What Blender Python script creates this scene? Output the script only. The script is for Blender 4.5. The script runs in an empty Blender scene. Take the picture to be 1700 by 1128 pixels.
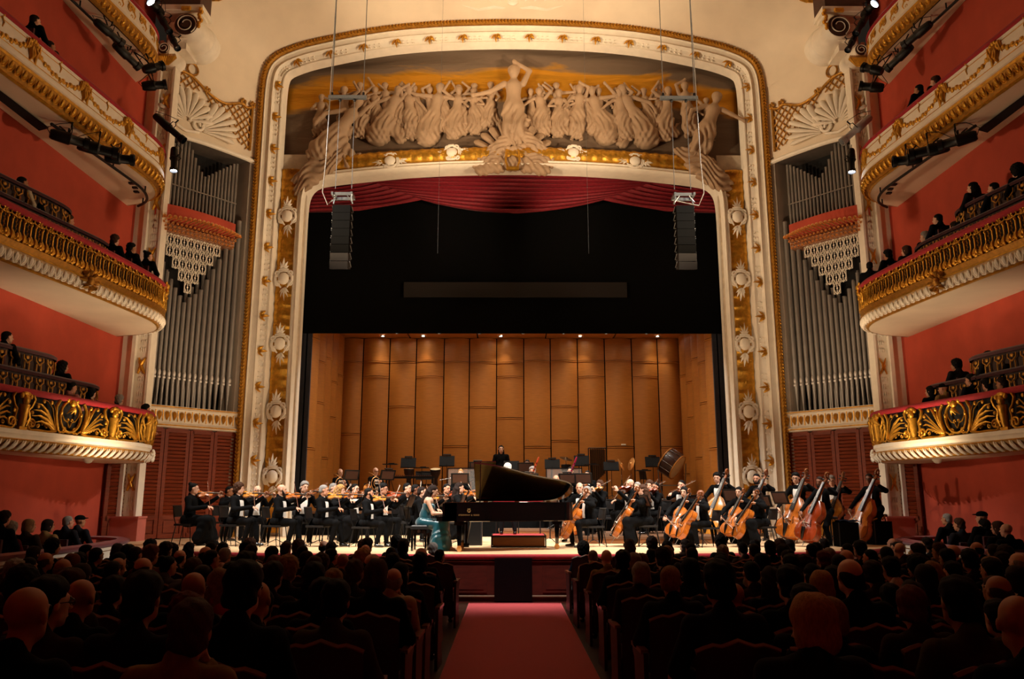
import bpy, math, random, colorsys
import numpy as np
from mathutils import Vector, Matrix, Euler
random.seed(7); RNG = np.random.default_rng(7)
SC = bpy.context.scene; COL = SC.collection
PI = math.pi
# ------------------------------------------------------------------ camera
cd = bpy.data.cameras.new('camera'); cam = bpy.data.objects.new('camera', cd); COL.objects.link(cam)
cd.sensor_width = 36.0; cd.lens = 36.0 * 1340.0 / 1700.0; cd.clip_end = 200
cam.location = (-0.127, 0, 1.92)
cam.rotation_euler = (PI/2 + math.atan(0.2), 0, -math.radians(0.257))
SC.camera = cam
# ------------------------------------------------------------------ world, exposure
w = bpy.data.worlds.new('world'); SC.world = w; w.use_nodes = True
w.node_tree.nodes['Background'].inputs[0].default_value = (1.0, 0.72, 0.5, 1)
w.node_tree.nodes['Background'].inputs[1].default_value = 0.007
vs = SC.view_settings
SC.display_settings.display_device = 'sRGB'
vs.view_transform = 'Standard'; vs.look = 'None'; vs.exposure = 1.0; vs.gamma = 1.0; vs.use_curve_mapping = False
# ------------------------------------------------------------------ lights
def aim(o, target):
    d = Vector(target) - Vector(o.location)
    o.rotation_euler = d.to_track_quat('-Z', 'Y').to_euler()
def spot(name, loc, target, watt, angle, blend=0.5, col=(1, .9, .78), size=.12):
    l = bpy.data.lights.new(name, 'SPOT'); l.energy = watt; l.spot_size = math.radians(angle); l.spot_blend = blend
    l.color = col; l.shadow_soft_size = size
    o = bpy.data.objects.new(name, l); COL.objects.link(o); o.location = loc; aim(o, target); return o
def area(name, loc, target, watt, sx, sy, col=(1, .9, .78), spread=180):
    l = bpy.data.lights.new(name, 'AREA'); l.shape = 'RECTANGLE'; l.size = sx; l.size_y = sy; l.energy = watt; l.color = col
    l.spread = math.radians(spread)
    o = bpy.data.objects.new(name, l); COL.objects.link(o); o.location = loc; aim(o, target); return o
WARM = (1, .74, .47); AMBER = (1, .62, .32); STAGEC = (1, .93, .84)
# front-of-house spots from the lighting bridge in the ceiling above the stalls, onto the platform
for x in (-5.0, 0.0, 5.0):
    spot('bridge_spot', (x, 9.5, 18.5), (x*0.6, 20.4, 0.9), 7200, 27 if x else 35, .45 if x else .65, STAGEC, .25)
# spots at the ends of the top tier, cross-lighting the platform
for s in (-1, 1):
    spot('tier_spot', (s*9.0, 19.0, 14.6), (-s*2.0, 20.5, 0.9), 3400, 44, .5, STAGEC, .15)
    spot('tier_side_spot', (s*8.6, 18.6, 11.6), (s*4.2, 20.6, 0.9), 2200, 40, .5, STAGEC, .15)
# area lights added inside the shell, hidden behind the border
area('stage_fill', (0, 26.3, 8.0), (0, 24.0, 0.9), 150, 10.5, .35, STAGEC, 120)
area('shell_fill', (0, 28.0, 8.15), (0, 28.4, 0.9), 110, 10.0, .5, (1, .78, .52), 140)
# warm fill spots added without fittings, to brighten walls, soffits, arch and cove
for s in (-1, 1):
    spot('house_fill', (s*8.2, 19.2, 4.6), (-s*9.6, 19.6, 8.2), 1350, 60, .95, WARM, .35)
    spot('arch_fill', (s*7.6, 16.5, 7.8), (-s*2.0, 24, 13.2), 2000, 56, .8, WARM, .35)
    spot('ceiling_fill', (s*7.8, 16.2, 11.4), (-s*0.5, 22.0, 18.0), 1350, 70, .9, WARM, .35)
    spot('deck_bounce', (s*8.0, 17.7, 2.3), (s*10.3, 18.6, 6.8), 125, 105, .8, WARM, .3)  # added low spot, stands in for light bouncing off the stage deck
    spot('organ_fill', (s*5.2, 17.3, 4.4), (s*9.0, 23.0, 7.2), 250, 60, .8, WARM, .3)
# ------------------------------------------------------------------ materials
def lin(h):
    h = h.lstrip('#'); c = [int(h[i:i+2], 16)/255 for i in (0, 2, 4)]
    return tuple(((x/12.92) if x <= .04045 else ((x+.055)/1.055)**2.4) for x in c)
MATS = {}
def mat(name, col, rough=.6, metal=0., var=.12, scale=8., bump=0., bscale=40., stretch=(1, 1, 1), coat=0., emit=0., spec=.5, sheen=0., kind='noise', alpha=1., trans=0.):
    if name in MATS: return MATS[name]
    m = bpy.data.materials.new(name); m.use_nodes = True; nt = m.node_tree; b = nt.nodes['Principled BSDF']
    c = lin(col) if isinstance(col, str) else col
    tc = nt.nodes.new('ShaderNodeTexCoord'); mp = nt.nodes.new('ShaderNodeMapping'); mp.inputs['Scale'].default_value = stretch
    nt.links.new(tc.outputs['Object'], mp.inputs[0])
    if kind == 'wave':
        t = nt.nodes.new('ShaderNodeTexWave'); t.inputs['Scale'].default_value = scale; t.inputs['Distortion'].default_value = 6; t.inputs['Detail'].default_value = 3
    elif kind == 'voronoi':
        t = nt.nodes.new('ShaderNodeTexVoronoi'); t.inputs['Scale'].default_value = scale
    else:
        t = nt.nodes.new('ShaderNodeTexNoise'); t.inputs['Scale'].default_value = scale; t.inputs['Detail'].default_value = 5
    nt.links.new(mp.outputs[0], t.inputs['Vector'])
    r = nt.nodes.new('ShaderNodeValToRGB')
    r.color_ramp.elements[0].position = .3; r.color_ramp.elements[1].position = .72
    r.color_ramp.elements[0].color = (*[x*(1-var) for x in c], 1); r.color_ramp.elements[1].color = (*[min(1, x*(1+var)) for x in c], 1)
    nt.links.new(t.outputs[0], r.inputs[0]); nt.links.new(r.outputs[0], b.inputs['Base Color'])
    b.inputs['Roughness'].default_value = rough; b.inputs['Metallic'].default_value = metal
    b.inputs['Coat Weight'].default_value = coat; b.inputs['Specular IOR Level'].default_value = spec
    if coat: b.inputs['Coat Roughness'].default_value = .08
    if sheen: b.inputs['Sheen Weight'].default_value = sheen
    if trans: b.inputs['Transmission Weight'].default_value = trans; b.inputs['IOR'].default_value = 1.2
    if alpha < 1: b.inputs['Alpha'].default_value = alpha
    if emit: b.inputs['Emission Color'].default_value = (*c, 1); b.inputs['Emission Strength'].default_value = emit
    if bump:
        n2 = nt.nodes.new('ShaderNodeTexNoise'); n2.inputs['Scale'].default_value = bscale; n2.inputs['Detail'].default_value = 4
        nt.links.new(mp.outputs[0], n2.inputs['Vector'])
        bp = nt.nodes.new('ShaderNodeBump'); bp.inputs['Strength'].default_value = bump; bp.inputs['Distance'].default_value = .02
        nt.links.new(n2.outputs[0], bp.inputs['Height']); nt.links.new(bp.outputs[0], b.inputs['Normal'])
    MATS[name] = m; return m
CREAM = mat('cream_plaster', '#ead9bf', .7, var=.06, scale=1.2, bump=.08, bscale=30)
IVORY = mat('ivory_paint', '#f0e6d3', .55, var=.05, scale=5, bump=.1, bscale=60)
STONE = mat('warm_stone', '#cdbda6', .75, var=.12, scale=6, bump=.25, bscale=25)
GREYP = mat('grey_plaster', '#a79a8b', .8, var=.08, scale=2)
RED = mat('red_wall_paint', '#bd4a33', .85, var=.1, scale=1.6, bump=.12, bscale=50)
REDPALE = mat('rose_plinth_paint', '#c46a5a', .7, var=.08, scale=3)
VELVET = mat('red_velvet', '#9c0c1c', .8, var=.15, scale=20, sheen=.08)
DVELVET = mat('dark_velvet', '#3a0d14', .9, var=.2, scale=10, sheen=.2)
GOLD = mat('gilding', '#cf9833', .34, .7, var=.25, scale=9, bump=.35, bscale=45)
GOLDD = mat('old_gilding', '#ad7a2d', .45, .65, var=.3, scale=12, bump=.3, bscale=50)
BRASS = mat('polished_brass', '#e0a868', .35, .65, var=.1, scale=10)
BLACKC = mat('black_cloth', '#050505', .95, var=.3, scale=6, spec=.1)
BLACKM = mat('black_metal', '#0c0c0d', .45, .3, var=.2, scale=20)
BLACKP = mat('black_plastic', '#121214', .5, var=.2, scale=20)
STEEL = mat('steel', '#9aa0a4', .35, .85, var=.1, scale=20)
CHROME = mat('chrome', '#c8c8ca', .15, 1., var=.03, scale=20)
LOUVRE = mat('mahogany_louvre', '#7d3214', .5, var=.25, scale=3, stretch=(1, 1, 8), spec=.25)
SHELLW = mat('shell_veneer', '#b06f2c', .48, var=.12, scale=2.2, stretch=(1.5, 1.5, 14), coat=.1)
PIPE = mat('organ_pipe_metal', '#8d8780', .42, .55, var=.15, scale=4, stretch=(3, 3, .6))
LACQ = mat('black_piano_lacquer', '#060606', .08, var=.1, scale=5, coat=1.)
# ------------------------------------------------------------------ scene graph helpers
def tag(o, label=None, cat=None, group=None, kind=None):
    if label: o['label'] = label
    if cat: o['category'] = cat
    if group: o['group'] = group
    if kind: o['kind'] = kind
    return o
def empty(name, loc=(0, 0, 0), rz=0., label=None, cat=None, group=None, kind=None, parent=None, scale=(1, 1, 1)):
    o = bpy.data.objects.new(name, None); COL.objects.link(o); o.empty_display_size = .1
    o.location = loc; o.rotation_euler = (0, 0, rz); o.scale = scale; o.parent = parent
    return tag(o, label, cat, group, kind)
def place(name, me, parent=None, loc=(0, 0, 0), rot=(0, 0, 0), scale=(1, 1, 1), M=None, kind=None):
    o = bpy.data.objects.new(name, me); COL.objects.link(o); o.parent = parent
    if M is not None: o.matrix_local = M
    else: o.location = loc; o.rotation_euler = rot; o.scale = scale
    if kind: o['kind'] = kind
    return o
def copy_tree(o, parent=None):
    c = o.copy(); COL.objects.link(c); c.parent = parent
    for ch in o.children: copy_tree(ch, c)
    return c
def setmat(o, m):
    o.material_slots[0].link = 'OBJECT'; o.material_slots[0].material = m
def ordinal(n):
    return ['first', 'second', 'third', 'fourth', 'fifth', 'sixth', 'seventh', 'eighth', 'ninth', 'tenth', 'eleventh', 'twelfth', 'thirteenth', 'fourteenth', 'fifteenth', 'sixteenth', 'seventeenth', 'eighteenth', 'nineteenth', 'twentieth', 'twenty-first', 'twenty-second', 'twenty-third', 'twenty-fourth', 'twenty-fifth', 'twenty-sixth', 'twenty-seventh', 'twenty-eighth', 'twenty-ninth', 'thirtieth'][n]
def mesh(name, V, F, m=None, smooth=40, mats=None, fm=None):
    me = bpy.data.meshes.new(name)
    me.from_pydata([tuple(map(float, v)) for v in V], [], [tuple(int(i) for i in f) for f in F])
    for mm in (mats or ([m] if m else [])): me.materials.append(mm)
    if fm is not None: me.polygons.foreach_set('material_index', np.array(fm, dtype=np.int32))
    if smooth:
        me.polygons.foreach_set('use_smooth', np.ones(len(me.polygons), dtype=bool))
        if smooth < 180: me.set_sharp_from_angle(angle=math.radians(smooth))
    me.update(); return me
class MB:
    "collects solid pieces of one mesh"
    def __init__(s): s.V = []; s.F = []
    def add(s, V, F):
        n = len(s.V); s.V += [tuple(v) for v in V]; s.F += [tuple(i+n for i in f) for f in F]; return s
    def box(s, c, d, R=None, taper=1.):
        x, y, z = d[0]/2, d[1]/2, d[2]/2; c = Vector(c)
        P = [Vector((sx*x*(taper if sz > 0 else 1), sy*y*(taper if sz > 0 else 1), sz*z)) for sz in (-1, 1) for sy in (-1, 1) for sx in (-1, 1)]
        if R is not None: P = [R @ p for p in P]
        return s.add([p+c for p in P], [(0, 2, 3, 1), (4, 5, 7, 6), (0, 1, 5, 4), (2, 6, 7, 3), (0, 4, 6, 2), (1, 3, 7, 5)])
    def tube(s, pts, r, n=8, cap=True, flat=1.):
        pts = [Vector(p) for p in pts]; m = len(pts); rr = r if hasattr(r, '__len__') else [r]*m
        T = [(pts[min(i+1, m-1)]-pts[max(i-1, 0)]).normalized() for i in range(m)]
        u = T[0].orthogonal().normalized(); V = []; F = []
        for i in range(m):
            u = (u - T[i]*u.dot(T[i]))
            u = u.normalized() if u.length > 1e-6 else T[i].orthogonal().normalized()
            v = T[i].cross(u)
            for k in range(n):
                a = 2*PI*k/n; V.append(pts[i] + u*(rr[i]*math.cos(a)) + v*(rr[i]*flat*math.sin(a)))
        for i in range(m-1):
            for k in range(n):
                F.append((i*n+k, i*n+(k+1) % n, (i+1)*n+(k+1) % n, (i+1)*n+k))
        if cap: F.append(tuple(range(n-1, -1, -1))); F.append(tuple((m-1)*n+k for k in range(n)))
        return s.add(V, F)
    def lathe(s, prof, n=16, M=None, a0=0., a1=2*PI):
        full = abs(a1-a0-2*PI) < 1e-6; k = n if full else n+1; V = []; F = []
        for (r, z) in prof:
            for i in range(k):
                a = a0+(a1-a0)*i/n; V.append(Vector((r*math.cos(a), r*math.sin(a), z)))
        if M is not None: V = [M @ v for v in V]
        for j in range(len(prof)-1):
            for i in range(n):
                i2 = (i+1) % k
                F.append((j*k+i, j*k+i2, (j+1)*k+i2, (j+1)*k+i))
        return s.add(V, F)
    def ball(s, c, r, n=10, M=None):
        rx, ry, rz = (r, r, r) if not hasattr(r, '__len__') else r
        V = []; F = []; m = max(4, n//2+1); c = Vector(c)
        for j in range(m+1):
            t = PI*j/m
            for i in range(n):
                a = 2*PI*i/n; p = Vector((rx*math.sin(t)*math.cos(a), ry*math.sin(t)*math.sin(a), -rz*math.cos(t)))
                V.append(((M @ p) if M is not None else p) + c)
        for j in range(m):
            for i in range(n): F.append((j*n+i, j*n+(i+1) % n, (j+1)*n+(i+1) % n, (j+1)*n+i))
        return s.add(V, F)
    def prism(s, poly, a, b, f):
        "poly: 2D outline; f(u, v, t) -> 3D, extruded from t=a to t=b"
        n = len(poly)
        return s.add([f(u, v, t) for t in (a, b) for (u, v) in poly],
                     [tuple(range(n-1, -1, -1)), tuple(range(n, 2*n))] + [(i, (i+1) % n, n+(i+1) % n, n+i) for i in range(n)])
    def grid(s, G, closeu=False):
        "G[i][j] points"
        a, b = len(G), len(G[0]); V = [p for row in G for p in row]; F = []
        for i in range(a-1):
            for j in range(b if closeu else b-1): F.append((i*b+j, i*b+(j+1) % b, (i+1)*b+(j+1) % b, (i+1)*b+j))
        return s.add(V, F)
    def mesh(s, name, m, smooth=40): return mesh(name, s.V, s.F, m, smooth)
    def build(s, name, m, parent=None, smooth=40, kind=None, **k):
        return place(name, s.mesh(name, m, smooth), parent, kind=kind, **k)
def smoothline(P, it=3):
    P = [Vector(p) for p in P]
    for _ in range(it):
        Q = [P[0]]
        for a, b in zip(P[:-1], P[1:]): Q += [a*.75+b*.25, a*.25+b*.75]
        P = Q+[P[-1]]
    return P
def resample(P, step=None, n=None):
    P = [Vector(p) for p in P]; d = [0.]
    for a, b in zip(P[:-1], P[1:]): d.append(d[-1]+(b-a).length)
    if n is None: n = max(2, int(round(d[-1]/step))+1)
    out = []; j = 0
    for i in range(n):
        t = d[-1]*i/(n-1)
        while j < len(d)-2 and d[j+1] < t: j += 1
        f = (t-d[j])/max(1e-9, d[j+1]-d[j]); out.append(P[j].lerp(P[j+1], f))
    return out, d[-1]
def spiral(c, r0, r1, a0, turns, n=18):
    return [(c[0]+(r0+(r1-r0)*i/(n-1))*math.cos(a0+turns*2*PI*i/(n-1)), c[1]+(r0+(r1-r0)*i/(n-1))*math.sin(a0+turns*2*PI*i/(n-1))) for i in range(n)]
# ------------------------------------------------------------------ smooth-union bodies (distance field -> surface nets)
def cap(a, b, ra, rb=None, k=.03): return ('c', np.array(a, float), np.array(b, float), ra, ra if rb is None else rb, k)
def ell(c, r, k=.03, R=None): return ('e', np.array(c, float), np.array(r, float), R, k)
def chain(P, r, k=.03): return [cap(P[i], P[i+1], r[i], r[i+1], k) for i in range(len(P)-1)]
def field_mesh(prims, h, disp=None, cut=None):
    lo = np.full(3, 1e9); hi = -lo
    for p in prims:
        if p[0] == 'c':
            r = max(p[3], p[4]); lo = np.minimum(lo, np.minimum(p[1], p[2])-r); hi = np.maximum(hi, np.maximum(p[1], p[2])+r)
        else:
            r = max(p[2]); lo = np.minimum(lo, p[1]-r); hi = np.maximum(hi, p[1]+r)
    lo -= 3*h+.02; hi += 3*h+.02
    n = np.ceil((hi-lo)/h).astype(int)+1
    D = np.full(n, .15, dtype=np.float32)
    ax = [lo[i]+h*np.arange(n[i], dtype=np.float32) for i in range(3)]
    for p in prims:
        if p[0] == 'c': r = max(p[3], p[4]); a = np.minimum(p[1], p[2])-r; b = np.maximum(p[1], p[2])+r; k = p[5]
        else: r = max(p[2]); a = p[1]-r; b = p[1]+r; k = p[4]
        m = .05+k
        i0 = np.clip(((a-m-lo)/h).astype(int), 0, n); i1 = np.clip(((b+m-lo)/h).astype(int)+2, 0, n)
        sl = tuple(slice(i0[i], i1[i]) for i in range(3))
        X = ax[0][sl[0]][:, None, None]; Y = ax[1][sl[1]][None, :, None]; Z = ax[2][sl[2]][None, None, :]
        if p[0] == 'c':
            A, B = p[1], p[2]; d = B-A; L2 = max(1e-9, float(d@d))
            t = np.clip(((X-A[0])*d[0]+(Y-A[1])*d[1]+(Z-A[2])*d[2])/L2, 0, 1)
            q = np.sqrt((X-A[0]-t*d[0])**2+(Y-A[1]-t*d[1])**2+(Z-A[2]-t*d[2])**2)-(p[3]+(p[4]-p[3])*t)
        else:
            C, R = p[1], p[2]; x, y, z = X-C[0], Y-C[1], Z-C[2]
            if p[3] is not None:
                M = p[3]; x, y, z = (M[0][0]*x+M[1][0]*y+M[2][0]*z), (M[0][1]*x+M[1][1]*y+M[2][1]*z), (M[0][2]*x+M[1][2]*y+M[2][2]*z)
            k0 = np.sqrt((x/R[0])**2+(y/R[1])**2+(z/R[2])**2)+1e-9
            k1 = np.sqrt((x/R[0]**2)**2+(y/R[1]**2)**2+(z/R[2]**2)**2)+1e-9
            q = k0*(k0-1)/k1
        E = D[sl]
        hh = np.clip(.5+.5*(E-q)/k, 0, 1)
        D[sl] = E+(q-E)*hh-k*hh*(1-hh)
    if disp is not None or cut is not None:
        X, Y, Z = ax[0][:, None, None], ax[1][None, :, None], ax[2][None, None, :]
        if disp is not None: D = D+disp(X, Y, Z).astype(np.float32)
        if cut is not None: D = np.maximum(D, cut(X, Y, Z).astype(np.float32))
    return nets(D, lo, h)
def nets(D, lo, h):
    s = D < 0
    c = sum(s[i:s.shape[0]-1+i, j:s.shape[1]-1+j, k:s.shape[2]-1+k].astype(np.int8) for i in (0, 1) for j in (0, 1) for k in (0, 1))
    ii = np.argwhere((c > 0) & (c < 8))
    off = [(i, j, k) for i in (0, 1) for j in (0, 1) for k in (0, 1)]
    val = np.stack([D[ii[:, 0]+o[0], ii[:, 1]+o[1], ii[:, 2]+o[2]] for o in off], 1)
    P = np.zeros((len(ii), 3)); N = np.zeros(len(ii))
    for a in range(8):
        for b in range(a+1, 8):
            if sum(abs(off[a][q]-off[b][q]) for q in range(3)) != 1: continue
            va, vb = val[:, a], val[:, b]; m = (va < 0) != (vb < 0)
            t = np.where(m, va/np.where(m, va-vb, 1), 0)
            pa = np.array(off[a], float); pb = np.array(off[b], float)
            P += np.where(m[:, None], pa+(pb-pa)*t[:, None], 0); N += m
    V = lo+h*(ii+P/N[:, None])
    idx = np.full(c.shape, -1, dtype=np.int32); idx[ii[:, 0], ii[:, 1], ii[:, 2]] = np.arange(len(ii))
    F = []
    for q in range(3):
        s0 = s[tuple(slice(0, -1) if r == q else slice(1, -1) for r in range(3))]
        s1 = s[tuple(slice(1, None) if r == q else slice(1, -1) for r in range(3))]
        e = np.argwhere(s0 != s1)
        if not len(e): continue
        flip = s1[e[:, 0], e[:, 1], e[:, 2]]
        g = e.copy()
        for r in range(3):
            if r != q: g[:, r] += 1
        u, v = [(1, 2), (2, 0), (0, 1)][q]
        def cell(du, dv):
            k = g.copy(); k[:, u] -= du; k[:, v] -= dv; return idx[k[:, 0], k[:, 1], k[:, 2]]
        Q = np.stack([cell(1, 1), cell(0, 1), cell(0, 0), cell(1, 0)], 1)
        Q[flip] = Q[flip][:, ::-1]; F.append(Q)
    return V, np.concatenate(F)
def fast_mesh(name, V, F, mats, fm=None, smooth=True):
    me = bpy.data.meshes.new(name); n, f = len(V), len(F)
    me.vertices.add(n); me.vertices.foreach_set('co', np.asarray(V, np.float32).ravel())
    me.loops.add(4*f); me.loops.foreach_set('vertex_index', np.asarray(F, np.int32).ravel())
    me.polygons.add(f); me.polygons.foreach_set('loop_start', np.arange(0, 4*f, 4, dtype=np.int32))
    me.polygons.foreach_set('use_smooth', np.full(f, smooth))
    for m in mats: me.materials.append(m)
    if fm is not None: me.polygons.foreach_set('material_index', np.asarray(fm, np.int32))
    me.update(calc_edges=True); me.validate(); return me
def joinq(parts):
    V = []; F = []; M = []; n = 0
    for v, f, m in parts:
        V.append(np.asarray(v, float)); F.append(np.asarray(f)+n); M.append(np.full(len(f), m)); n += len(v)
    return np.concatenate(V), np.concatenate(F), np.concatenate(M)
# ================================================================== the setting
def struct(name, mb, m, parent=None, smooth=40, label=None):
    o = mb.build(name, m, parent, smooth)
    if parent is None: o['kind'] = 'structure'
    if label: o['label'] = label
    return o
PARQ = mat('dark_parquet', '#3b1f12', .4, var=.3, scale=5, stretch=(6, .6, 1), coat=.2)
CARPET = mat('red_carpet', '#bb323a', .95, var=.12, scale=60, sheen=.35, bump=.2, bscale=200)
DECK = mat('stage_deck_boards', '#d9b58a', .5, var=.1, scale=3, stretch=(.5, 9, 1), coat=.05)
FRONT = mat('stage_front_mahogany', '#4f1a10', .7, var=.25, scale=3, stretch=(1, 1, 4), spec=.2)
# stalls floor, level under the front rows and rising towards the back
def floor_z(y): return 0. if y > 9.4 else (9.4-y)*.03
mb = MB(); ys = [22.5, 16.2, 9.4, 6, 3, 0, -4]
mb.grid([[(x, y, floor_z(y)) for x in (-11, -6, 0, 6, 11)] for y in ys]); mb.F = [f[::-1] for f in mb.F]
struct('floor', mb, PARQ)
mb = MB(); cy = [16.05, 12, 9.4, 6, 3, 0, -3]
def aisle(y): return 0.0
for sgn in (0,):
    top = [[(-.87, y, floor_z(y)+.012), (-.8, y, floor_z(y)+.016), (.8, y, floor_z(y)+.016), (.87, y, floor_z(y)+.012)] for y in cy]
    mb.grid(top); mb.F = [f[::-1] for f in mb.F]
    mb.tube([(-.87, y, floor_z(y)+.006) for y in cy], .012, 6); mb.tube([(.87, y, floor_z(y)+.006) for y in cy], .012, 6)
tag(mb.build('aisle_carpet', CARPET), 'long red carpet runner down the centre aisle to the stage', 'carpet')
# platform: curved front edge
LIP = smoothline([(-10.3, 21.9), (-9.3, 20.0), (-8.2, 18.1), (-6.2, 16.9), (-3.2, 16.35), (0, 16.15), (3.2, 16.35), (6.2, 16.9), (8.2, 18.1), (9.3, 20.0), (10.3, 21.9)], 3) if False else \
      smoothline([Vector(p) for p in [(-10.3, 21.9, 0), (-9.2, 19.9, 0), (-8.0, 17.9, 0), (-6.0, 16.75, 0), (-3.1, 16.3, 0), (0, 16.12, 0), (3.1, 16.3, 0), (6.0, 16.75, 0), (8.0, 17.9, 0), (9.2, 19.9, 0), (10.3, 21.9, 0)]], 3)
ZS = .90
mb = MB(); n = len(LIP)
mb.add([(p.x, p.y, ZS) for p in LIP]+[(p.x*1., 31.3, ZS) for p in LIP], [(i, i+1, n+i+1, n+i) for i in range(n-1)])
struct('floor_stage', mb, DECK)
mb = MB(); mb.grid([[(p.x, p.y, z) for p in LIP] for z in (0, ZS-.1)])
wf = struct('wall_stage_front', mb, FRONT, smooth=60)
LR, LEN = resample(LIP, n=81)
mb = MB(); mb.tube([(p.x, p.y-.01, ZS-.045) for p in LR], .05, 10); mb.build('velvet_edge_roll', VELVET, wf)
mb = MB(); mb.tube([(p.x, p.y-.015, .12) for p in LR], .02, 6); mb.build('base_moulding', mat('worn_moulding', '#7a5a40', .6), wf)
mb = MB(); mb.tube([(p.x, p.y-.01, ZS-.13) for p in LR], .014, 6); mb.build('top_moulding', mat('worn_moulding', '#7a5a40', .6), wf)
pan = MB(); pan.box((0, 0, 0), (.86, .03, .5)); pan.box((0, -.012, 0), (.74, .025, .38)); pme = pan.mesh('front_panel', FRONT)
for i in range(-9, 10):
    if i == 0: continue
    k = min(range(len(LR)), key=lambda q: abs(LR[q].x-(i*.93)))
    t = (LR[min(k+1, 80)]-LR[k-1]).normalized()
    place('front_panel', pme, wf, (LR[k].x, LR[k].y-.012, .44), (0, 0, math.atan2(t.y, t.x)))
mb = MB(); mb.box((-.03, 16.07, .44), (.72, .05, .78)); mb.build('centre_panel', mat('black_panel', '#120709', .9, spec=.05), wf)
# --- side walls of the house
def both(fn):
    for s, nm in ((-1, 'left'), (1, 'right')): fn(s, nm)
def side_wall(s, nm):
    mb = MB(); mb.grid([[(s*10.62, 21.7, z), (s*10.62, 17, z), (s*10.75, 14, z), (s*10.9, 8, z), (s*10.9, -4, z)] for z in (0, 6, 12, 18)])
    struct('wall_'+nm, mb, RED)
    mb = MB(); mb.grid([[(s*(10.60+.05*math.sin(k*2.1)), 14.4-k*.05, z) for k in range(44)] for z in (0.9, 2.85)])
    tag(mb.build('door_curtain', DVELVET), f'dark maroon curtain hanging at the back of the {nm} ground-level box', 'curtain')
both(side_wall)
mb = MB(); mb.box((0, -4.2, 9), (22, .3, 18)); struct('wall_back', mb, RED)
# --- proscenium
HALF = [(-8.12, .9), (-8.12, 5), (-8.12, 10), (-8.12, 14.2), (-8.12, 14.92), (-8.08, 15.5), (-7.95, 15.88), (-7.78, 16.08), (-7.52, 16.28), (-6.95, 16.52), (-6.42, 16.67), (-5.74, 16.83), (-4.84, 17.03), (-3.78, 17.2), (-2.2, 17.34), (0, 17.4)]
def halfpath(H, step=.18):
    P = [Vector((x, z, 0)) for x, z in H]+[Vector((-x, z, 0)) for x, z in H[-2::-1]]
    P = smoothline(P, 1); return resample(P, step)[0]
OUT = halfpath(HALF)
OPEN = halfpath([(-6.66, .9), (-6.66, 5), (-6.66, 10), (-6.66, 11.1), (-6.62, 11.6), (-6.42, 11.93), (-6.0, 12.05), (-5.14, 12.16), (-2.88, 12.4), (0, 12.48)], .15)
def normals(P):
    N = []
    for i in range(len(P)):
        t = (P[min(i+1, len(P)-1)]-P[max(i-1, 0)]).normalized(); N.append(Vector((t.y, -t.x, 0)))
    return N
def sweep(P, prof, N=None):
    N = N or normals(P); mb = MB()
    mb.grid([[(p.x+q.x*d, y, p.y+q.y*d) for (d, y) in prof] for p, q in zip(P, N)]); return mb
ON = normals(OUT)
pro = empty('wall_proscenium', kind='structure', label='gilded cream proscenium arch framing the stage')
sweep(OUT, [(-.06, 24.06), (-.04, 23.96), (.0, 23.9), (.07, 23.9), (.11, 23.96), (.12, 24.02)], ON).build('gold_bead_backing', GOLDD, pro)
sweep(OUT, [(.12, 24.02), (.14, 23.97), (.16, 23.97), (.17, 24.03), (.33, 24.05), (.34, 24.0), (.37, 23.98), (.39, 24.02), (.41, 24.06)], ON).build('ivory_band', IVORY, pro)
sweep(OUT, [(.41, 24.06), (.43, 24.1), (.60, 24.16), (.62, 24.12), (.65, 24.12), (.67, 24.18), (.74, 24.42)], ON).build('leaf_band', IVORY, pro)
# carved leaves of the outer bead: too fine to pick apart
mb = MB(); BP, bl = resample(OUT, .105); BN = normals(BP)
for i, (p, q) in enumerate(zip(BP, BN)):
    c = p+q*.03; t = Vector((-q.y, q.x, 0))
    for a in (-1, 1):
        u = (q*a*.6+t).normalized(); M3 = Matrix(((u.x, -u.y, 0), (0, 0, 1), (u.y, u.x, 0)))
        mb.ball((c.x+q.x*a*.03, 23.885, c.y+q.y*a*.03), (.055, .022, .03), 6, M3)
mb.build('gold_bead_carving', GOLD, pro, kind='stuff')
# small stucco sprigs between the gilt leaves
mb = MB(); SP, _ = resample(OUT, .16); SN = normals(SP)
for i, (p, q) in enumerate(zip(SP, SN)):
    if i % 7 in (0, 6): continue
    t = Vector((-q.y, q.x, 0))
    for a, b in ((.47, -1), (.55, 1)):
        c = p+q*a; e = c+(t*.07+q*b*.03)
        mb.tube([(c.x, 24.115, c.y), ((c.x+e.x)/2, 24.09, (c.y+e.y)/2), (e.x, 24.115, e.y)], [.012, .022, .008], 5)
mb.build('stucco_sprigs', IVORY, pro, kind='stuff')
# gilt three-lobed leaves
mb = MB()
for a, L in ((0, .3), (.75, .24), (-.75, .24)):
    pts = [(0, 0, 0)]; d = (math.sin(a), math.cos(a))
    mb.tube([(d[0]*L*f*1.0, -.03-.05*math.sin(f*3), d[1]*L*f-.13) for f in (0, .25, .5, .75, 1)], [.03, .055, .06, .04, .008], 6, flat=.5)
LEAF = mb.mesh('gilt_leaf', GOLD)
IP = [p+q*.52 for p, q in zip(OUT, ON)]; IL, il = resample(IP, 1.09); INn = normals(IL)
for i, (p, q) in enumerate(zip(IL, INn)):
    if i in (0, len(IL)-1) or p.y < 2: continue
    ang = math.atan2(q.x, q.y) if p.y > 15.6 else math.atan2(0, 1)
    place('gilt_leaf', LEAF, pro, (p.x, 24.12, p.y), (0, math.atan2(q.x, q.y), 0))
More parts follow.
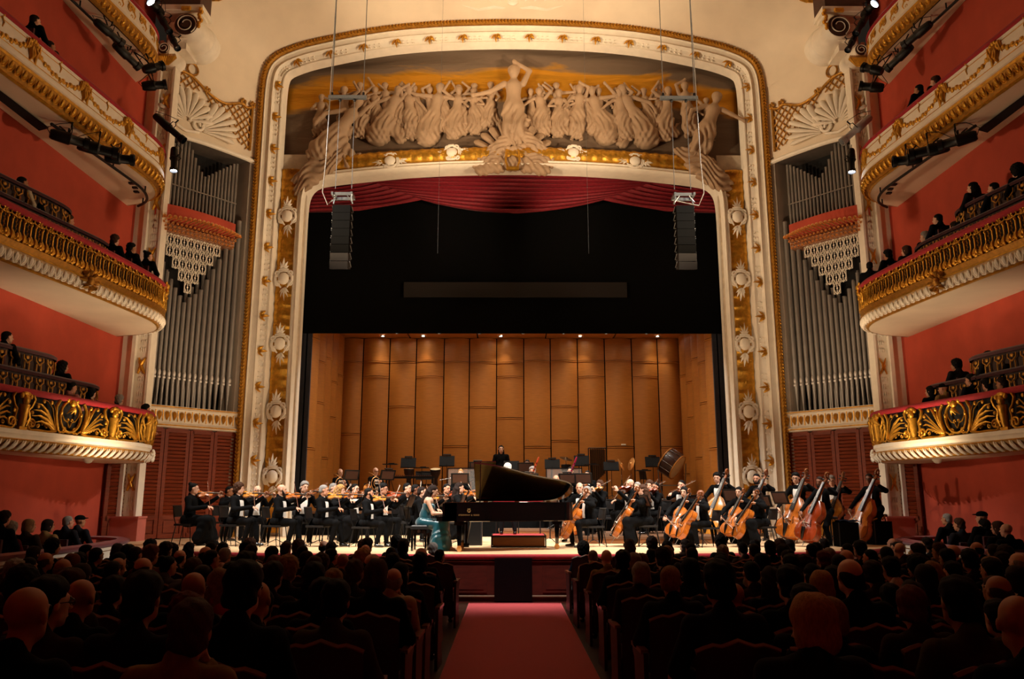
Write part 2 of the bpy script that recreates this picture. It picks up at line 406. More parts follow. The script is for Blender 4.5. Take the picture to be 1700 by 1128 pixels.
# gilded side shafts with scale ornament, and the ivory moulding of the opening
def scaled_roll(P, d0, d1, yb, bulge, name, step=.045, nu=14):
    Q, L = resample(P, step); N = normals(Q); G = []
    for i, (p, q) in enumerate(zip(Q, N)):
        row = []; ph = i*step/.34*2*PI
        for k in range(nu+1):
            f = k/nu; ph2 = f*6*2*PI
            b = math.sin(PI*f)**.7*bulge + .045*max(0, math.sin(ph))*(.6+.4*math.cos(ph2)) + .02*(math.sin(ph2)*math.sin(2*ph+1.3))
            row.append((p.x+q.x*(d0+(d1-d0)*f), yb-b, p.y+q.y*(d0+(d1-d0)*f)))
        G.append(row)
    mb = MB(); mb.grid(G); return mb.build(name, GOLD, pro, 70)
both(lambda s, nm: scaled_roll([Vector((s*7.38, z, 0)) for z in ([1, 12.35] if s < 0 else [12.35, 1])], 0, .56, 24.36, .06, 'gold_shaft'))
lint = [Vector((x, 12.40+.34*(1-(x/5.9)**2)+.12, 0)) for x in np.linspace(-5.7, 5.7, 41)]
scaled_roll(lint, -.26, .22, 24.33, .14, 'gold_lintel_roll', .06)
PN = normals(OPEN)
sweep(OPEN, [(-.2, 24.36), (-.19, 24.26), (-.15, 24.22), (-.10, 24.24), (-.08, 24.2), (-.03, 24.16), (.0, 24.2), (.02, 24.5), (.02, 25.0)], PN).build('opening_moulding', IVORY, pro)
# spandrel wall behind the shafts and lintel, and the sloping margin round the frieze
for s in (-1, 1): mb = MB(); mb.box((s*7.12, 24.5, 6.85), (1.05, .12, 12.1)); mb.build('jamb_wall', STONE, pro)
# cartouches
mb = MB()
mb.ball((0, -.1, 0), (.15, .1, .17), 12)
for s in (-1, 1):
    mb.tube([(s*x, -.07, z) for x, z in spiral((.16, .16), .09, .02, -2.2, 1.1, 12)], .03, 6)
    mb.tube([(s*x, -.07, z) for x, z in spiral((.16, -.13), .08, .02, 2.2, -1.1, 12)], .028, 6)
    mb.tube([(s*.1, -.06, .22), (s*.22, -.09, .06), (s*.22, -.09, -.06), (s*.08, -.06, -.24)], [.02, .045, .045, .02], 6)
for z in (.22, .27): mb.tube([(-.13, -.06, z-.02), (0, -.1, z), (.13, -.06, z-.02)], .03, 6)
CB = mb.mesh('cartouche', IVORY)
mb = MB()
for a, L in ((0, .36), (.38, .28), (-.38, .28), (.75, .18), (-.75, .18)):
    mb.tube([(math.sin(a)*L*f, -.03-.05*math.sin(f*3), math.cos(a)*L*f) for f in (0, .3, .6, 1)], [.02, .045, .035, .004], 6, flat=.45)
CL = mb.mesh('acanthus_leaf', IVORY)
def cartouche(x, z, rot, sc=1.15):
    o = place('cartouche', CB, pro, (x, 24.3, z), (0, rot, 0), (sc, sc, sc))
    for a in (0, PI): place('acanthus_leaf', CL, o, (.0, 0, .24 if a == 0 else -.24), (0, a, 0))
for s in (-1, 1):
    for z in (10.72, 8.68, 6.62, 4.55, 2.62): cartouche(s*7.1, z, s*.05)
    for x in (1.95, 3.92): cartouche(s*x, 12.98-.025*x*x, PI/2+s*.1, 1.05)
# frieze ground: gold-leaf sky with clouds
fm = bpy.data.materials.new('frieze_ground'); fm.use_nodes = True; nt = fm.node_tree; b = nt.nodes['Principled BSDF']
tc = nt.nodes.new('ShaderNodeTexCoord'); mp = nt.nodes.new('ShaderNodeMapping'); mp.inputs['Scale'].default_value = (.28, 1, 1.3)
nz = nt.nodes.new('ShaderNodeTexNoise'); nz.inputs['Scale'].default_value = 1.3; nz.inputs['Detail'].default_value = 7; nz.inputs['Distortion'].default_value = .6
sx = nt.nodes.new('ShaderNodeSeparateXYZ'); nt.links.new(tc.outputs['Object'], sx.inputs[0])
def math_node(op, a, bb):
    q = nt.nodes.new('ShaderNodeMath'); q.operation = op
    for i, v in enumerate((a, bb)):
        if isinstance(v, (int, float)): q.inputs[i].default_value = v
        else: nt.links.new(v, q.inputs[i])
    return q.outputs[0]
nt.links.new(tc.outputs['Object'], mp.inputs[0]); nt.links.new(mp.outputs[0], nz.inputs['Vector'])
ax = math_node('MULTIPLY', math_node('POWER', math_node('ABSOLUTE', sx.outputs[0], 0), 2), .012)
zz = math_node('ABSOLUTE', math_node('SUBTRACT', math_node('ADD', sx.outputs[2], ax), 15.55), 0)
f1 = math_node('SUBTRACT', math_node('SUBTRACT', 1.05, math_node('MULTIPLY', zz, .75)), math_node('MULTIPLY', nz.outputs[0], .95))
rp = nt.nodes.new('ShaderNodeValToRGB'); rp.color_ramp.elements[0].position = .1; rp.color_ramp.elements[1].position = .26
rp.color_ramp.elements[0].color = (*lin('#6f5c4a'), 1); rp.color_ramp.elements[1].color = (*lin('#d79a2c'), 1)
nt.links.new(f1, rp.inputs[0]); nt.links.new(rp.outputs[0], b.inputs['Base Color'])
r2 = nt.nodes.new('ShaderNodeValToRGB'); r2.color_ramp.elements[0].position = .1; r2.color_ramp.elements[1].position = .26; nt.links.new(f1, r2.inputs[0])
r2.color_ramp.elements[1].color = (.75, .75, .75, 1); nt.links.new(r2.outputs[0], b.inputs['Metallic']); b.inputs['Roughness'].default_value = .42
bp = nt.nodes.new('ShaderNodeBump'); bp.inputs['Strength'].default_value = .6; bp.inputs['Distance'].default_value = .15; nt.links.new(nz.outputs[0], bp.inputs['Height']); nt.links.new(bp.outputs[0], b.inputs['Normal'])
fr = empty('relief_frieze', (0, 24.62, 11.9), label='large plaster relief of dancing figures on gold above the stage opening', cat='relief')
mb = MB()
G = []
for z in np.linspace(12.5, 17.3, 60):
    G.append([(x, 0.03*math.sin(z*9+1.5*math.sin(x*.7)+x*.25)*(1 if z > 15.8 else .3), z-11.9) for x in np.linspace(-7.9, 7.9, 120)])
mb.grid(G)
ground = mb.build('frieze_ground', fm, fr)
for v in ground.data.vertices: pass
mp.inputs['Location'].default_value = (0, 0, 11.9); sx_off = nt.nodes.new('ShaderNodeVectorMath'); sx_off.operation = 'ADD'; sx_off.inputs[1].default_value = (0, 0, 11.9)
nt.links.new(tc.outputs['Object'], sx_off.inputs[0]); nt.links.new(sx_off.outputs[0], sx.inputs[0])
PLAST = mat('relief_plaster', '#a98c6e', .7, var=.12, scale=3, bump=.25, bscale=18)
def statue(seed, arms, lean=0., robe=1., nude=False, h=.03):
    r = random.Random(seed); hd = Vector((lean*.25, -.05, 1.52)); P = []
    P += [ell(hd, (.095, .11, .12), .02), ell(hd+Vector((0, .04, .05)), (.115, .11, .1), .03)]
    P += [cap(hd-Vector((0, 0, .08)), (lean*.2, 0, 1.32), .05, .06), cap((lean*.2, 0, 1.24), (lean*.1, 0, 1.0), .145, .12, .05), cap((lean*.1, 0, 1.0), (0, 0, .82), .12, .16, .05)]
    for s, (e, w_) in zip((-1, 1), arms):
        sh = (lean*.2+s*.17, 0, 1.3); P += chain([sh, e, w_], [.06, .045, .035], .03); P.append(ell(w_, (.04, .04, .05), .02))
    k = lean*-.3
    for s in (-1, 1):
        kn = (s*.1+k*.5+r.uniform(-.06, .06), -.1, .45); P += chain([(s*.08, 0, .82), kn, (s*.12+k, 0, .04)], [.12, .085, .05], .05); P.append(cap((s*.12+k, 0, .04), (s*.15+k, -.1, .0), .04, .03))
    if robe:
        P += [cap((0, .02, .85), (k*.7, .04, .25), .16, .25*robe, .06)]
        for q in range(3):
            a = r.uniform(-1, 1); P += chain([(0.1*a, .05, .9), (a*.35*robe+k, .06, .55), (a*.6*robe+k, .05, .25+r.uniform(-.1, .2)), (a*.85*robe+k, .05, .2+r.uniform(-.1, .3))], [.1, .12, .1, .03], .06)
    A = .0 if nude else .02
    def disp(X, Y, Z):
        return A*(np.sin(41*X+9*np.sin(4*Z)+6*Z)+.7*np.sin(23*X-17*Z+5*np.sin(9*X)))*np.clip((1.0-Z)*3, 0, 1)*np.clip(Z*6+.4, 0, 1)
    V, F = field_mesh(P, h, disp); return fast_mesh('relief_figure', V, F, [PLAST])
STAT = [statue(1, [((-.38, -.08, 1.5), (-.2, -.1, 1.78)), ((.45, -.05, 1.2), (.75, -.05, 1.3))], .3),
        statue(2, [((-.42, -.05, 1.15), (-.62, -.1, .95)), ((.3, -.1, 1.5), (.05, -.1, 1.72))], -.3),
        statue(3, [((-.45, -.05, 1.3), (-.78, -.05, 1.42)), ((.45, -.05, 1.25), (.78, -.05, 1.15))], .5, 1.2),
        statue(4, [((-.3, -.1, 1.05), (-.1, -.22, 1.0)), ((.32, -.1, 1.08), (.2, -.22, .92))], .1, .9),
        statue(5, [((-.4, 0, 1.1), (-.5, -.1, .8)), ((.42, -.05, 1.45), (.6, -.05, 1.75))], .8, 1.3),
        statue(6, [((-.3, -.08, 1.55), (-.05, -.1, 1.7)), ((.36, -.05, 1.02), (.52, -.1, .8))], -.2, .7)]
VENUS = statue(11, [((-.42, -.05, 1.12), (-.72, -.12, 1.02)), ((.3, -.02, 1.55), (.02, -.05, 1.72))], .05, .45, h=.022)
HERO = statue(12, [((-.42, -.1, 1.2), (-.7, -.15, 1.1)), ((.4, -.05, 1.1), (.42, -.1, .78))], -.2, .5, h=.025)
def fig(i, x, z, sc, rot=0., flip=1, y=-.12, nm='relief_figure', me=None):
    return place(nm, me or STAT[i], fr, (x, y, z-11.9), (0, rot, 0), (sc*flip, sc*.8, sc))
# dancing crowd, placed along the frieze
for i, x, z, sc, rt, fl in [(3, -6.3, 13.52, 0.92, 0, 1), (0, -5.55, 13.47, 1.12, .05, -1), (3, -4.95, 13.52, 1.00, 0, 1), (4, -4.2, 13.32, 1.24, .1, 1), (5, -3.35, 13.47, 1.12, 0, 1), (2, -2.65, 13.27, 1.32, .05, 1), (0, -1.85, 13.47, 1.12, 0, 1), (3, -1.25, 13.62, 1.00, 0, -1),
        (1, .95, 13.57, 1.04, 0, 1), (3, 1.5, 13.52, 1.04, 0, 1), (5, 2.15, 13.42, 1.20, 0, -1), (2, 2.95, 13.32, 1.24, -.1, -1), (1, 3.6, 13.42, 1.12, 0, 1), (4, 4.2, 13.22, 1.36, -.15, -1), (0, 5.05, 13.42, 1.16, 0, 1), (5, 5.75, 13.52, 1.20, 0, 1), (3, 6.4, 13.42, 0.92, 0, -1)]:
    fig(i, x, z, sc, rt, fl)
for k in range(22):   # heads and busts further back
    x = -5.0+k*.47+RNG.uniform(-.1, .1)
    if abs(x) < .5: continue
    fig(k % 6, x, 13.75+RNG.uniform(-.1, .15), 1.0, 0, 1 if k % 2 else -1, -.02, 'background_figure')
fig(0, .02, 13.0, 1.8, 0, 1, -.3, 'central_figure', VENUS)
fig(0, 6.0, 12.55, 1.55, .25, -1, -.35, 'draped_hero_figure', HERO)
fig(0, -6.0, 12.5, 1.5, .3, 1, -.35, 'winged_figure', STAT[4])
for x, z, rt, sc, fl in [(-.95, 12.75, .9, 1.15, 1), (1.15, 12.9, -.9, 1.1, -1), (-1.1, 12.6, 1.25, 1.0, 1), (1.3, 12.6, -1.3, 1.0, -1)]:
    fig(5, x, z, sc, rt, fl, -.32, 'reclining_figure')
# trailing drapery at the two lower corners
for s in (-1, 1):
    P = []
    r = random.Random(5+s)
    for k in range(9):
        a = r.uniform(-.3, .3)
        P += chain([(s*(5.6+a), -.25, 13.0-11.9), (s*(6.1+a), -.4, 12.45-11.9+a*.4), (s*(6.55+a*.5), -.4, 12.0-11.9+a*.5), (s*(6.95+a*.3), -.3, 11.75-11.9+a)], [.12, .17, .15, .05], .06)
    V, F = field_mesh(P, .035, lambda X, Y, Z: .03*np.sin(22*X*s+30*Z+5*np.sin(6*X)))
    place('flowing_drapery', fast_mesh('flowing_drapery', V, F, [PLAST]), fr)
# ribbed shell behind the central figure, mask and scrolls below it
mb = MB()
for k in range(11):
    a = -1.25+2.5*k/10
    mb.tube([(math.sin(a)*1.45*f, -.1-.1*math.sin(f*2.6), 12.75-11.9+math.cos(a)*1.3*f*(.8+.2*math.cos(a))) for f in (.12, .4, .7, .93, 1)], [.03, .1, .16, .18, .09], 7, flat=.55)
mb.build('scallop_shell', PLAST, fr)
P = [ell((0, -.35, .62), (.3, .2, .26), .05)]
for s in (-1, 1):
    P += chain([(0, -.35, .6), (s*.4, -.35, .72), (s*.85, -.35, .5), (s*1.25, -.3, .55)], [.14, .13, .12, .06], .05)
    P += [ell((s*.5, -.35, .45), (.3, .16, .15), .04), ell((s*.95, -.35, .38), (.28, .15, .16), .05)]
V, F = field_mesh(P, .025, lambda X, Y, Z: .02*np.sin(30*X+20*Z))
place('mask_cresting', fast_mesh('mask_cresting', V, F, [PLAST]), fr)
mb = MB()
for s in (-1, 1): mb.tube([(s*.2, -.52, .95), (s*.22, -.6, .6), (s*.16, -.62, .42)], .035, 6)
mb.box((0, -.58, .36), (.4, .1, .1)); mb.build('gilt_clasp', GOLD, fr)
# --- splayed organ walls and cove ceiling
SA = Vector((-8.15, 24.05)); SB = Vector((-10.05, 21.75)); ST = (SB-SA).normalized(); SN2 = Vector((-ST.y, ST.x))
if SN2.y > 0: SN2 = -SN2        # points into the house
def spl(s, z, out=0.):
    p = SA+ST*s+SN2*out; return (p.x, p.y, z)
ARCHZ = lambda s: 12.44 - .0 - .17*max(0, (abs(s-1.2)/1.8))**3
UP = [p for p in OUT if p.y > 14.9]
def splay(s_, nm):
    mb = MB(); ss = np.linspace(-.02, 3.2, 18)
    mb.grid([[(-s_*0+(x if s_ < 0 else -x), y, z) for (x, y, z) in [spl(s, ARCHZ(s)+(UP[0].y+.03+.9*s/2.98-ARCHZ(s))*f) for s in ss]] for f in (0, .3, .6, 1)])
    o = struct('wall_splay_'+nm, mb, CREAM)
    m1 = MB(); m1.grid([[((x if s_ < 0 else -x), y, z) for (x, y, z) in [spl(s, ARCHZ(s)+.005, o_) for s in ss]] for o_ in (0, -.9)]); m1.build('niche_vault', mat('vault_shade', '#5c5148', .85), o)  # recess shade put into the vault colour
    m2 = MB(); m2.tube([((x if s_ < 0 else -x), y, z) for (x, y, z) in [spl(s, ARCHZ(s)+.04, .02) for s in ss]], .075, 8); m2.build('niche_arch_moulding', IVORY, o)
    # jamb between the pipes and the arch
    m3 = MB(); m3.grid([[((x if s_ < 0 else -x), y, z) for (x, y, z) in [spl(s, z, .0 if s < .3 else -.5) for s in (-.05, .1, .2, .3, .4)]] for z in (.9, 4.6, 9, 12.6)])
    m3.build('niche_jamb', GREYP, o, 70)
both(splay)
rings = [(24.05, 1.0, 0.), (23.7, 1.0393, .137), (23.0, 1.1105, .41), (21.75, 1.2377, .9), (19.5, 1.29, 1.6), (16, 1.33, 2.3), (11, 1.36, 2.9), (4, 1.38, 3.2), (-4.2, 1.38, 3.3)]
mb = MB(); mb.grid([[(p.x*a, y, p.y+b) for p in UP] for (y, a, b) in rings])
ce = struct('ceiling', mb, CREAM, smooth=80)
# stucco spray on the cove just above the crown of the arch
mb = MB()
def cove(x, t): return (x, 23.66-.75*t, 17.60+.27*t-.006*x*x)
for s in (-1, 1):
    for k in range(4):
        x0 = .25+.42*k
        mb.tube([cove(s*(x0+a), .25+b) for a, b in spiral((0, .12), .3, .05, 2.6, 1.3+.2*(k % 2), 16)], [.05-.0022*i for i in range(16)], 6)
    mb.tube([cove(s*x, t) for x, t in ((.1, .1), (.6, .18), (1.1, .08), (1.6, .25), (1.85, .6), (1.7, .9))], [.05, .09, .08, .07, .05, .02], 6)
    for k in range(6): mb.tube([cove(s*(.3*k), .3), cove(s*(.3*k+.16), .55), cove(s*(.3*k+.2), .95)], [.03, .07, .01], 6)
mb.ball(cove(0, .4), (.2, .1, .16), 10)
mb.build('stucco_spray', IVORY, ce, 60)
for s in (-1, 1):
    mb = MB()
    for k in range(9): mb.tube([(s*(9.0+.05*k-.2), 22.15, 17.05), (s*(9.0+.06*k-.24), 22.0, 16.9), (s*(9.0+.02*k-.08), 21.98, 16.76)], [.03, .06, .015], 6)
    mb.build('gilt_drop', GOLD, ce)
# --- stage house: black masking, valance, shell
st = empty('wall_stage_masking', kind='structure', label='black stage masking above and beside the concert shell')
for nm_, c_, d_ in [('border_cloth', (0, 25.7, 10.1), (15.2, .06, 5.68)), ('back_blocker', (0, 31.6, 7), (17, .06, 13)), ('fly_blocker', (0, 28.6, 12.8), (17, 7, .06))]+[q for s in (-1, 1) for q in (('leg_cloth', (s*7.25, 25.75, 4.2), (.42, .06, 6.8)), ('wing_blocker', (s*8.0, 28.5, 5), (.06, 6, 9)), ('tormentor', (s*7.6, 25.1, 8), (.06, 1.2, 14)))]:
    mb = MB(); mb.box(c_, d_); mb.build(nm_, BLACKC, st)  # back, wing and fly sheets: unseen black box added to block the world
for s in (-1, 1):
    mb = MB(); mb.box((s*6.78, 26.0, 4.1), (.44, .1, 6.5)); mb.build('shell_edge_leg', mat('slate_leg', '#34343c', .8), st)
mb = MB(); mb.box((.1, 25.6, 8.7), (7.3, .06, .5)); mb.build('surtitle_screen', mat('dark_screen', '#18120e', .9, var=.2, scale=60), st)
def swag(name, label, left, right, sag, n=60, m=120, mirror=1):
    G = []
    for j in range(m+1):
        v = j/m; a, c = left(v), right(v); row = []
        for i in range(n+1):
            u = i/n; x = a[0]+(c[0]-a[0])*u; z = a[1]+(c[1]-a[1])*u - sag(v)*4*u*(1-u)
            f = abs(math.sin(v*PI*11+.6*math.sin(u*6)))*1.2-.6+.15*math.sin(v*2*PI*23+u*4)
            row.append((mirror*x, 25.16-.16*f*(.4+.6*math.sin(PI*u)), z))
        G.append(row)
    mb = MB(); mb.grid(G); tag(mb.build(name, mat('valance_velvet', '#7c0719', .65, var=.2, scale=14, sheen=.05), None, 80), label, 'curtain', 'crimson swags under the arch')
cL = lambda v: (-5.9+2.9*v, 12.75-1.1*v)
swag('valance_swag', 'wide crimson velvet swag at the middle of the stage opening', cL, lambda v: (-cL(v)[0], cL(v)[1]), lambda v: -.1+.55*v)
for s, nm in ((1, 'left'), (-1, 'right')):
    swag('valance_swag', f'smaller crimson velvet swag in the {nm} corner of the stage opening', lambda v: (-7.3, 12.5-1.28*v), cL, lambda v: .1+.06*v, 40, 100, s)
# concert shell
SHIRT_W = mat('paper_white', '#e6dfd0', .8)
sh = empty('wall_concert_shell', kind='structure', label='curved wood veneer panels of the concert shell')
def zb(y): return 8.21-.02325*(y-560)
XB = [565, 602, 646, 690, 736, 778, 823, 868, 912, 957, 1002, 1047, 1090, 1128]
SEAM = [[602, 722], [602, 627], [602, 677], [600, 627], [602, 742], [603, 678], [603, 627, 696], [600, 743], [600, 677, 733], [600, 627], [600, 743], [602, 627], [602, 743]]
def veneer(x0, y0, x1, y1, z0, z1, bulge, lip):
    "a convex panel between two plan points"
    mb = MB(); a = Vector((x0, y0)); c = Vector((x1, y1)); t = (c-a); nn = Vector((t.y, -t.x)).normalized(); n = 8
    def ring(o, z): return [((a+t*(i/n)+nn*(bulge*math.sin(PI*i/n)+o)).x, (a+t*(i/n)+nn*(bulge*math.sin(PI*i/n)+o)).y, z) for i in range(n+1)]
    mb.grid([ring(-.1, z0), ring(0, z0), ring(0, z1-.05), ring(lip, z1-.04), ring(lip, z1), ring(-.1, z1)])
    return mb
for i in range(13):
    x0 = -6.66+13.25*(XB[i]-565)/563; x1 = -6.66+13.25*(XB[i+1]-565)/563
    zs = [8.16]+[zb(y) for y in SEAM[i]]+[.9]
    for k in range(len(zs)-1):
        veneer(x0+.02, 31.05, x1-.02, 31.05, zs[k+1]+.012, zs[k]-.012, .16+.015*((i+k) % 3), .025 if k else 0).build('veneer_panel', SHELLW, sh, 50)
for s in (-1, 1):
    yy = [25.95, 27.0, 28.0, 29.0, 30.0, 31.0]; sm = [[7.2, 3.6], [6.6, 5.2], [6.9, 3.4], [6.2, 4.9], [6.6, 2.9]]
    for i in range(5):
        zs = [8.16]+sm[i]+[.9]
        for k in range(3):
            a, c = (s*6.6, yy[i]+.02), (s*6.6, yy[i+1]-.02)
            if s > 0: a, c = c, a
            veneer(*a, *c, zs[k+1]+.012, zs[k]-.012, .16, .02 if k else 0).build('veneer_panel', SHELLW, sh, 50)
mb = MB(); mb.box((0, 31.25, 4.5), (13.6, .04, 7.4))
for s in (-1, 1): mb.box((s*6.72, 28.5, 4.5), (.04, 5.1, 7.4))
mb.build('shell_joint_backing', BLACKC, sh)
mb = MB(); mb.box((4.25, 30.86, 4.02), (.18, .02, .05)); mb.build('label_plate', SHIRT_W, sh)
for i in range(5): mb = MB(); mb.box((-5.3+2.65*i, 28.5, 8.2), (2.6, 5.1, .06)); mb.build('ceiling_reflector', SHELLW, sh)
DL = MB(); DL.lathe([(.1, 0), (.1, -.03), (.07, -.03), (.07, 0)], 12); DLM = DL.mesh('downlight_trim', BLACKM)
DE = MB(); DE.lathe([(.0, -.012), (.065, -.012), (.065, 0)], 12); DEM = DE.mesh('downlight_lens', mat('lamp_glow', '#fff1da', .5, emit=40, var=0))
for k, (px, y) in enumerate([(637, 30.5), (703, 30.5), (830, 30.5), (960, 30.5), (1087, 30.5), (663, 29.9), (731, 29.9), (796, 29.9), (866, 29.9), (931, 29.9), (1000, 29.9), (1065, 29.9)]):
    X = -6.66+13.25*(px-565)/563
    o = place('downlight', DLM, sh, (X, y, 8.165)); place('downlight_lens', DEM, o)
    if y > 30.2: spot('downlight_beam', (X, y, 8.1), (X, 30.9, 3), 30, 75, .7, (1, .8, .55), .05)
# ================================================================== balconies (built on the left, copied mirrored to the right)
class Path:
    def __init__(s, pts, step=.08):
        s.P, s.L = resample(smoothline([Vector((x, y, 0)) for x, y in pts], 3), step); s.n = len(s.P)
    def at(s, d):
        f = max(0., min(1., d/s.L))*(s.n-1); i = min(int(f), s.n-2); p = s.P[i].lerp(s.P[i+1], f-i)
        a, b = s.P[max(i-2, 0)], s.P[min(i+3, s.n-1)]; t = (b-a).normalized()
        return p, t, Vector((t.y, -t.x, 0))
    def arc_of_y(s, y):
        k = next((i for i in range(s.n) if s.P[i].y >= y), s.n-1); return s.L*k/(s.n-1)
def psweep(P, prof, d0=0., d1=None, step=.16):
    d1 = P.L if d1 is None else d1; n = max(2, int((d1-d0)/step)); mb = MB(); G = []
    for i in range(n+1):
        p, t, q = P.at(d0+(d1-d0)*i/n); G.append([(p.x+q.x*o, p.y+q.y*o, z) for o, z in prof])
    mb.grid(G); return mb
def wrap(mb, P, d, z0, off=0., flip=1):
    V = []
    for (u, w_, v) in mb.V:
        p, t, q = P.at(d+flip*u); V.append((p.x+q.x*(w_+off), p.y+q.y*(w_+off), z0+v))
    mb.V = V
    if flip < 0: mb.F = [f[::-1] for f in mb.F]
    return mb
def along(P, d0, d1, n): return [d0+(d1-d0)*(i+.5)/n for i in range(n)]
def soffit(P, z, name, m, par, inner=-10.64, o=-.06, curve=0.):
    mb = MB(); G = []
    for i in range(0, P.n, 2):
        p, t, q = P.at(P.L*i/(P.n-1)); a = Vector((p.x+q.x*o, p.y+q.y*o)); b = Vector((min(inner, a.x-.02), min(p.y, 21.6)))
        G.append([(a.x+(b.x-a.x)*f, a.y+(b.y-a.y)*f, z+curve*math.sin(PI*f)) for f in (0, .15, .5, .85, 1)])
    mb.grid(G); return mb.build(name, m, par, 70)
egg = MB(); egg.ball((0, .0, 0), (.062, .07, .1), 8); egg.tube([(-.085, -.005, .1), (-.085, .02, 0), (-.05, .03, -.09), (0, .02, -.115), (.05, .03, -.09), (.085, .02, 0), (.085, -.005, .1)], [.012, .018, .02, .016, .02, .018, .012], 5)
EGGI = egg.mesh('cornice_egg', IVORY); EGGG = egg.mesh('cornice_egg', GOLD)
gg = MB(); gg.tube([(-.1, .0, .1), (-.03, .05, .03), (.03, .05, -.04), (.07, .01, -.12)], [.02, .045, .045, .015], 6, flat=.6); gg.tube([(-.05, .0, .1), (.02, .05, .03), (.08, .05, -.04), (.12, .01, -.12)], [.01, .02, .02, .01], 5)
GAD = gg.mesh('cornice_leaf', IVORY)
def ornaments(P, me, name, par, z, off, step, d0, tilt=0.):
    n = int((P.L-.5-d0)/step)
    for i in range(n):
        p, t, q = P.at(d0+step*(i+.5)); place(name, me, par, (p.x+q.x*off, p.y+q.y*off, z), (tilt, 0, math.atan2(t.y, t.x)+PI))
def rail(P, z, par, r=.075, m=None):
    mb = psweep(P, [(-.16, z-.05), (-.15, z+.03), (-.06, z+.07), (.05, z+.05), (.09, z-.01), (.07, z-.06), (.02, z-.08)]); return mb.build('velvet_rail', m or VELVET, par, 60)
def inner_parapet(par, pts, z, h):
    P = Path(pts, .1); mb = psweep(P, [(-.1, z-.03), (-.09, z+.04), (0, z+.06), (.06, z+.02), (.05, z-.04)]); o = mb.build('inner_parapet', DVELVET, par, 60)
    psweep(P, [(-.02, z-.03), (-.02, z-h)]).build('parapet_panel', mat('parapet_umber', '#3a2114', .7, var=.3, scale=9), o)
    mb = MB(); d0 = 0.
    for d in along(P, max(0, P.L*.15), P.L-.2, int(P.L*.85/.34)):
        m2 = MB(); m2.tube([(-.1, .02, -.08), (-.1, .03, -.16), (0, .035, -.24), (.1, .03, -.16), (.1, .02, -.08)], .018, 5)
        for x in (-.06, .06): m2.tube([(x, .02, -.22), (x*1.1, .02, -.5)], .016, 5)
        m2.ball((0, .03, -.12), (.05, .02, .04), 6); wrap(m2, P, d, z); mb.add(m2.V, m2.F)
    mb.build('parapet_tracery', GOLDD, o, kind='stuff')
BACK = mat('pit_black_backing', '#0d0805', .9)
# ---- tier one: gilded acanthus openwork
P1 = Path([(-10.5, 8), (-10.15, 12), (-9.77, 15.2), (-9.46, 17.2), (-9.08, 19.1), (-8.98, 20.0), (-9.3, 20.85), (-9.95, 21.3), (-10.62, 21.45)])
t1 = empty('balcony', label='lowest balcony on the left, front of gilded acanthus openwork', cat='balcony', group='balcony tiers')
rail(P1, 4.05, t1)
psweep(P1, [(-.09, 4.0), (-.09, 3.25)]).build('dark_backing', BACK, t1)
psweep(P1, [(.0, 3.30), (.06, 3.28), (.07, 3.2), (.03, 3.16), (.02, 3.12), (.07, 3.1)]).build('fascia_moulding', IVORY, t1)
psweep(P1, [(.07, 3.105), (.09, 3.09), (.07, 3.07)]).build('gold_fillet', GOLD, t1)
psweep(P1, [(.07, 3.08), (.05, 3.03), (.0, 2.95), (-.08, 2.9), (-.1, 2.88)]).build('cornice_cove', mat('shaded_cream', '#b08a58', .6, var=.15), t1)  # brown shading between the ornaments is put into the cove colour
psweep(P1, [(-.08, 2.9), (-.07, 2.875), (-.1, 2.86)]).build('gold_fillet', GOLD, t1)
soffit(P1, 2.87, 'soffit', CREAM, t1, o=-.09); soffit(P1, 3.28, 'balcony_floor', DVELVET, t1)
D0 = P1.arc_of_y(13.2)
ornaments(P1, GAD, 'cornice_leaf', t1, 2.99, .03, .21, D0, -.25)
def leafblade(mb, pts, w0): mb.tube([(u, w_, v) for u, w_, v in pts], [w0*f for f in (.5, 1, .95, .6, .12)][:len(pts)], 6, flat=.5)
def scroll2(mb, pts, r, w_=.03): mb.tube([(u, w_, v) for u, v in pts], r, 6)
def palm_half():
    m = MB()
    for (x1, y1, x2, y2, wd) in [(.75, .42, 1.0, .60, .035), (.72, .33, 1.05, .45, .04), (.7, .24, 1.08, .33, .042), (.66, .16, 1.02, .2, .04), (.6, .5, .8, .7, .03), (.5, .45, .55, .66, .03)]:
        leafblade(m, [(.38, .02, .06), ((.38+x1)/2, .06, (.06+y1)/2-.02), (x1, .08, y1), ((x1+x2)/2+.02, .06, (y1+y2)/2+.03), (x2, .02, y2-.03)], wd)
    scroll2(m, [(.38, .06), (.6, .02), (.9, .03)]+spiral((1.08, .14), .13, .025, -1.9, 1.4, 16), .028)
    scroll2(m, [(.34, .1), (.25, .04)]+spiral((.16, .11), .07, .015, -.8, -1.2, 12), .022)
    scroll2(m, [(.36, .7), (.46, .55), (.45, .35), (.36, .1)], .035, .05)
    for (x, y) in ((.82, .62), (.97, .5), (.6, .62), (1.12, .36)):
        m.ball((x, .05, y), (.045, .03, .045), 7)
    for a in range(4): scroll2(m, spiral((.66+.12*a, .12+.06*(a % 2)), .05, .012, a, 1.1, 8), .016, .02)
    return m
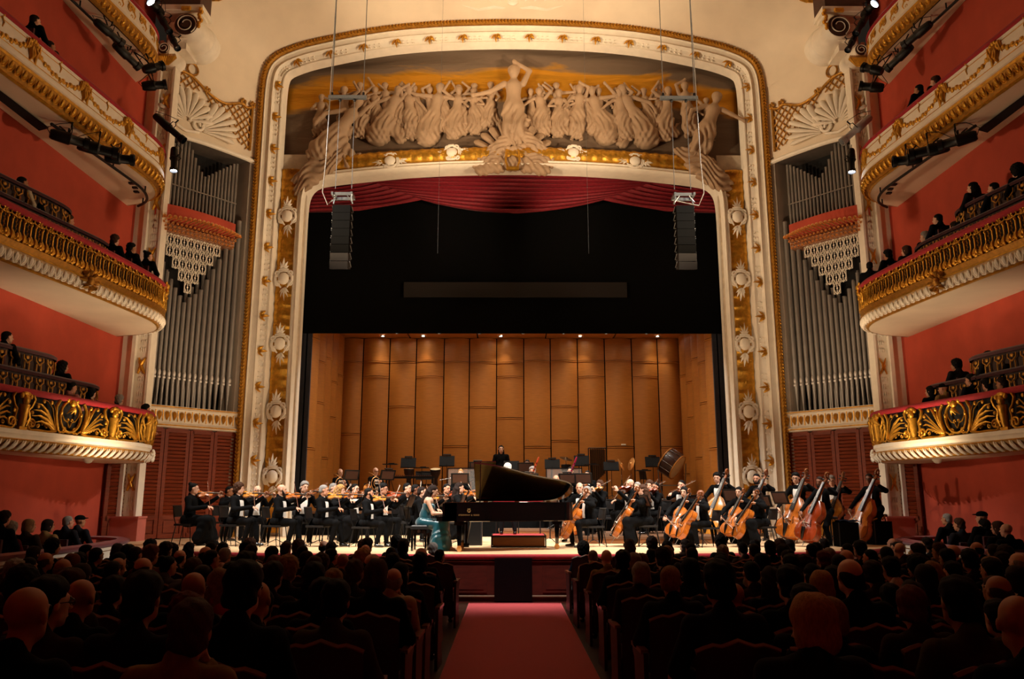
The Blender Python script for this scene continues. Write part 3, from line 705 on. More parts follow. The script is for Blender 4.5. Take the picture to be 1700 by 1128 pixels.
def medallion():
    m = MB(); ov = [(.31*math.sin(a), .04, .39+.33*math.cos(a)) for a in np.linspace(0, 2*PI, 25)]
    m.tube(ov, .03, 6, False); m.ball((0, .07, .67), (.1, .06, .08), 8)
    for s in (-1, 1):
        scroll2(m, [(s*x, y) for x, y in [(.27, .55), (.24, .4), (.16, .3), (.06, .27)]+spiral((.05, .31), .05, .01, -1.5, 1, 8)], .014)
        scroll2(m, [(s*x, y) for x, y in [(.06, .27), (.03, .2), (0, .16)]], .014); m.ball((s*.14, .06, .73), (.06, .04, .05), 6)
        m.ball((s*.3, .06, .45), (.035, .03, .05), 6)
    for a in (-.5, 0, .5): leafblade(m, [(0, .05, .62), (.05*a, .09, .57), (.12*a, .09, .52), (.2*a, .07, .48), (.26*a, .04, .44)], .035)
    return m
def herm():
    m = MB(); m.tube([(0, .03, .02), (0, .05, .15), (0, .06, .35), (0, .07, .5)], [.06, .07, .085, .1], 8, flat=.6)
    m.ball((0, .09, .58), (.085, .07, .1), 8); m.ball((0, .08, .7), (.13, .05, .05), 8); m.box((0, .04, .03), (.2, .1, .06))
    for s in (-1, 1):
        scroll2(m, [(s*x, y) for x, y in [(.1, .72), (.22, .74), (.3, .62), (.24, .48), (.16, .4), (.2, .25), (.14, .08)]], [.02, .04, .035, .03, .03, .035, .02], .03)
        scroll2(m, [(s*x, y) for x, y in spiral((.2, .12), .09, .02, 2.6, -1.2, 10)], .022); m.ball((s*.12, .08, .66), (.05, .05, .06), 6)
    return m
c0 = P1.arc_of_y(17.15); BAY = 2.72
for k in (-2, -1, 0, 1):
    d = c0+k*BAY
    if d+.4 < P1.L and d > 0: wrap(medallion(), P1, d, 3.28).build('medallion', GOLD, t1, 60)
    for f in (-1, 1):
        if 0 < d+f*1.2 < P1.L: wrap(palm_half(), P1, d, 3.28, 0, f).build('palm_scroll', GOLD, t1, 60)
    if d+BAY/2 < P1.L: wrap(herm(), P1, d+BAY/2, 3.28).build('herm', GOLD, t1, 60)
for k, d in enumerate(along(P1, P1.arc_of_y(19.6), P1.L-.9, 3)): wrap(herm(), P1, d, 3.28).build('herm', GOLD, t1, 60)
mb = MB(); mb.ball((0, .08, 0), (.09, .09, .1), 8)
for a in range(6): leafblade(mb, [(0, .1, 0), (.08*math.cos(a), .14, .08*math.sin(a)), (.14*math.cos(a), .12, .14*math.sin(a)), (.18*math.cos(a), .1, .16*math.sin(a))], .04)
wrap(mb, P1, P1.arc_of_y(20.3), 3.02).build('corner_spray', IVORY, t1)
mb = MB(); mb.ball((-9.9, 19.0, 2.84), (.1, .1, .07), 10); mb.lathe([(.12, 2.87), (.12, 2.84), (.0, 2.84)], 12, Matrix.Translation((-9.9, 19.0, 0))); mb.build('dome_fitting', IVORY, t1)
inner_parapet(t1, [(-10.62, 12.5), (-10.1, 15.7), (-9.78, 17.7), (-9.62, 18.5), (-9.85, 19.0), (-10.62, 19.15)], 4.5, .6)
inner_parapet(t1, [(-10.7, 12.5), (-10.3, 15.4), (-9.98, 16.8), (-9.95, 17.3), (-10.2, 17.65), (-10.62, 17.75)], 4.95, .6)
# ---- tier two: gilt balusters
P2 = Path([(-9.95, 8), (-9.65, 11.5), (-9.38, 13.9), (-9.0, 16.4), (-8.8, 18.6), (-8.78, 19.6), (-9.1, 20.5), (-9.75, 21.05), (-10.62, 21.3)])
t2 = empty('balcony', label='second balcony on the left, front of slim gilt balusters', cat='balcony', group='balcony tiers')
rail(P2, 7.27, t2)
psweep(P2, [(-.1, 7.22), (-.1, 6.62)]).build('dark_backing', BACK, t2)
psweep(P2, [(.03, 6.66), (.07, 6.64), (.07, 6.6), (.03, 6.55), (.03, 6.52)]).build('gold_plinth', GOLDD, t2)
psweep(P2, [(.03, 6.52), (.09, 6.5), (.09, 6.47)]).build('gold_fillet', GOLD, t2)
psweep(P2, [(.08, 6.47), (.06, 6.42), (.0, 6.33), (-.08, 6.27), (-.1, 6.25)]).build('cornice_cove', mat('shaded_cream', '#b08a58', .6, var=.15), t2)  # cove colour carries the brown shading between the eggs
psweep(P2, [(-.07, 6.28), (-.06, 6.245), (-.1, 6.23)]).build('gold_fillet', GOLD, t2)
soffit(P2, 6.24, 'soffit', CREAM, t2, o=-.09); soffit(P2, 6.6, 'balcony_floor', DVELVET, t2)
E0 = P2.arc_of_y(11.6)
ornaments(P2, EGGI, 'cornice_egg', t2, 6.37, .03, .19, E0, -.35)
mb = MB(); mb.tube([(0, .02, .2), (0, .02, .46)], [.02, .024], 6); mb.tube([(-.05, .03, .5), (0, .04, .47), (.05, .03, .5), (.06, .03, .54), (.03, .03, .56)], .016, 5); mb.ball((0, .03, .43), .03, 6)
mb.tube([(0, .02, .02), (0, .04, .08), (0, .05, .13), (0, .03, .2)], [.03, .06, .045, .022], 7)
BAL = mb.mesh('baluster', GOLD)
mb = MB()
for k in range(7): mb.ball((.008*(-1)**k, .02, .47-.045*k), (.018, .016, .024), 5)
mb.tube([(x, .05, v) for x, v in spiral((.06, .07), .06, .015, 2, 1.2, 9)], .022, 5); mb.tube([(-x, .05, v) for x, v in spiral((.06, .07), .06, .015, 2, 1.2, 9)], .022, 5); mb.ball((0, .07, .12), (.045, .03, .05), 6)
PEN = mb.mesh('bead_pendant', GOLD)
mb = MB()
for s in (-1, 1): mb.tube([(s*x, .04, v) for x, v in [(0, .57), (.07, .6), (.13, .55)]+spiral((.11, .5), .05, .012, 1.2, -1, 7)], .018, 5)
CRS = mb.mesh('scroll_crest', GOLD)
n2 = int((P2.L-.5-E0)/.3)
for i in range(n2):
    for me, nm, o in ((BAL, 'baluster', .08), (BAL, 'baluster', .2), (PEN, 'bead_pendant', 0.), (CRS, 'scroll_crest', .14)):
        p, t, q = P2.at(E0+.3*i+o); place(nm, me, t2, (p.x, p.y, 6.64), (0, 0, math.atan2(t.y, t.x)+PI))
wrap(medallion(), P2, P2.arc_of_y(19.9), 6.6, .02).build('corner_medallion', GOLD, t2, 60)
mb = MB(); mb.ball((0, .12, 0), (.1, .08, .1), 9)
for a in range(8): mb.tube([(.12*math.cos(a*.8), .1, .12*math.sin(a*.8)), (.2*math.cos(a*.8), .13, .2*math.sin(a*.8)), (.3*math.cos(a*.8), .08, .24*math.sin(a*.8))], [.03, .06, .01], 6)
wrap(mb, P2, P2.arc_of_y(16.4), 6.45).build('mask_boss', GOLDD, t2)
inner_parapet(t2, [(-10.4, 11.5), (-9.85, 14.6), (-9.42, 17), (-9.3, 17.8), (-9.6, 18.4), (-10.62, 18.7)], 7.68, .55)
inner_parapet(t2, [(-10.6, 11.5), (-10.1, 14.4), (-9.72, 16.1), (-9.66, 16.7), (-9.95, 17.15), (-10.62, 17.35)], 8.12, .55)
# ---- tier three: cream front with gilt garlands
P3 = Path([(-10.25, 8), (-9.98, 11), (-9.71, 13.7), (-9.42, 16.5), (-9.2, 18.8), (-9.17, 19.6), (-9.4, 20.4), (-9.95, 20.95), (-10.62, 21.2)])
t3 = empty('balcony', label='third balcony on the left, cream front with gilt garlands', cat='balcony', group='balcony tiers')
rail(P3, 10.98, t3)
psweep(P3, [(.04, 10.94), (.06, 10.9), (.03, 10.87), (.05, 10.6), (.08, 10.35), (.08, 10.3), (.04, 10.26)]).build('cream_front', IVORY, t3)
for z, o in ((10.84, .035), (10.42, .08)): psweep(P3, [(o, z+.008), (o+.012, z), (o, z-.008)]).build('gold_line', GOLD, t3)
psweep(P3, [(.04, 10.26), (.1, 10.24), (.12, 10.2), (.1, 10.17)]).build('gold_fillet', GOLD, t3)
psweep(P3, [(.1, 10.17), (.08, 10.08), (.0, 9.98), (-.08, 9.92)]).build('cornice_cove', GOLDD, t3)
psweep(P3, [(-.06, 9.94), (-.05, 9.9), (-.1, 9.88)]).build('gold_fillet', GOLD, t3)
soffit(P3, 9.89, 'soffit', CREAM, t3, o=-.09); soffit(P3, 10.3, 'balcony_floor', DVELVET, t3)
G0 = P3.arc_of_y(11.3)
ornaments(P3, EGGG, 'cornice_egg', t3, 10.07, .05, .19, G0, -.4)
def garland(P, d, z, span, drop, par):
    m = MB(); N = 15
    for i in range(N):
        f = i/(N-1); u = span*f; v = -drop*4*f*(1-f); m.ball((u, .05+.01*(i % 2), v+.015*(-1)**i), (.062, .04, .05+.02*math.sin(PI*f)), 6)
    m.tube([(span*f, .03, -drop*4*f*(1-f)) for f in np.linspace(0, 1, 12)], [.03+.02*math.sin(PI*f) for f in np.linspace(0, 1, 12)], 6)
    wrap(m, P, d, z).build('garland_swag', GOLD, par, 60)
    k = MB()
    for a in range(9): k.ball((.1*math.cos(a*.7), .06, .09*math.sin(a*.7)), (.055, .045, .05), 6)
    for s in (-1, 1): k.tube([(0, .05, 0), (s*.09, .07, -.14), (s*.05, .07, -.28), (s*.11, .05, -.42)], [.035, .055, .045, .015], 6); k.tube([(0, .05, 0), (s*.15, .07, .04), (s*.17, .06, -.1), (s*.2, .05, -.2)], [.02, .04, .035, .01], 6)
    k.tube([(0, .06, -.05), (.0, .08, -.2), (0, .06, -.3)], [.03, .05, .015], 6)
    wrap(k, P, d, z+.02).build('ribbon_knot', GOLD, par, 60)
    q = MB(); q.tube([(0, .04, .05), (-.03, .05, -.02), (.03, .05, -.1), (0, .04, -.2)], .015, 5); q.ball((0, .05, .04), .03, 6)
    wrap(q, P, d+span/2, z+.1).build('leaf_drop', GOLD, par, 60)
kd = P3.arc_of_y(14.6)
for k in range(-2, 5):
    d = kd+k*1.68
    if d+1.68 < P3.L-.2: garland(P3, d, 10.78, 1.68, .26, t3)
inner_parapet(t3, [(-10.62, 11.5), (-10.3, 14.5), (-10.1, 16.6), (-10.08, 17.2), (-10.25, 17.6), (-10.62, 17.7)], 11.25, .5)
# ---- tier four
P4 = Path([(-10.5, 12), (-10.22, 14.5), (-9.95, 17), (-9.72, 19), (-9.7, 19.8), (-9.9, 20.4), (-10.3, 20.8), (-10.62, 21)])
t4 = empty('balcony', label='top balcony on the left, cream front with gilt scrollwork', cat='balcony', group='balcony tiers')
rail(P4, 14.45, t4)
psweep(P4, [(.04, 14.4), (.06, 14.36), (.03, 14.33), (.06, 14.0), (.09, 13.9), (.05, 13.85)]).build('cream_front', IVORY, t4)
psweep(P4, [(.05, 13.85), (.12, 13.8), (.1, 13.76)]).build('gold_fillet', GOLD, t4)
psweep(P4, [(.1, 13.76), (.08, 13.66), (0, 13.55), (-.08, 13.5)]).build('cornice_cove', GOLDD, t4)
soffit(P4, 13.48, 'soffit', CREAM, t4, o=-.09); soffit(P4, 13.85, 'balcony_floor', DVELVET, t4)
ornaments(P4, EGGG, 'cornice_egg', t4, 13.66, .04, .2, 1.2, -.4)
sc_ = MB(); sc_.tube([(x, .05, v) for x, v in [(-.2, .05), (-.1, .16), (.02, .22)]+spiral((.06, .12), .1, .02, 1.6, -1.2, 10)], .022, 6); sc_.tube([(x, .05, v) for x, v in [(-.2, .05), (-.12, -.08)]+spiral((-.05, -.04), .07, .015, -2, 1.2, 9)], .018, 6)
for a in range(4): sc_.tube([(-.15+.06*a, .04, .1), (-.12+.07*a, .06, .22), (-.05+.07*a, .04, .3)], [.015, .022, .006], 5)
SCM = sc_.mesh('gilt_scroll', GOLD)
for d in along(P4, 2.0, P4.L-.4, 13):
    p, t, q = P4.at(d); place('gilt_scroll', SCM, t4, (p.x, p.y, 14.05), (0, 0, math.atan2(t.y, t.x)+PI))
# ---- ground-level box
P0 = Path([(-8.6, 8), (-8.45, 11), (-8.4, 13.4), (-8.45, 15.5), (-8.7, 18.0), (-9.05, 19.6), (-9.6, 20.35), (-10.4, 20.7)])
t0 = empty('stalls_box', label='ground-level box on the left with dark red velvet parapet', cat='box', group='ground-level boxes')
psweep(P0, [(-.2, .99), (-.2, 1.05), (-.05, 1.07), (.08, 1.04), (.08, .98), (.03, .95)]).build('velvet_rail', mat('box_velvet', '#7c1220', .8, var=.15, scale=20, sheen=.3), t0, 60)
psweep(P0, [(.03, .96), (.04, .55), (.06, .5), (.06, .02)]).build('cream_front', IVORY, t0)
for z in (.88, .62): psweep(P0, [(.035, z+.008), (.05, z), (.04, z-.008)]).build('gold_line', GOLDD, t0)
for d in along(P0, 3.5, P0.L-.6, 9):
    m = MB(); m.ball((0, .06, 0), (.05, .03, .06), 6)
    for s in (-1, 1): m.tube([(s*x, .05, v) for x, v in [(.04, 0), (.12, .05), (.2, .02), (.26, .06)]], [.02, .025, .02, .006], 5)
    wrap(m, P0, d, .75).build('gilt_motif', GOLDD, t0, 60)
soffit(P0, .55, 'box_floor', DVELVET, t0)
for o, nm in ((t1, 'lowest balcony on the right, front of gilded acanthus openwork'), (t2, 'second balcony on the right, front of slim gilt balusters'), (t3, 'third balcony on the right, cream front with gilt garlands'),
              (t4, 'top balcony on the right, cream front with gilt scrollwork'), (t0, 'ground-level box on the right with dark red velvet parapet')):
    c = copy_tree(o); c.scale = (-1, 1, 1); c['label'] = nm
# dark air slots in the soffits
for s, nm in ((-1, 'left'), (1, 'right')):
    for P, z, y0, y1, w_ in ((P3, 9.86, 11.5, 16.3, 'third'), (P4, 13.45, 12.5, 16.2, 'top')):
        mb = MB(); G = []
        for y in np.linspace(y0, y1, 9):
            p, t, q = P.at(P.arc_of_y(y)); x = -10.38+.22*(1 if y < y1 else 1)
            G.append([(s*(-p.x*.35+10.45*.65), y, z), (s*(-p.x*.12+10.5*.88), y+.12, z)])
        mb.grid(G); mb.grid([[(x, y, z-.02) for x, y, z in r] for r in G])
        tag(mb.build('ceiling_slot', mat('slot_black', '#070606', .9)), f'long dark air slot under the {w_} balcony on the {nm}', 'vent')
# ---- pilasters beside the organ
RIB = MB()
for s in (-1, 1): RIB.tube([(s*.09, -.02, -.22), (s*.03, -.05, -.08), (-s*.03, -.06, .08), (-s*.09, -.02, .22)], [.03, .05, .05, .02], 6, flat=.5)
RIB.box((0, -.06, 0), (.1, .03, .06)); RIBM = RIB.mesh('gilt_ribbon', GOLD)
BELL = MB()
for k in (-1, 0, 1): BELL.tube([(k*.05, -.01, .06), (k*.05, -.03, 0), (k*.06, -.01, -.07)], [.01, .022, .012], 5)
BELM = BELL.mesh('stucco_husk', IVORY)
for s, nm in ((-1, 'left'), (1, 'right')):
    mb = MB(); mb.box((s*10.02, 21.72, 8), (.36, .3, 14.2)); mb.box((s*10.24, 21.64, 8), (.1, .42, 14.2)); mb.box((s*9.83, 21.66, 8), (.06, .36, 14.2)); mb.box((s*10.45, 21.75, 8), (.34, .3, 14.2))
    o = struct('trim_pilaster_'+nm, mb, IVORY, label=f'cream pilaster with gilt ribbons beside the organ on the {nm}')
    mb = MB(); mb.box((s*10.15, 21.6, 1.2), (.95, .5, .6)); mb.box((s*10.15, 21.58, 1.5), (1.0, .54, .05)); mb.build('rose_plinth', REDPALE, o)
    for z in np.arange(2.4, 14, 1.55): place('gilt_ribbon', RIBM, o, (s*10.02, 21.56, z))
    for z in np.arange(1.75, 14.2, .2):
        if abs(((z-2.4+.775) % 1.55)-.775) > .25: place('stucco_husk', BELM, o, (s*10.02, 21.565, z))
# ---- volute consoles under the top tier
UMB = mat('console_brown', '#4a2d20', .7, var=.15)  # dark brown for the volute faces and the block above
for s, nm in ((-1, 'left'), (1, 'right')):
    co = empty('console_bracket', (s*9.35, 20.9, 15.29), label=f'cream volute console high in the {nm} corner of the cove', cat='bracket', group='volute consoles')
    for (x, z, r, dep, nmz) in ((0, 0, .33, 1.3, 'large_volute'), (.57, -.75, .17, .9, 'small_volute')):
        R_ = Matrix.Rotation(-PI/2, 4, 'X')
        mb = MB(); mb.lathe([(r, 0), (r*1.08, .02), (r*1.12, dep*.15), (r*1.2, dep*.17), (r*1.3, dep*.32), (r*1.28, dep*.4), (r*1.42, dep*.5), (r*1.5, dep*.62), (r*1.46, dep*.66), (r*1.62, dep*.7), (r*1.62, dep)], 24, R_); v = mb.build(nmz, IVORY, co, 50, loc=(s*x, 0, z))
        mb = MB(); mb.lathe([(0, -.03), (r*.4, -.03), (r*.42, .03), (r*.62, .03), (r*.64, -.01), (r, 0)], 24, R_); mb.build('volute_face', UMB, v)
        mb = MB(); mb.tube([(x_, -.03, z_) for x_, z_ in spiral((0, 0), r*.95, r*.3, -1, 1.6, 30)], .016, 5); mb.build('spiral_fillet', IVORY, v)
    mb = MB(); mb.box((s*.22, .3, .52), (1.35, .7, .16)); mb.box((s*.22, .3, .42), (1.2, .6, .1)); mb.box((s*.25, .55, -.12), (.5, .9, .5)); mb.box((s*.35, .7, -.45), (.55, .8, .3)); mb.build('console_body', IVORY, co)
    mb = MB(); mb.box((s*.22, .4, 1.0), (1.15, .8, .8)); mb.build('frieze_block', UMB, co)
    mb = MB()
    for k in range(9): mb.tube([(s*(.6-.05*k+.05), .0, -.95), (s*(.66-.06*k), -.12, -1.1), (s*(.62-.03*k), -.06, -1.32)], [.03, .06, .012], 6)
    mb.build('gilt_acanthus', GOLD, co); mb = MB()
    for k in range(7): mb.ball((-s*(.4+.04*math.sin(k*2)), -.05, .45-.09*k), (.06, .06, .07), 6)
    mb.build('gilt_pendant', GOLD, co); mb = MB()
    for k in range(5): mb.ball((s*(.05*k-.1), -.08, .45), (.05, .06, .08), 6)
    mb.build('gilt_mask', GOLD, co)
# ================================================================== organ (left, mirrored to the right)
og = empty('pipe_organ', label='pipe organ facade left of the stage, grey pipes and brass horizontal trumpets', cat='organ', group='organ facades')
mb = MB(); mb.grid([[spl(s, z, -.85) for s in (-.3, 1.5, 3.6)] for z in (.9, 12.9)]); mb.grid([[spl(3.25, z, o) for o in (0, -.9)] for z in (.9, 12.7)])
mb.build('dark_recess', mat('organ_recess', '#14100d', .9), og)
def interp(T, s):
    T = sorted(T)
    return float(np.interp(s, [a for a, _ in T], [b for _, b in T]))
LOWT = [(3.0, 9.27), (2.77, 8.85), (2.56, 8.4), (2.35, 8.06), (2.16, 7.8), (1.95, 7.5), (1.73, 7.75), (1.51, 7.9), (1.38, 8.11), (1.2, 8.52), (.98, 8.93), (.78, 9.41), (.55, 9.87), (.38, 10.42)]
WHITE = mat('pipe_mouth_metal', '#c9c2ba', .45, .4, var=.08)
ss = []; s = .36
while s < 3.05: ss.append(s); s += .205-.028*s
mouth = MB(); mouth.ball((0, -.01, 0), (.042, .02, .09), 8); mouth.box((0, -.012, -.13), (.07, .02, .05)); MOM = mouth.mesh('pipe_mouth', WHITE)
for i, s in enumerate(ss):
    r = .085-.012*s; zt = interp(LOWT, s); zm = 5.42
    mb = MB(); mb.lathe([(.018, 4.48), (r*.95, zm-.14), (r, zm-.08), (r, zt), (r*.85, zt), (r*.85, zt-.05)], 12)
    x, y, z = spl(s, 0, -.12); o = mb.build('facade_pipe', PIPE, og, 50, loc=(x, y, 0))
    d = SN2; place('pipe_mouth', MOM, o, (d.x*r*.95, d.y*r*.95, zm), (0, 0, math.atan2(d.y, d.x)+PI/2))
for i in range(16):           # second rank behind
    s = .45+i*.165; zt = interp(LOWT, s)+.25; mb = MB(); mb.lathe([(.05, 4.5), (.06, zt), (.05, zt)], 10); x, y, z = spl(s, 0, -.35); mb.build('inner_pipe', PIPE, og, 50, loc=(x, y, 0))
UPT = [(3.05, 12.05), (2.8, 12.1), (2.17, 12.5), (1.79, 11.8), (1.58, 11.5), (1.4, 11.62), (1.0, 11.95), (.58, 12.28)]
s = .52
while s < 3.1:
    zt = interp(UPT, s); mb = MB(); r = .04+.006*abs(math.sin(s*2)); mb.lathe([(.02, 10.15), (r, 10.5), (r, zt), (r*.8, zt)], 10)
    x, y, z = spl(s, 0, -.2); mb.build('upper_pipe', PIPE, og, 50, loc=(x, y, 0)); s += .115
mb = MB(); mb.tube([spl(.5, 10.95, -.13), spl(3.1, 10.95, -.13)], .02, 6); mb.build('pipe_rack_bar', PIPE, og)
sb = np.linspace(.62, 3.15, 14); bow = lambda s: .12+.16*math.sin(PI*(s-.6)/2.6)
mb = MB(); mb.grid([[spl(s, 9.74, -.3) for s in sb], [spl(s, 9.74, bow(s)) for s in sb], [spl(s, 10.2, bow(s)) for s in sb], [spl(s, 10.2, -.3) for s in sb]]); mb.build('red_fascia', RED, og)
tr = MB(); tr.lathe([(.01, -.75), (.014, -.3), (.02, -.1), (.035, -.03), (.055, 0), (.05, 0), (.03, -.03), (.012, -.1)], 10); TRM = tr.mesh('trumpet_pipe', BRASS)
def trumpet(s, z, out, sc, dip=.05):
    x, y, zz = spl(s, z, out); q = Vector((SN2.x, SN2.y, dip)).to_track_quat('Z', 'Y'); M = Matrix.Translation((x, y, zz)) @ q.to_matrix().to_4x4() @ Matrix.Diagonal((sc, sc, sc, 1))
    place('trumpet_pipe', TRM, og, M=M)
for i in range(20):
    s = .66+i*.124; trumpet(s, 9.72+.0*i, .45+.38*math.sin(PI*(i+.5)/20), 1.12, .1)
for r_ in range(3):
    for i in range(19): trumpet(.72+i*.125+.04*(r_ % 2), 9.6-.085*r_, .34-.06*r_+.12*math.sin(PI*i/19), .72, .0)
mb = MB(); mb.grid([[spl(s, 9.42, -.3) for s in sb], [spl(s, 9.42, .1) for s in sb], [spl(s, 9.64, .16) for s in sb], [spl(s, 9.64, -.3) for s in sb]]); mb.build('trumpet_chest', mat('chest_wood', '#8a5a3a', .5, var=.2), og)
# white stepped grille of interlaced tiles
tile = MB(); w_, h_ = .206, .325
el = [(w_/2+.09*math.sin(a), h_/2+.15*math.cos(a)) for a in np.linspace(0, 2*PI, 17)]
tile.tube([(x, 0, z) for x, z in el], .012, 5, False)
for a, c in (((0, 0), (.05, .1)), ((w_, 0), (w_-.05, .1)), ((0, h_), (.05, h_-.1)), ((w_, h_), (w_-.05, h_-.1))): tile.tube([(a[0], 0, a[1]), ((a[0]+c[0])/2+.01*(1 if a[0] == 0 else -1), 0, (a[1]+c[1])/2), (c[0], 0, c[1])], .009, 5)
for c in ((w_/2, h_*.86), (w_/2, h_*.14)): tile.tube([(c[0]-.0, 0, c[1]-.07), (c[0], 0, c[1]+.07)], .014, 5)
tile.add([(w_/2-.028, -.006, h_/2), (w_/2, -.006, h_/2-.05), (w_/2+.028, -.006, h_/2), (w_/2, -.006, h_/2+.05)], [(0, 1, 2, 3)])
for z in (0, h_): tile.box((w_/2, 0, z), (w_, .02, .009))
for x in (0, w_): tile.box((x, 0, h_/2), (.009, .02, h_))
TIL = tile.mesh('grille_tile', IVORY)
ang = math.atan2(ST.y, ST.x)
for r_, n_ in enumerate((9, 7, 5, 3, 1)):
    for i in range(n_):
        s = 1.96-(n_/2)*w_+i*w_; x, y, z = spl(s, 9.4-h_*(r_+1), .06); place('grille_tile', TIL, og, (x, y, z), (0, 0, ang))
# ivory entablature with gilt palmettes under the pipes
sl = np.linspace(-.05, 3.1, 8)
mb = MB(); mb.grid([[spl(s, z, o) for s in sl] for z, o in ((4.5, -.8), (4.5, .1), (4.44, .12), (4.42, .04), (4.05, .04), (4.0, .1), (3.92, .1), (3.9, 0), (3.9, -.5))]); mb.build('entablature', IVORY, og)
for z in (4.47, 3.97):
    mb = MB(); mb.tube([spl(s, z, .115) for s in sl], .018, 6); mb.build('gold_fillet', GOLD, og)
pm = MB()
for a in (-.9, -.45, 0, .45, .9): pm.tube([(0, -.01, -.12), (math.sin(a)*.05, -.03, 0), (math.sin(a)*.07, -.01, .04+.09*math.cos(a))], [.012, .022, .008], 5)
PMM = pm.mesh('gilt_palmette', GOLD)
bar = MB(); bar.box((0, -.005, 0), (.022, .02, .3)); BARM = bar.mesh('gilt_bar', GOLD)
for i in range(14):
    x, y, z = spl(.1+i*.215, 4.23, .045); place('gilt_palmette', PMM, og, (x, y, z), (0, 0, ang+PI))
    x, y, z = spl(.21+i*.215, 4.23, .045); place('gilt_bar', BARM, og, (x, y, z), (0, 0, ang+PI))
c = copy_tree(og); c.scale = (-1, 1, 1); c['label'] = 'pipe organ facade right of the stage, grey pipes and brass horizontal trumpets'
# louvred doors under the organ
SL = MB()
for k in range(23): SL.box((0, -.01, .62+k*.1), (.52, .05, .075), Matrix.Rotation(.5, 3, 'X'))
SLM = SL.mesh('louvre_slats', LOUVRE)
FRM = MB()
for x in (-.31, .31): FRM.box((x, 0, 1.48), (.1, .07, 2.94))
for z in (.06, .56, 2.92): FRM.box((0, 0, z), (.6, .07, .12))
FRMM = FRM.mesh('door_frame', LOUVRE)
LP = MB(); LP.box((0, .01, .3), (.54, .03, .42)); LP.box((0, -.01, .3), (.42, .03, .3)); LPM = LP.mesh('lower_panel', LOUVRE)
k = 0
for sd in (-1, 1):
    for i in range(5):
        k += 1; x, y, z = spl(.02+.36+i*.74, .92, -.03); x2 = x if sd < 0 else -x
        d = empty(f'door_{k}', (x2, y, .92), kind='structure', label='mahogany louvred door under the organ'); d.scale = (-1 if sd > 0 else 1, 1, 1); d.rotation_euler = (0, 0, (ang+PI) if sd < 0 else -(ang+PI))
        place('door_frame', FRMM, d); place('louvre_slats', SLM, d, kind='stuff'); place('lower_panel', LPM, d)
# trellis and shell ornament above the niche
def to_splay(mb, out):
    V = []
    for (a, o, z) in mb.V: V.append(spl(a, z, out-o))
    mb.V = V; return mb
tw = bpy.data.objects['wall_splay_left']; parts = []
TOP = [(3.15, 14.2), (2.9, 14.38), (2.5, 14.45), (2.2, 14.33), (1.85, 14.1), (1.5, 13.98), (1.2, 13.95), (.9, 14.1), (.62, 14.22), (.5, 14.1), (.28, 14.22)]
BOT = [(3.15, 13.6), (2.6, 13.95), (2.0, 14.0), (1.6, 13.55), (1.2, 13.25), (.8, 13.0), (.45, 12.75), (.28, 12.75)]
for fam in (1, -1):
    c = -6.
    while c < 6:
        pts = [(s, 13.5+fam*1.15*(s-1.6)+c) for s in np.linspace(.28, 3.15, 60)]
        seg = [(s, z) for s, z in pts if interp(BOT, s) < z < interp(TOP, s)]
        if len(seg) > 3:
            mb = MB(); mb.tube([(seg[0][0], 0, seg[0][1]), (seg[-1][0], 0, seg[-1][1])], .02, 5); parts.append(to_splay(mb, .05).build('trellis_bar', GOLDD, tw))
        c += .26
mb = MB(); P = smoothline([Vector((s, 0, z)) for s, z in TOP], 2); mb.tube(P, .045, 6); mb.tube([(.28, 0, 14.22), (.28, 0, 12.75)], .045, 6)
for (a, z) in ((1.85, 14.1), (.62, 14.22), (.28, 14.25)):
    for q in range(5): mb.ball((a+.07*math.cos(q*1.3), -.02, z+.05+.07*math.sin(q*1.3)), (.05, .03, .06), 6)
for (a, z, r) in ((2.35, 14.62, .17), (2.3, 14.95, .11)):
    mb.tube([(a+r*math.cos(t), 0, z+r*1.1*math.sin(t)) for t in np.linspace(0, 2*PI, 15)], .03, 5, False)
mb.tube([(2.25, 0, 15.05), (2.15, 0, 15.3), (2.2, 0, 15.5)], [.05, .04, .01], 6)
parts.append(to_splay(mb, .06).build('trellis_frame', GOLDD, tw, 60))
def fan(cs, cz, a0, a1, n, R, name, thick=.12):
    for k in range(n):
        a = a0+(a1-a0)*k/(n-1); mb = MB(); L = R*(.85+.15*math.sin(PI*k/(n-1)))
        mb.tube([(cs+math.cos(a)*L*f, -.02-.06*math.sin(f*2.8), cz+math.sin(a)*L*f) for f in (.12, .4, .7, .92, 1)], [.02, thick*.45, thick*.8, thick*.85, thick*.4], 7, flat=.6)
        parts.append(to_splay(mb, .04).build(name, IVORY, tw, 60))
fan(2.42, 12.95, -.1, 2.9, 12, 1.0, 'shell_lobe'); fan(2.0, 12.78, PI-.0, PI-1.15, 7, 1.35, 'wing_lobe', .13)
mb = MB(); mb.tube([(x, 0, z) for x, z in spiral((2.06, 12.95), .26, .05, 0, 1.6, 26)], .05, 7); mb.tube([(x, 0, z) for x, z in spiral((2.85, 13.05), .24, .05, PI, -1.5, 22)], .045, 7); mb.tube([(2.0, 0, 12.72), (2.4, -.02, 12.62), (2.7, 0, 12.72)], .05, 6); parts.append(to_splay(mb, .06).build('scroll_base', IVORY, tw, 60))
tr_ = bpy.data.objects['wall_splay_right']
for o in parts:
    c = o.copy(); COL.objects.link(c); c.parent = tr_; c.scale = (-1, 1, 1)
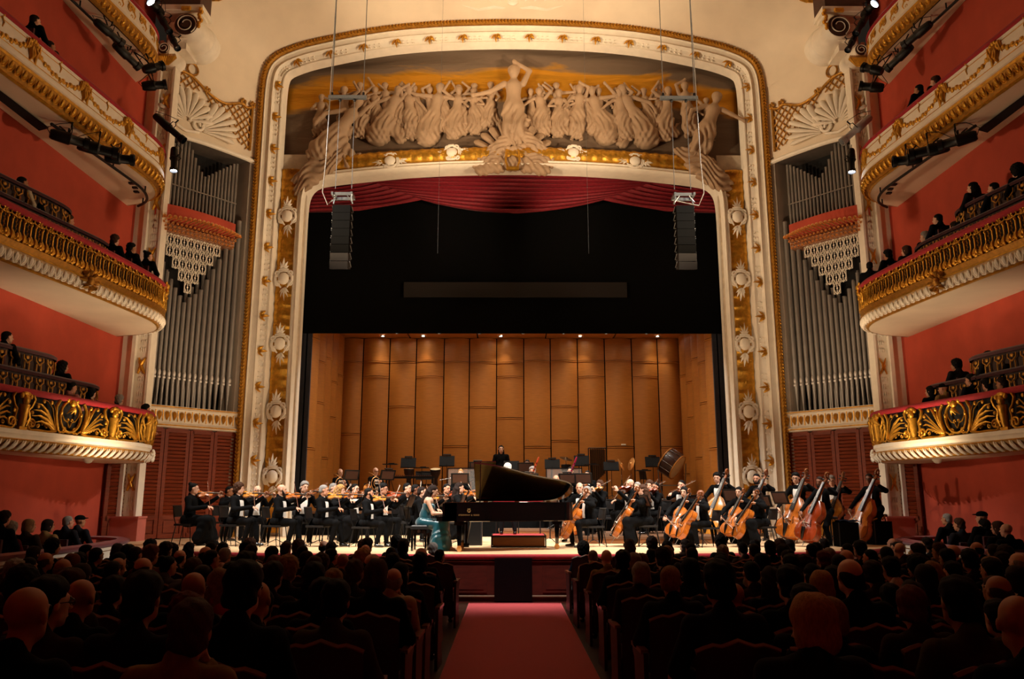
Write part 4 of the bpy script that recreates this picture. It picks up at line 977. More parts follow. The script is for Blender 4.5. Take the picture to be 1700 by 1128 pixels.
# ================================================================== figures
SKIN = [mat('skin_'+n, c, .55, var=.06, scale=12) for n, c in (('fair', '#dba98c'), ('light', '#c98f70'), ('tan', '#b07650'), ('brown', '#7d4c32'), ('deep', '#54301f'))]
HAIRC = {n: mat('hair_'+n, c, .7, var=.3, scale=30, stretch=(3, 3, 1), bump=.3, bscale=60, spec=.15) for n, c in (('black', '#0b0807'), ('dark', '#241712'), ('brown', '#43291a'), ('red', '#5a2415'), ('blond', '#a77d49'), ('sandy', '#8a6a48'), ('grey', '#8d8883'), ('white', '#c9c4bd'))}
CLOTH = {n: mat('cloth_'+n, c, .9, var=.12, scale=30, spec=.1) for n, c in (('black', '#080809'), ('charcoal', '#1b1b20'), ('navy', '#10141f'), ('brown', '#2f2118'), ('olive', '#3d3823'), ('cream', '#b9ab90'), ('white', '#e4e1da'), ('wine', '#521318'), ('red', '#9c1b20'), ('grey', '#4a4a4c'), ('tan', '#84683f'), ('pink', '#a06a66'))}
TROU = mat('black_trousers', '#0a0a0b', .9, var=.15, scale=30, spec=.1); SHOEM = mat('patent_shoe', '#060606', .2, coat=.6)
SHIRT = mat('white_shirt', '#ece9e2', .8, var=.03, scale=30); EYEM = mat('eye_dark', '#0d0907', .3); LIPM = mat('lip', '#8e4a40', .5); GLASSM = mat('spectacle_frame', '#0b0b0b', .3)
TEAL = mat('teal_satin', '#0b4752', .28, var=.15, scale=6, sheen=.3)
def rotm(yaw, pitch=0., roll=0.):
    return np.array(Euler((pitch, roll, yaw)).to_matrix())
def xf(prims, R, t):
    out = []
    for p in prims:
        if p[0] == 'c': out.append(('c', R@p[1]+t, R@p[2]+t, p[3], p[4], p[5]))
        else: out.append(('e', R@p[1]+t, p[2], R if p[3] is None else R@np.array(p[3]), p[4]))
    return out
def head_prims():
    P = [ell((0, -.012, .035), (.077, .096, .086), .02), ell((0, .025, -.03), (.062, .072, .09), .03), cap((-.035, .02, -.07), (.035, .02, -.07), .033, k=.02), ell((0, .07, -.095), (.025, .02, .02), .02),
         cap((0, .09, .018), (0, .115, -.024), .008, .014, .008), cap((-.035, .083, .034), (.035, .083, .034), .011, k=.012), cap((-.02, .092, -.06), (.02, .092, -.06), .009, k=.01)]
    for s in (-1, 1): P.append(ell((s*.079, -.005, -.005), (.011, .022, .032), .006))
    return P
def hand_prims(w_, d, n, side, curl=.8):
    w_, d, n = np.array(w_, float), np.array(d, float), np.array(n, float); d /= np.linalg.norm(d); n -= d*(n@d); n /= np.linalg.norm(n); l = np.cross(d, n)
    R = np.stack([l, d, n], 1); P = [ell(w_+d*.045, (.04, .055, .018), .015, R)]
    for i, L in enumerate((.062, .074, .068, .052)):
        b = w_+d*.085+l*(i-1.5)*.021; a = curl*.6; d1 = d*math.cos(a)+n*math.sin(a); m = b+d1*L*.55; a2 = curl*1.6; d2 = d*math.cos(a2)+n*math.sin(a2)
        P += chain([b-d*.02, m, m+d2*L*.5], [.0115, .0105, .009], .006)
    tb = w_+d*.025-l*.03*side; P += chain([tb, tb+(d*.6-l*.7*side+n*.3)*.035, tb+(d*.9-l*.75*side+n*.7)*.06], [.014, .012, .010], .01)
    return P
def norm(v): v = np.array(v, float); return v/np.linalg.norm(v)
POSES = {}
def make_pose(name, hz=.50, lean=.04, sh=None, el=((-.27, .05, .25), (.27, .05, .25)), wr=((-.1, .32, .16), (.1, .32, .16)), hd=((.3, .8, -.1), (-.3, .8, -.1)), hn=((0, 0, -1), (0, 0, -1)),
              kn=((-.13, .44, .52), (.13, .44, .52)), an=((-.13, .42, .09), (.13, .42, .09)), head=(0, .05, .73), yaw=0., pitch=0., roll=0., bare=False, hres=.0115, cres=.017, bust=0., short=False):
    T = np.array((0, 0, hz)); sh = [np.array(s)+T for s in (sh or ((-.185, lean, .5), (.185, lean, .5)))]
    el = [np.array(e)+T for e in el]; wr = [np.array(w_)+T for w_ in wr]; hp = np.array(head)+T; R = rotm(yaw, pitch, roll)
    chest = np.array((0, lean, .40))+T; belly = np.array((0, lean*.4, .16))+T; nb = np.array((0, lean+.0, .55))+T; pel = np.array((0, 0, .04))+T
    D = dict(head=hp, R=R, top=float(hp[2]+.122))
    B = xf(head_prims(), R, hp)+[cap(hp+R@np.array((0, -.02, -.07)), nb, .052, .058, .025), cap(sh[0]*.5+nb*.5-np.array((0, 0, .03)), sh[1]*.5+nb*.5-np.array((0, 0, .03)), .045, k=.04)]
    for i, s in enumerate((-1, 1)):
        f = norm(wr[i]-el[i]); B += chain([sh[i], el[i], wr[i]], [.044, .038, .028], .03)+hand_prims(wr[i]+f*.005, norm(np.array(hd[i])), hn[i], s if True else 1)
    if bare: B += [ell(chest+np.array((0, 0, .03)), (.155, .1, .16), .05), ell(chest+np.array((0, .02, .1)), (.17, .085, .08), .05)]
    V, F = field_mesh(B, hres); parts = [(V, F, 0)]
    for s in (-1, 1):
        m = MB(); m.ball((s*.031, .083, .008), (.012, .008, .007), 6); m.tube([(s*.048, .084, .03), (s*.03, .094, .036), (s*.014, .092, .032)], .005, 4); parts.append((np.array([R@np.array(v)+hp for v in m.V]), np.array([f for f in m.F if len(f) == 4]), 1))
    m = MB(); m.tube([(-.022, .092, -.056), (0, .1, -.054), (.022, .092, -.056)], [.003, .008, .003], 4); parts.append((np.array([R@np.array(v)+hp for v in m.V]), np.array([f for f in m.F if len(f) == 4]), 2))
    V, F, M = joinq(parts); D['body'] = fast_mesh('body', V, F, [SKIN[0], EYEM, LIPM], M)
    J = [ell(chest, (.175, .118, .2), .04), ell(belly, (.155, .122, .2), .05), cap(sh[0], sh[1], .062, k=.05), cap(nb-np.array((.05, .0, .02)), nb+np.array((.05, .0, -.02)), .055, k=.03), cap(nb+np.array((0, -.02, 0)), nb+np.array((0, -.025, .045)), .072, .066, .02)]
    if bust: J += [ell(chest+np.array((s*.075, .09, -.02)), (.07, .06, .07), .03) for s in (-1, 1)]
    if not bare:
        for i in range(2):
            f = norm(wr[i]-el[i]); J += chain([sh[i], el[i], wr[i]-f*.02], [.07, .056, .043], .035)
    def folds(X, Y, Z): return .0035*np.sin(45*X+30*Z+4*np.sin(20*Y))*np.sin(38*Y+11*Z)
    if bare:
        V, F = field_mesh(J[:2]+J[4:], cres, folds, cut=lambda X, Y, Z: Z-(chest[2]+.05)+0*X+0*Y)
    else: V, F = field_mesh(J, cres, folds)
    D['jacket'] = fast_mesh('jacket', V, F, [CLOTH['black']])
    if not short:
        Q = [ell(pel, (.18, .145, .13), .05)]
        for i, s in enumerate((-1, 1)):
            k, a = np.array(kn[i]), np.array(an[i]); Q += chain([pel+np.array((s*.09, 0, -.01)), k, a+np.array((0, 0, .02))], [.098, .07, .052], .03)
        V, F = field_mesh(Q, cres, folds); D['trousers'] = fast_mesh('trousers', V, F, [TROU])
        for i in range(2):
            a = np.array(an[i]); sd = 1
            V, F = field_mesh([ell(a+np.array((0, -.01, -.045)), (.04, .05, .045), .02), cap(a+np.array((0, .0, -.055)), a+np.array((0, .15, -.062)), .038, .028, .03)], .014); D['shoe%d' % i] = fast_mesh('shoe', V, F, [SHOEM])
        S = [ell(pel, (.19, .16, .14), .05)]; km = (np.array(kn[0])+np.array(kn[1]))/2; am = (np.array(an[0])+np.array(an[1]))/2
        for i in range(2): S += chain([pel+np.array(((-.09, .09)[i], 0, 0)), np.array(kn[i]), np.array(an[i])+np.array(((-.05, .05)[i], .0, .06))], [.1, .105, .12], .08)
        S += chain([pel, km, am+np.array((0, 0, .05))], [.12, .12, .15], .08)
        V, F = field_mesh(S, .02, lambda X, Y, Z: .014*np.sin(38*X+6*np.sin(7*Z))*np.clip(1.2-Z*1.6, 0, 1)); D['skirt'] = fast_mesh('skirt', V, F, [TROU])
        cf = chest+np.array((0, .1, 0)); m = MB()
        m.grid([[(cf[0]+x*w2, cf[1]+dy-.03*(x*2*w2)**2*10, cf[2]+z) for x in (-1, -.5, 0, .5, 1)] for z, w2, dy in ((.14, .06, -.03), (.06, .085, .02), (-.04, .08, .033), (-.14, .065, .03), (-.26, .085, .03))])
        m.ball((0, nb[1]+.055, nb[2]-.025), (.038, .015, .014), 6); m.lathe([(.062, -.02), (.06, .02), (.052, .03)], 12, Matrix.Translation(Vector(nb+np.array((0, .0, .015)))))
        D['shirt_front'] = m.mesh('shirt_front', SHIRT, 60)
        m = MB()
        for s in (-1, 1): m.grid([[(s*.02, -.13, hz+.1), (s*.09, -.15, hz+.1), (s*.16, -.11, hz+.1)], [(s*.02, -.2, hz-.1), (s*.09, -.22, hz-.1), (s*.17, -.2, hz-.1)], [(s*.03, -.22, hz-.3), (s*.07, -.24, hz-.3), (s*.13, -.22, hz-.3)], [(s*.04, -.21, hz-.42), (s*.06, -.22, hz-.42), (s*.09, -.21, hz-.42)]])
        m.V += [(x, y-.012, z) for x, y, z in m.V]; h2 = len(m.V)//2; m.F += [tuple(i+h2 for i in f) for f in m.F]; D['coat_tails'] = m.mesh('coat_tails', CLOTH['black'], 60)
    POSES[name] = D; return D
# hair in head coordinates
HAIR = {}
def hair(name, prims, cut=None, disp=None, h=.013):
    V, F = field_mesh(prims, h, disp, cut); HAIR[name] = fast_mesh('hair', V, F, [HAIRC['dark']])
cran = ell((0, -.016, .042), (.084, .104, .09), .02)
def hl(base, fwd=.05): return lambda X, Y, Z: np.maximum(Y-fwd+.012-1.1*np.maximum(Z-.055, 0)+.008*np.sin(60*X)+1.5*X*X, base+np.clip((Y+.045)/.06, 0, 1)*(.045-base)-Z+.01*np.sin(47*X+30*Y))
hair('short', [cran, ell((0, -.05, -.02), (.078, .065, .07), .02)], hl(-.075))
hair('full', [ell((0, -.016, .055), (.096, .115, .1), .02), ell((0, -.05, -.03), (.088, .075, .08), .02)], hl(-.085, .055), lambda X, Y, Z: .006*np.sin(70*X+40*Z)*np.sin(60*Y+20*Z))
hair('ring', [ell((0, -.02, .005), (.086, .1, .07), .02), ell((0, -.055, -.03), (.074, .06, .06), .02)], lambda X, Y, Z: np.maximum(hl(-.075)(X, Y, Z), (Z-.05)-6*X*X+.5*np.maximum(-Y-.04, 0)+0*Y))
hair('long', [cran, ell((0, -.06, -.03), (.092, .07, .1), .03), cap((0, -.07, -.06), (0, -.095, -.26), .085, .075, .04), cap((-.06, -.03, 0), (-.08, -.03, -.2), .035, .03), cap((.06, -.03, 0), (.08, -.03, -.2), .035, .03)], lambda X, Y, Z: Y-.05-.9*np.maximum(Z-.045, 0)+0*X, lambda X, Y, Z: .005*np.sin(80*X+6*np.sin(14*Z)))
hair('bob', [ell((0, -.016, .04), (.096, .112, .1), .02), ell((0, -.045, -.05), (.1, .085, .09), .03)], lambda X, Y, Z: np.maximum(Y-.048-.9*np.maximum(Z-.045, 0)+0*X, -(Z+.13)+0*X+0*Y), lambda X, Y, Z: .004*np.sin(80*X+8*Z))
hair('bun', [cran, ell((0, -.05, -.02), (.078, .062, .07), .02), ell((0, -.1, .1), (.045, .045, .042), .012)], hl(-.08))
curl = lambda X, Y, Z: .011*np.sin(75*X)*np.sin(75*Y+1)*np.sin(75*Z+2)
hair('curly', [ell((0, -.02, .05), (.108, .122, .112), .02), ell((0, -.05, -.03), (.1, .08, .09), .03)], lambda X, Y, Z: np.maximum(Y-.055-.8*np.maximum(Z-.045, 0)+0*X, -(Z+.1)+0*X+0*Y), curl)
hair('afro', [ell((0, -.03, .06), (.13, .14, .135), .02), ell((0, -.06, -.03), (.12, .1, .1), .03)], lambda X, Y, Z: np.maximum(Y-.06-.8*np.maximum(Z-.05, 0)+0*X, -(Z+.11)+0*X+0*Y), curl)
hair('curlylong', [ell((0, -.02, .05), (.11, .12, .11), .02), cap((0, -.06, -.04), (0, -.1, -.2), .11, .1, .04)], lambda X, Y, Z: Y-.05-.8*np.maximum(Z-.045, 0)+0*X, curl)
HAIR['cap'] = (lambda m: (m.ball((0, -.01, .07), (.092, .11, .07), 12), m.ball((0, .1, .07), (.07, .07, .012), 10), m.mesh('hat', CLOTH['black'], 60))[2])(MB())
V, F = field_mesh([cap((-.05, .05, -.06), (-.03, .075, -.1), .022), cap((.05, .05, -.06), (.03, .075, -.1), .022), cap((-.03, .078, -.1), (.03, .078, -.1), .024), cap((-.02, .1, -.047), (.02, .1, -.047), .008), cap((-.07, .02, -.01), (-.055, .045, -.06), .014, .02), cap((.07, .02, -.01), (.055, .045, -.06), .014, .02)], .01)
BEARD = fast_mesh('beard', V, F, [HAIRC['dark']])
m = MB()
for s in (-1, 1):
    m.tube([(s*.033+.024*math.cos(a), .103, .008+.019*math.sin(a)) for a in np.linspace(0, 2*PI, 11)], .003, 4, False); m.tube([(s*.057, .1, .012), (s*.08, .0, .012)], .003, 4)
m.tube([(-.01, .106, .012), (.01, .106, .012)], .003, 4); SPEC = m.mesh('spectacles', GLASSM)
def person(pose, x, y, z, face, sc=1., skin=0, hs='short', hc='dark', label='', group=None, coat=None, trous=None, parts=('jacket', 'trousers', 'shoe', 'shirt_front'), beard=None, specs=False, tails=False, cat='person', flip=1):
    D = POSES[pose]
    o = empty('person', (x, y, z), math.radians(face-90), label, cat, group); o.scale = (sc*flip, sc, sc)
    b = place('body', D['body'], o); b.material_slots[0].link = 'OBJECT'; b.material_slots[0].material = SKIN[skin]
    H = Matrix.Translation(Vector(D['head'])) @ Matrix(D['R'].tolist()).to_4x4()
    if hs != 'bald': h = place('hair' if hs != 'cap' else 'hat', HAIR[hs], o, M=H); setmat(h, HAIRC[hc] if hs != 'cap' else CLOTH['black'])
    if beard: setmat(place('beard', BEARD, o, M=H), HAIRC[beard])
    if specs: place('spectacles', SPEC, o, M=H)
    for p in parts:
        if p == 'shoe':
            for i in (0, 1): place('shoe', D['shoe%d' % i], o)
        else:
            q = place(p if p != 'jacket' else ('jacket' if 'trousers' in parts or 'shirt_front' in parts else 'top'), D[p], o)
            if p == 'jacket' and coat: setmat(q, coat)
            if p in ('trousers', 'skirt') and trous: setmat(q, trous)
    if tails: place('coat_tails', D['coat_tails'], o)
    return o
# ---- playing poses
VD = norm((-.45, .88, .02)); VC = np.array((-.075, .10, .605)); VN = norm((.62, .08, .78)); BOWC = VC+VD*.27+VN*.04
def bow_dir(v): return norm(v)
BW = {'violin': norm((.52, .38, -.76)), 'violin_low': norm((.8, .42, -.42))}
for nm, bd, L in (('violin', BW['violin'], .40), ('violin_low', BW['violin_low'], .30)):
    w_ = BOWC+bd*L-np.array((0, .06, .0))*1
    make_pose(nm, .50, .05, el=((-.26, .22, .33), (.30, .14, .28) if nm == 'violin' else (.34, .16, .40)), wr=(tuple(VC+VD*.50+np.array((-.02, -.03, -.06))), tuple(w_)), hd=((-.1, .5, .85), tuple(norm((-.3, .9, -.2)))), hn=((.9, .3, -.1), (-.3, 0, -.9)),
              kn=((-.14, .44, .52), (.16, .46, .52)) if nm == 'violin' else ((-.12, .45, .52), (.12, .40, .52)), an=((-.12, .5, .09), (.18, .36, .09)) if nm == 'violin' else ((-.12, .42, .09), (.12, .3, .09)), head=(-.015, .07, .725), yaw=.28, pitch=-.12, roll=-.12)
make_pose('wind', .50, .04, el=((-.27, .16, .26), (.27, .16, .26)), wr=((-.03, .36, .42), (.05, .34, .30)), hd=((.6, .5, .3), (-.6, .5, .3)), hn=((.3, -.9, 0), (-.3, -.9, 0)), pitch=-.1)
CE = np.array((.02, .80, .06)); CS = np.array((-.22, .03, 1.34)); CD = norm(CS-CE)
make_pose('cello', .50, .06, el=((-.36, .10, .42), (.36, .24, .30)), wr=(tuple(CE+CD*1.10+np.array((-.05, -.02, -.50))), (.30, .50, .16)), hd=((.7, .5, .1), (-.5, .7, -.5)), hn=((.3, .7, -.5), (-.3, -.2, -.9)),
          kn=((-.27, .42, .53), (.27, .42, .53)), an=((-.28, .36, .09), (.28, .36, .09)), head=(.03, .08, .725), yaw=.3, pitch=-.15)
BE = np.array((-.0, .82, .12)); BS = np.array((-.36, .12, 1.74)); BD = norm(BS-BE)
make_pose('bass', .78, .10, el=((-.40, .12, .46), (.33, .26, .26)), wr=(tuple(BE+BD*1.38+np.array((-.05, -.03, -.78))), (.33, .52, .03)), hd=((.6, .4, .3), (-.5, .6, -.5)), hn=((.3, .7, -.3), (-.4, 0, -.9)),
          kn=((-.17, .26, .45), (.17, .22, .42)), an=((-.2, .2, .09), (.22, .1, .09)), head=(.03, .14, .74), yaw=.35, pitch=-.18)
make_pose('stand', .90, .0, el=((-.27, .0, .22), (.27, .0, .22)), wr=((-.2, .2, .1), (.2, .2, .1)), kn=((-.1, .0, .48), (.1, .0, .48)), an=((-.1, 0, .09), (.1, 0, .09)))
make_pose('conduct', .88, .12, el=((-.34, .24, .38), (.34, .24, .38)), wr=((-.3, .50, .42), (.3, .50, .44)), kn=((-.12, .02, .48), (.14, .02, .48)), an=((-.14, 0, .09), (.18, 0, .09)), head=(0, .24, .66), pitch=-.25)
make_pose('pianist', .52, .10, el=((-.23, .22, .24), (.23, .22, .24)), wr=((-.13, .50, .235), (.13, .50, .235)), hd=((.1, .95, -.15), (-.1, .95, -.15)), kn=((-.11, .44, .52), (.11, .44, .52)), an=((-.1, .46, .09), (.12, .6, .07)), head=(0, .20, .70), pitch=-.35, bare=True, bust=1., hres=.011)
# ---- listening poses
make_pose('listen', .47, -.02, kn=((-.12, .44, .48), (.12, .44, .48)), cres=.02, hres=.013)
make_pose('listen_chin', .47, .06, el=((-.24, .2, .16), (.22, .24, .2)), wr=((.02, .3, .14), (.07, .17, .56)), hd=((.5, .6, 0), (-.5, .1, .8)), hn=((0, 0, -1), (-.6, -.6, 0)), head=(.02, .1, .70), yaw=.2, kn=((-.12, .44, .48), (.12, .44, .48)), cres=.02, hres=.013)
make_pose('listen_turn', .47, -.03, head=(0, .03, .72), yaw=-.45, kn=((-.12, .44, .48), (.12, .44, .48)), cres=.02, hres=.013)
# ================================================================== instruments and stage furniture
def spruce(name, c): return mat(name, c, .25, var=.22, scale=5, stretch=(6, 6, 1), coat=.6)
VARN = [spruce('varnish_amber', '#b3601c'), spruce('varnish_red', '#8e3512'), spruce('varnish_gold', '#c27e2a'), spruce('varnish_brown', '#7a3f18')]
EBONY = mat('ebony', '#0a0807', .35, var=.2); HORSE = mat('bow_hair', '#e8dfcb', .6); STICK = mat('bow_stick', '#6e3516', .35, coat=.4); SILK = mat('string_steel', '#b8b2a6', .3, .8)
OUTL = {'violin': [(0, .0), (.015, .4), (.05, .7), (.12, .9), (.22, 1.0), (.33, .9), (.41, .68), (.44, .74), (.47, .58), (.53, .53), (.6, .58), (.635, .72), (.66, .66), (.74, .8), (.83, .82), (.92, .68), (.975, .4), (1, .1)],
        'bass': [(0, .0), (.015, .45), (.05, .75), (.12, .93), (.22, 1.0), (.34, .9), (.42, .7), (.45, .75), (.48, .6), (.54, .55), (.6, .58), (.64, .68), (.7, .72), (.78, .66), (.86, .5), (.94, .28), (1, .12)]}
def fiddle(kind, L, W, rib, neck):
    O = OUTL['bass' if kind == 'double_bass' else 'violin']; tt = np.linspace(0, 1, 34)
    wv = np.interp(tt, [a for a, _ in O], [b for _, b in O])*W; us = np.linspace(-1, 1, 9); out = []
    def face(s):
        return [[(u*w_, s*(rib/2+(rib*.32 if s > 0 else rib*.22)*(1-abs(u)**2.2)*min(1, 4*t*(1.02-t)+.15)), t*L) for u in us] for t, w_ in zip(tt, wv)]
    mb = MB(); mb.grid(face(1)); mb.F = [f[::-1] for f in mb.F]; m2 = MB(); m2.grid(face(-1)); mb.add(m2.V, m2.F)
    for s in (-1, 1):
        m3 = MB(); m3.grid([[(s*w_, y, t*L) for y in (-rib/2, rib/2)] for t, w_ in zip(tt, wv)]); mb.add(m3.V, m3.F)
    out.append(('sound_box', mb.mesh('sound_box', VARN[0], 50)))
    edge = MB()
    for y in (rib/2, -rib/2): edge.tube([(w_*1.02, y, t*L) for t, w_ in zip(tt, wv)]+[(-w_*1.02, y, t*L) for t, w_ in reversed(list(zip(tt, wv)))], L*.008, 5)
    out.append(('edge_purfling', edge.mesh('edge_purfling', VARN[3], 50)))
    top = rib/2+rib*.3; nk = L+neck; br = rib/2+rib*.32
    fb = MB(); fb.grid([[(-W*.16*a, top+b, z), (0, top+b+L*.012, z), (W*.16*a, top+b, z), (W*.16*a, top+b-L*.02, z), (-W*.16*a, top+b-L*.02, z), (-W*.16*a, top+b, z)] for a, b, z in ((1, L*.055, L*.63), (.85, L*.03, L), (.62, L*.0, nk))]); out.append(('fingerboard', fb.mesh('fingerboard', EBONY)))
    nm = MB(); nm.tube([(0, top-L*.06, L*.98), (0, top-L*.05, L+neck*.3), (0, top-L*.04, nk)], [L*.045, L*.036, L*.032], 8)
    hd = [(0, top-L*.03+a, nk+b) for a, b in ((0, 0), (-L*.02, L*.09), (-L*.05, L*.17))]+[(0, top-L*.02+L*.06*math.cos(t)*(1-t/9), nk+L*.19+L*.055*math.sin(t)*(1-t/9)) for t in np.linspace(3.3, -2.6, 12)]
    nm.tube(hd, [L*.034, L*.032, L*.028]+[L*.026]*12, 7); out.append(('neck_and_scroll', nm.mesh('neck_and_scroll', VARN[3], 60)))
    for i, z in enumerate((.04, .075, .11, .145)):
        pg = MB(); s = 1 if i % 2 else -1; pq = .12 if kind == 'violin' else .07; pg.tube([(-s*L*.03, top-L*.05, nk+L*z), (s*L*pq, top-L*.05, nk+L*z)], [L*.01, L*.012], 6); pg.ball((s*L*(pq+.01), top-L*.05, nk+L*z), (L*.025, L*.012, L*.022), 6); out.append(('tuning_peg', pg.mesh('tuning_peg', EBONY)))
    bg = MB(); bg.box((0, br+L*.035, L*.40), (W*.5, L*.012, L*.012)); bg.grid([[(-W*.26, br, L*.40), (-W*.15, br+L*.06, L*.40), (0, br+L*.085, L*.40), (W*.15, br+L*.06, L*.40), (W*.26, br, L*.40)], [(-W*.12, br, L*.41), (-W*.06, br+L*.01, L*.41), (0, br+L*.01, L*.41), (W*.06, br+L*.01, L*.41), (W*.12, br, L*.41)]]); out.append(('bridge', bg.mesh('bridge', HORSE)))
    tp = MB(); tp.grid([[(-W*a, br+b, L*z), (0, br+b+L*.015, L*z), (W*a, br+b, L*z)] for a, b, z in ((.07, -rib*.2, .02), (.13, L*.03, .15), (.18, L*.06, .29))]); tp.V += [(x, y-L*.012, z) for x, y, z in tp.V]; tp.F += [tuple(i+9 for i in f[::-1]) for f in tp.F]; out.append(('tailpiece', tp.mesh('tailpiece', EBONY)))
    sr = MB()
    for i in range(4): x = (i-1.5)*W*.075; sr.tube([(x, br+L*.06, L*.29), (x, br+L*.088, L*.40), (x*.6, top+L*.02, nk)], L*.0022 if kind != 'violin' else .0011, 4)
    out.append(('strings', sr.mesh('strings', SILK)))
    for s in (-1, 1):
        fh = MB(); fh.tube([(s*W*x, br-abs(x)*rib*.12+L*.004, L*z) for x, z in ((.3, .5), (.26, .48), (.33, .42), (.42, .36), (.36, .34))], [L*.014, L*.006, L*.012, L*.006, L*.014], 5, flat=.4); out.append(('f_hole', fh.mesh('f_hole', EBONY)))
    if kind == 'violin':
        cr = MB(); cr.ball((-W*.45, br+L*.01, L*.06), (W*.35, L*.035, L*.07), 8); out.append(('chin_rest', cr.mesh('chin_rest', EBONY)))
    else:
        ep = MB(); ep.tube([(0, 0, 0), (0, 0, -L*.22 if kind == 'cello' else -L*.12)], [L*.012, L*.006], 6); out.append(('end_pin', ep.mesh('end_pin', STEEL)))
    return out
FID = {'violin': fiddle('violin', .36, .105, .034, .135), 'cello': fiddle('cello', .76, .225, .125, .29), 'double_bass': fiddle('double_bass', 1.13, .335, .2, .48)}
def bowparts(L, r):
    a = MB(); a.tube([(L*f, 0, .018+.012*(1-math.sin(PI*f))) for f in np.linspace(0, 1, 7)], [r*1.2, r*1.2, r, r, r*.9, r*.8, r*.8], 6); a.tube([(L, 0, .03), (L+.005, 0, .0)], [r, r*.6], 5)
    b = MB(); b.box((L*.53, 0, 0), (L*.94, .009, .002)); c = MB(); c.box((.03, 0, .008), (.05, .012, .022))
    return [('bow_stick', a.mesh('bow_stick', STICK)), ('bow_hair', b.mesh('bow_hair', HORSE)), ('frog', c.mesh('frog', EBONY))]
BOWP = {'violin_bow': bowparts(.74, .0055), 'cello_bow': bowparts(.70, .0065), 'bass_bow': bowparts(.68, .0075)}
def inst(name, parts, M, label, cat, group=None, over=None):
    o = bpy.data.objects.new(name, None); COL.objects.link(o); o.empty_display_size = .1; o.matrix_world = M; tag(o, label, cat, group)
    for nm, me in parts:
        p = place(nm, me, o)
        if over and nm in over: setmat(p, over[nm])
    return o
def frame(origin, zdir, ydir):
    z = Vector(zdir).normalized(); y = Vector(ydir); y = (y-z*y.dot(z)).normalized(); x = y.cross(z)
    M = Matrix((x, y, z)).transposed().to_4x4(); M.translation = Vector(origin); return M
def frame_x(origin, xdir, up=(0, 0, 1)):
    x = Vector(xdir).normalized(); y = Vector(up).cross(x).normalized(); z = x.cross(y)
    M = Matrix((x, y, z)).transposed().to_4x4(); M.translation = Vector(origin); return M
# chairs
def tube_mesh(name, pts, r, m): mb = MB(); mb.tube(pts, r, 7); return mb.mesh(name, m)
mb = MB(); mb.box((0, .0, .45), (.42, .42, .045)); SEATM = mb.mesh('seat', BLACKP)
mb = MB(); mb.grid([[(x, -.21-.03*(1-(x/.2)**2)-.05*f, .62+.26*f) for x in np.linspace(-.2, .2, 7)] for f in (0, .33, .66, 1)]); mb.V += [(x, y-.02, z) for x, y, z in mb.V]; mb.F += [tuple(i+28 for i in f[::-1]) for f in mb.F]; BACKM = mb.mesh('backrest', BLACKP)
LEGM = [tube_mesh('leg', [(s*.18, a, .44), (s*.21, b, .0)], .011, BLACKM) for s in (-1, 1) for a, b in ((.17, .23), (-.17, -.25))]
UPR = tube_mesh('back_frame', [(-.18, -.17, .44), (-.19, -.23, .62), (-.19, -.27, .86), (.19, -.27, .86), (.19, -.23, .62), (.18, -.17, .44)], .011, BLACKM)
CHAIR = [('seat', SEATM), ('backrest', BACKM)]+[('leg', l) for l in LEGM]+[('back_frame', UPR)]
STOOL = (lambda a, L: [('seat', a)]+L)((lambda m: (m.lathe([(0, .70), (.17, .70), (.17, .75), (.15, .77), (0, .77)], 14), m.mesh('seat', BLACKP))[1])(MB()),
        [('leg', tube_mesh('leg', [(.1*math.cos(a), .1*math.sin(a), .7), (.22*math.cos(a), .22*math.sin(a), 0)], .013, BLACKM)) for a in (.8, 2.36, 3.93, 5.5)]+[('foot_ring', (lambda m: (m.tube([(.18*math.cos(a), .18*math.sin(a), .25) for a in np.linspace(0, 2*PI, 15)], .009, 6, False), m.mesh('foot_ring', BLACKM))[1])(MB()))])
# music stands
DESKB = mat('stand_desk_brown', '#4b2c1d', .6, var=.15, scale=6)
TILT = Matrix.Rotation(-.32, 3, 'X')
mb = MB(); mb.box((0, 0, .16), (.50, .012, .34), None); D1 = mb; D1.V = [tuple(TILT @ Vector(v)+Vector((0, 0, 1.0))) for v in D1.V]; DESKM = D1.mesh('desk', BLACKM)
mb = MB(); mb.box((0, .012, .16), (.40, .008, .25)); mb.V = [tuple(TILT @ Vector(v)+Vector((0, 0, 1.0))) for v in mb.V]; PANM = mb.mesh('desk_panel', DESKB)
mb = MB(); mb.box((0, -.03, .0), (.50, .06, .012)); mb.V = [tuple(TILT @ Vector(v)+Vector((0, 0, 1.0))) for v in mb.V]; LEDM = mb.mesh('desk_ledge', BLACKM)
POLM = tube_mesh('pole', [(0, 0, .12), (0, .0, .6), (0, .01, 1.08)], [.014, .011, .011], BLACKM)
TRIL = [tube_mesh('leg', [(0, 0, .16), (.12*math.cos(a), .12*math.sin(a), .1), (.28*math.cos(a), .28*math.sin(a), .01)], .009, BLACKM) for a in (.5, 2.6, 4.7)]
STAND = [('desk', DESKM), ('desk_panel', PANM), ('desk_ledge', LEDM), ('pole', POLM)]+[('leg', l) for l in TRIL]
mb = MB(); mb.grid([[(x, -.014+.006*abs(math.sin(x*9)), .17+z) for x in np.linspace(-.21, .21, 9)] for z in (-.15, .15)]); mb.V = [tuple(TILT @ Vector(v)+Vector((0, 0, 1.0))) for v in mb.V]; SHEET = mb.mesh('sheet_music', SHIRT)
mb = MB(); mb.box((0, -.01, .36), (.26, .05, .035)); mb.tube([(0, 0, .34), (0, .02, .3)], .008, 5); mb.V = [tuple(TILT @ Vector(v)+Vector((0, 0, 1.0))) for v in mb.V]; LAMPM = mb.mesh('stand_lamp', BLACKM)
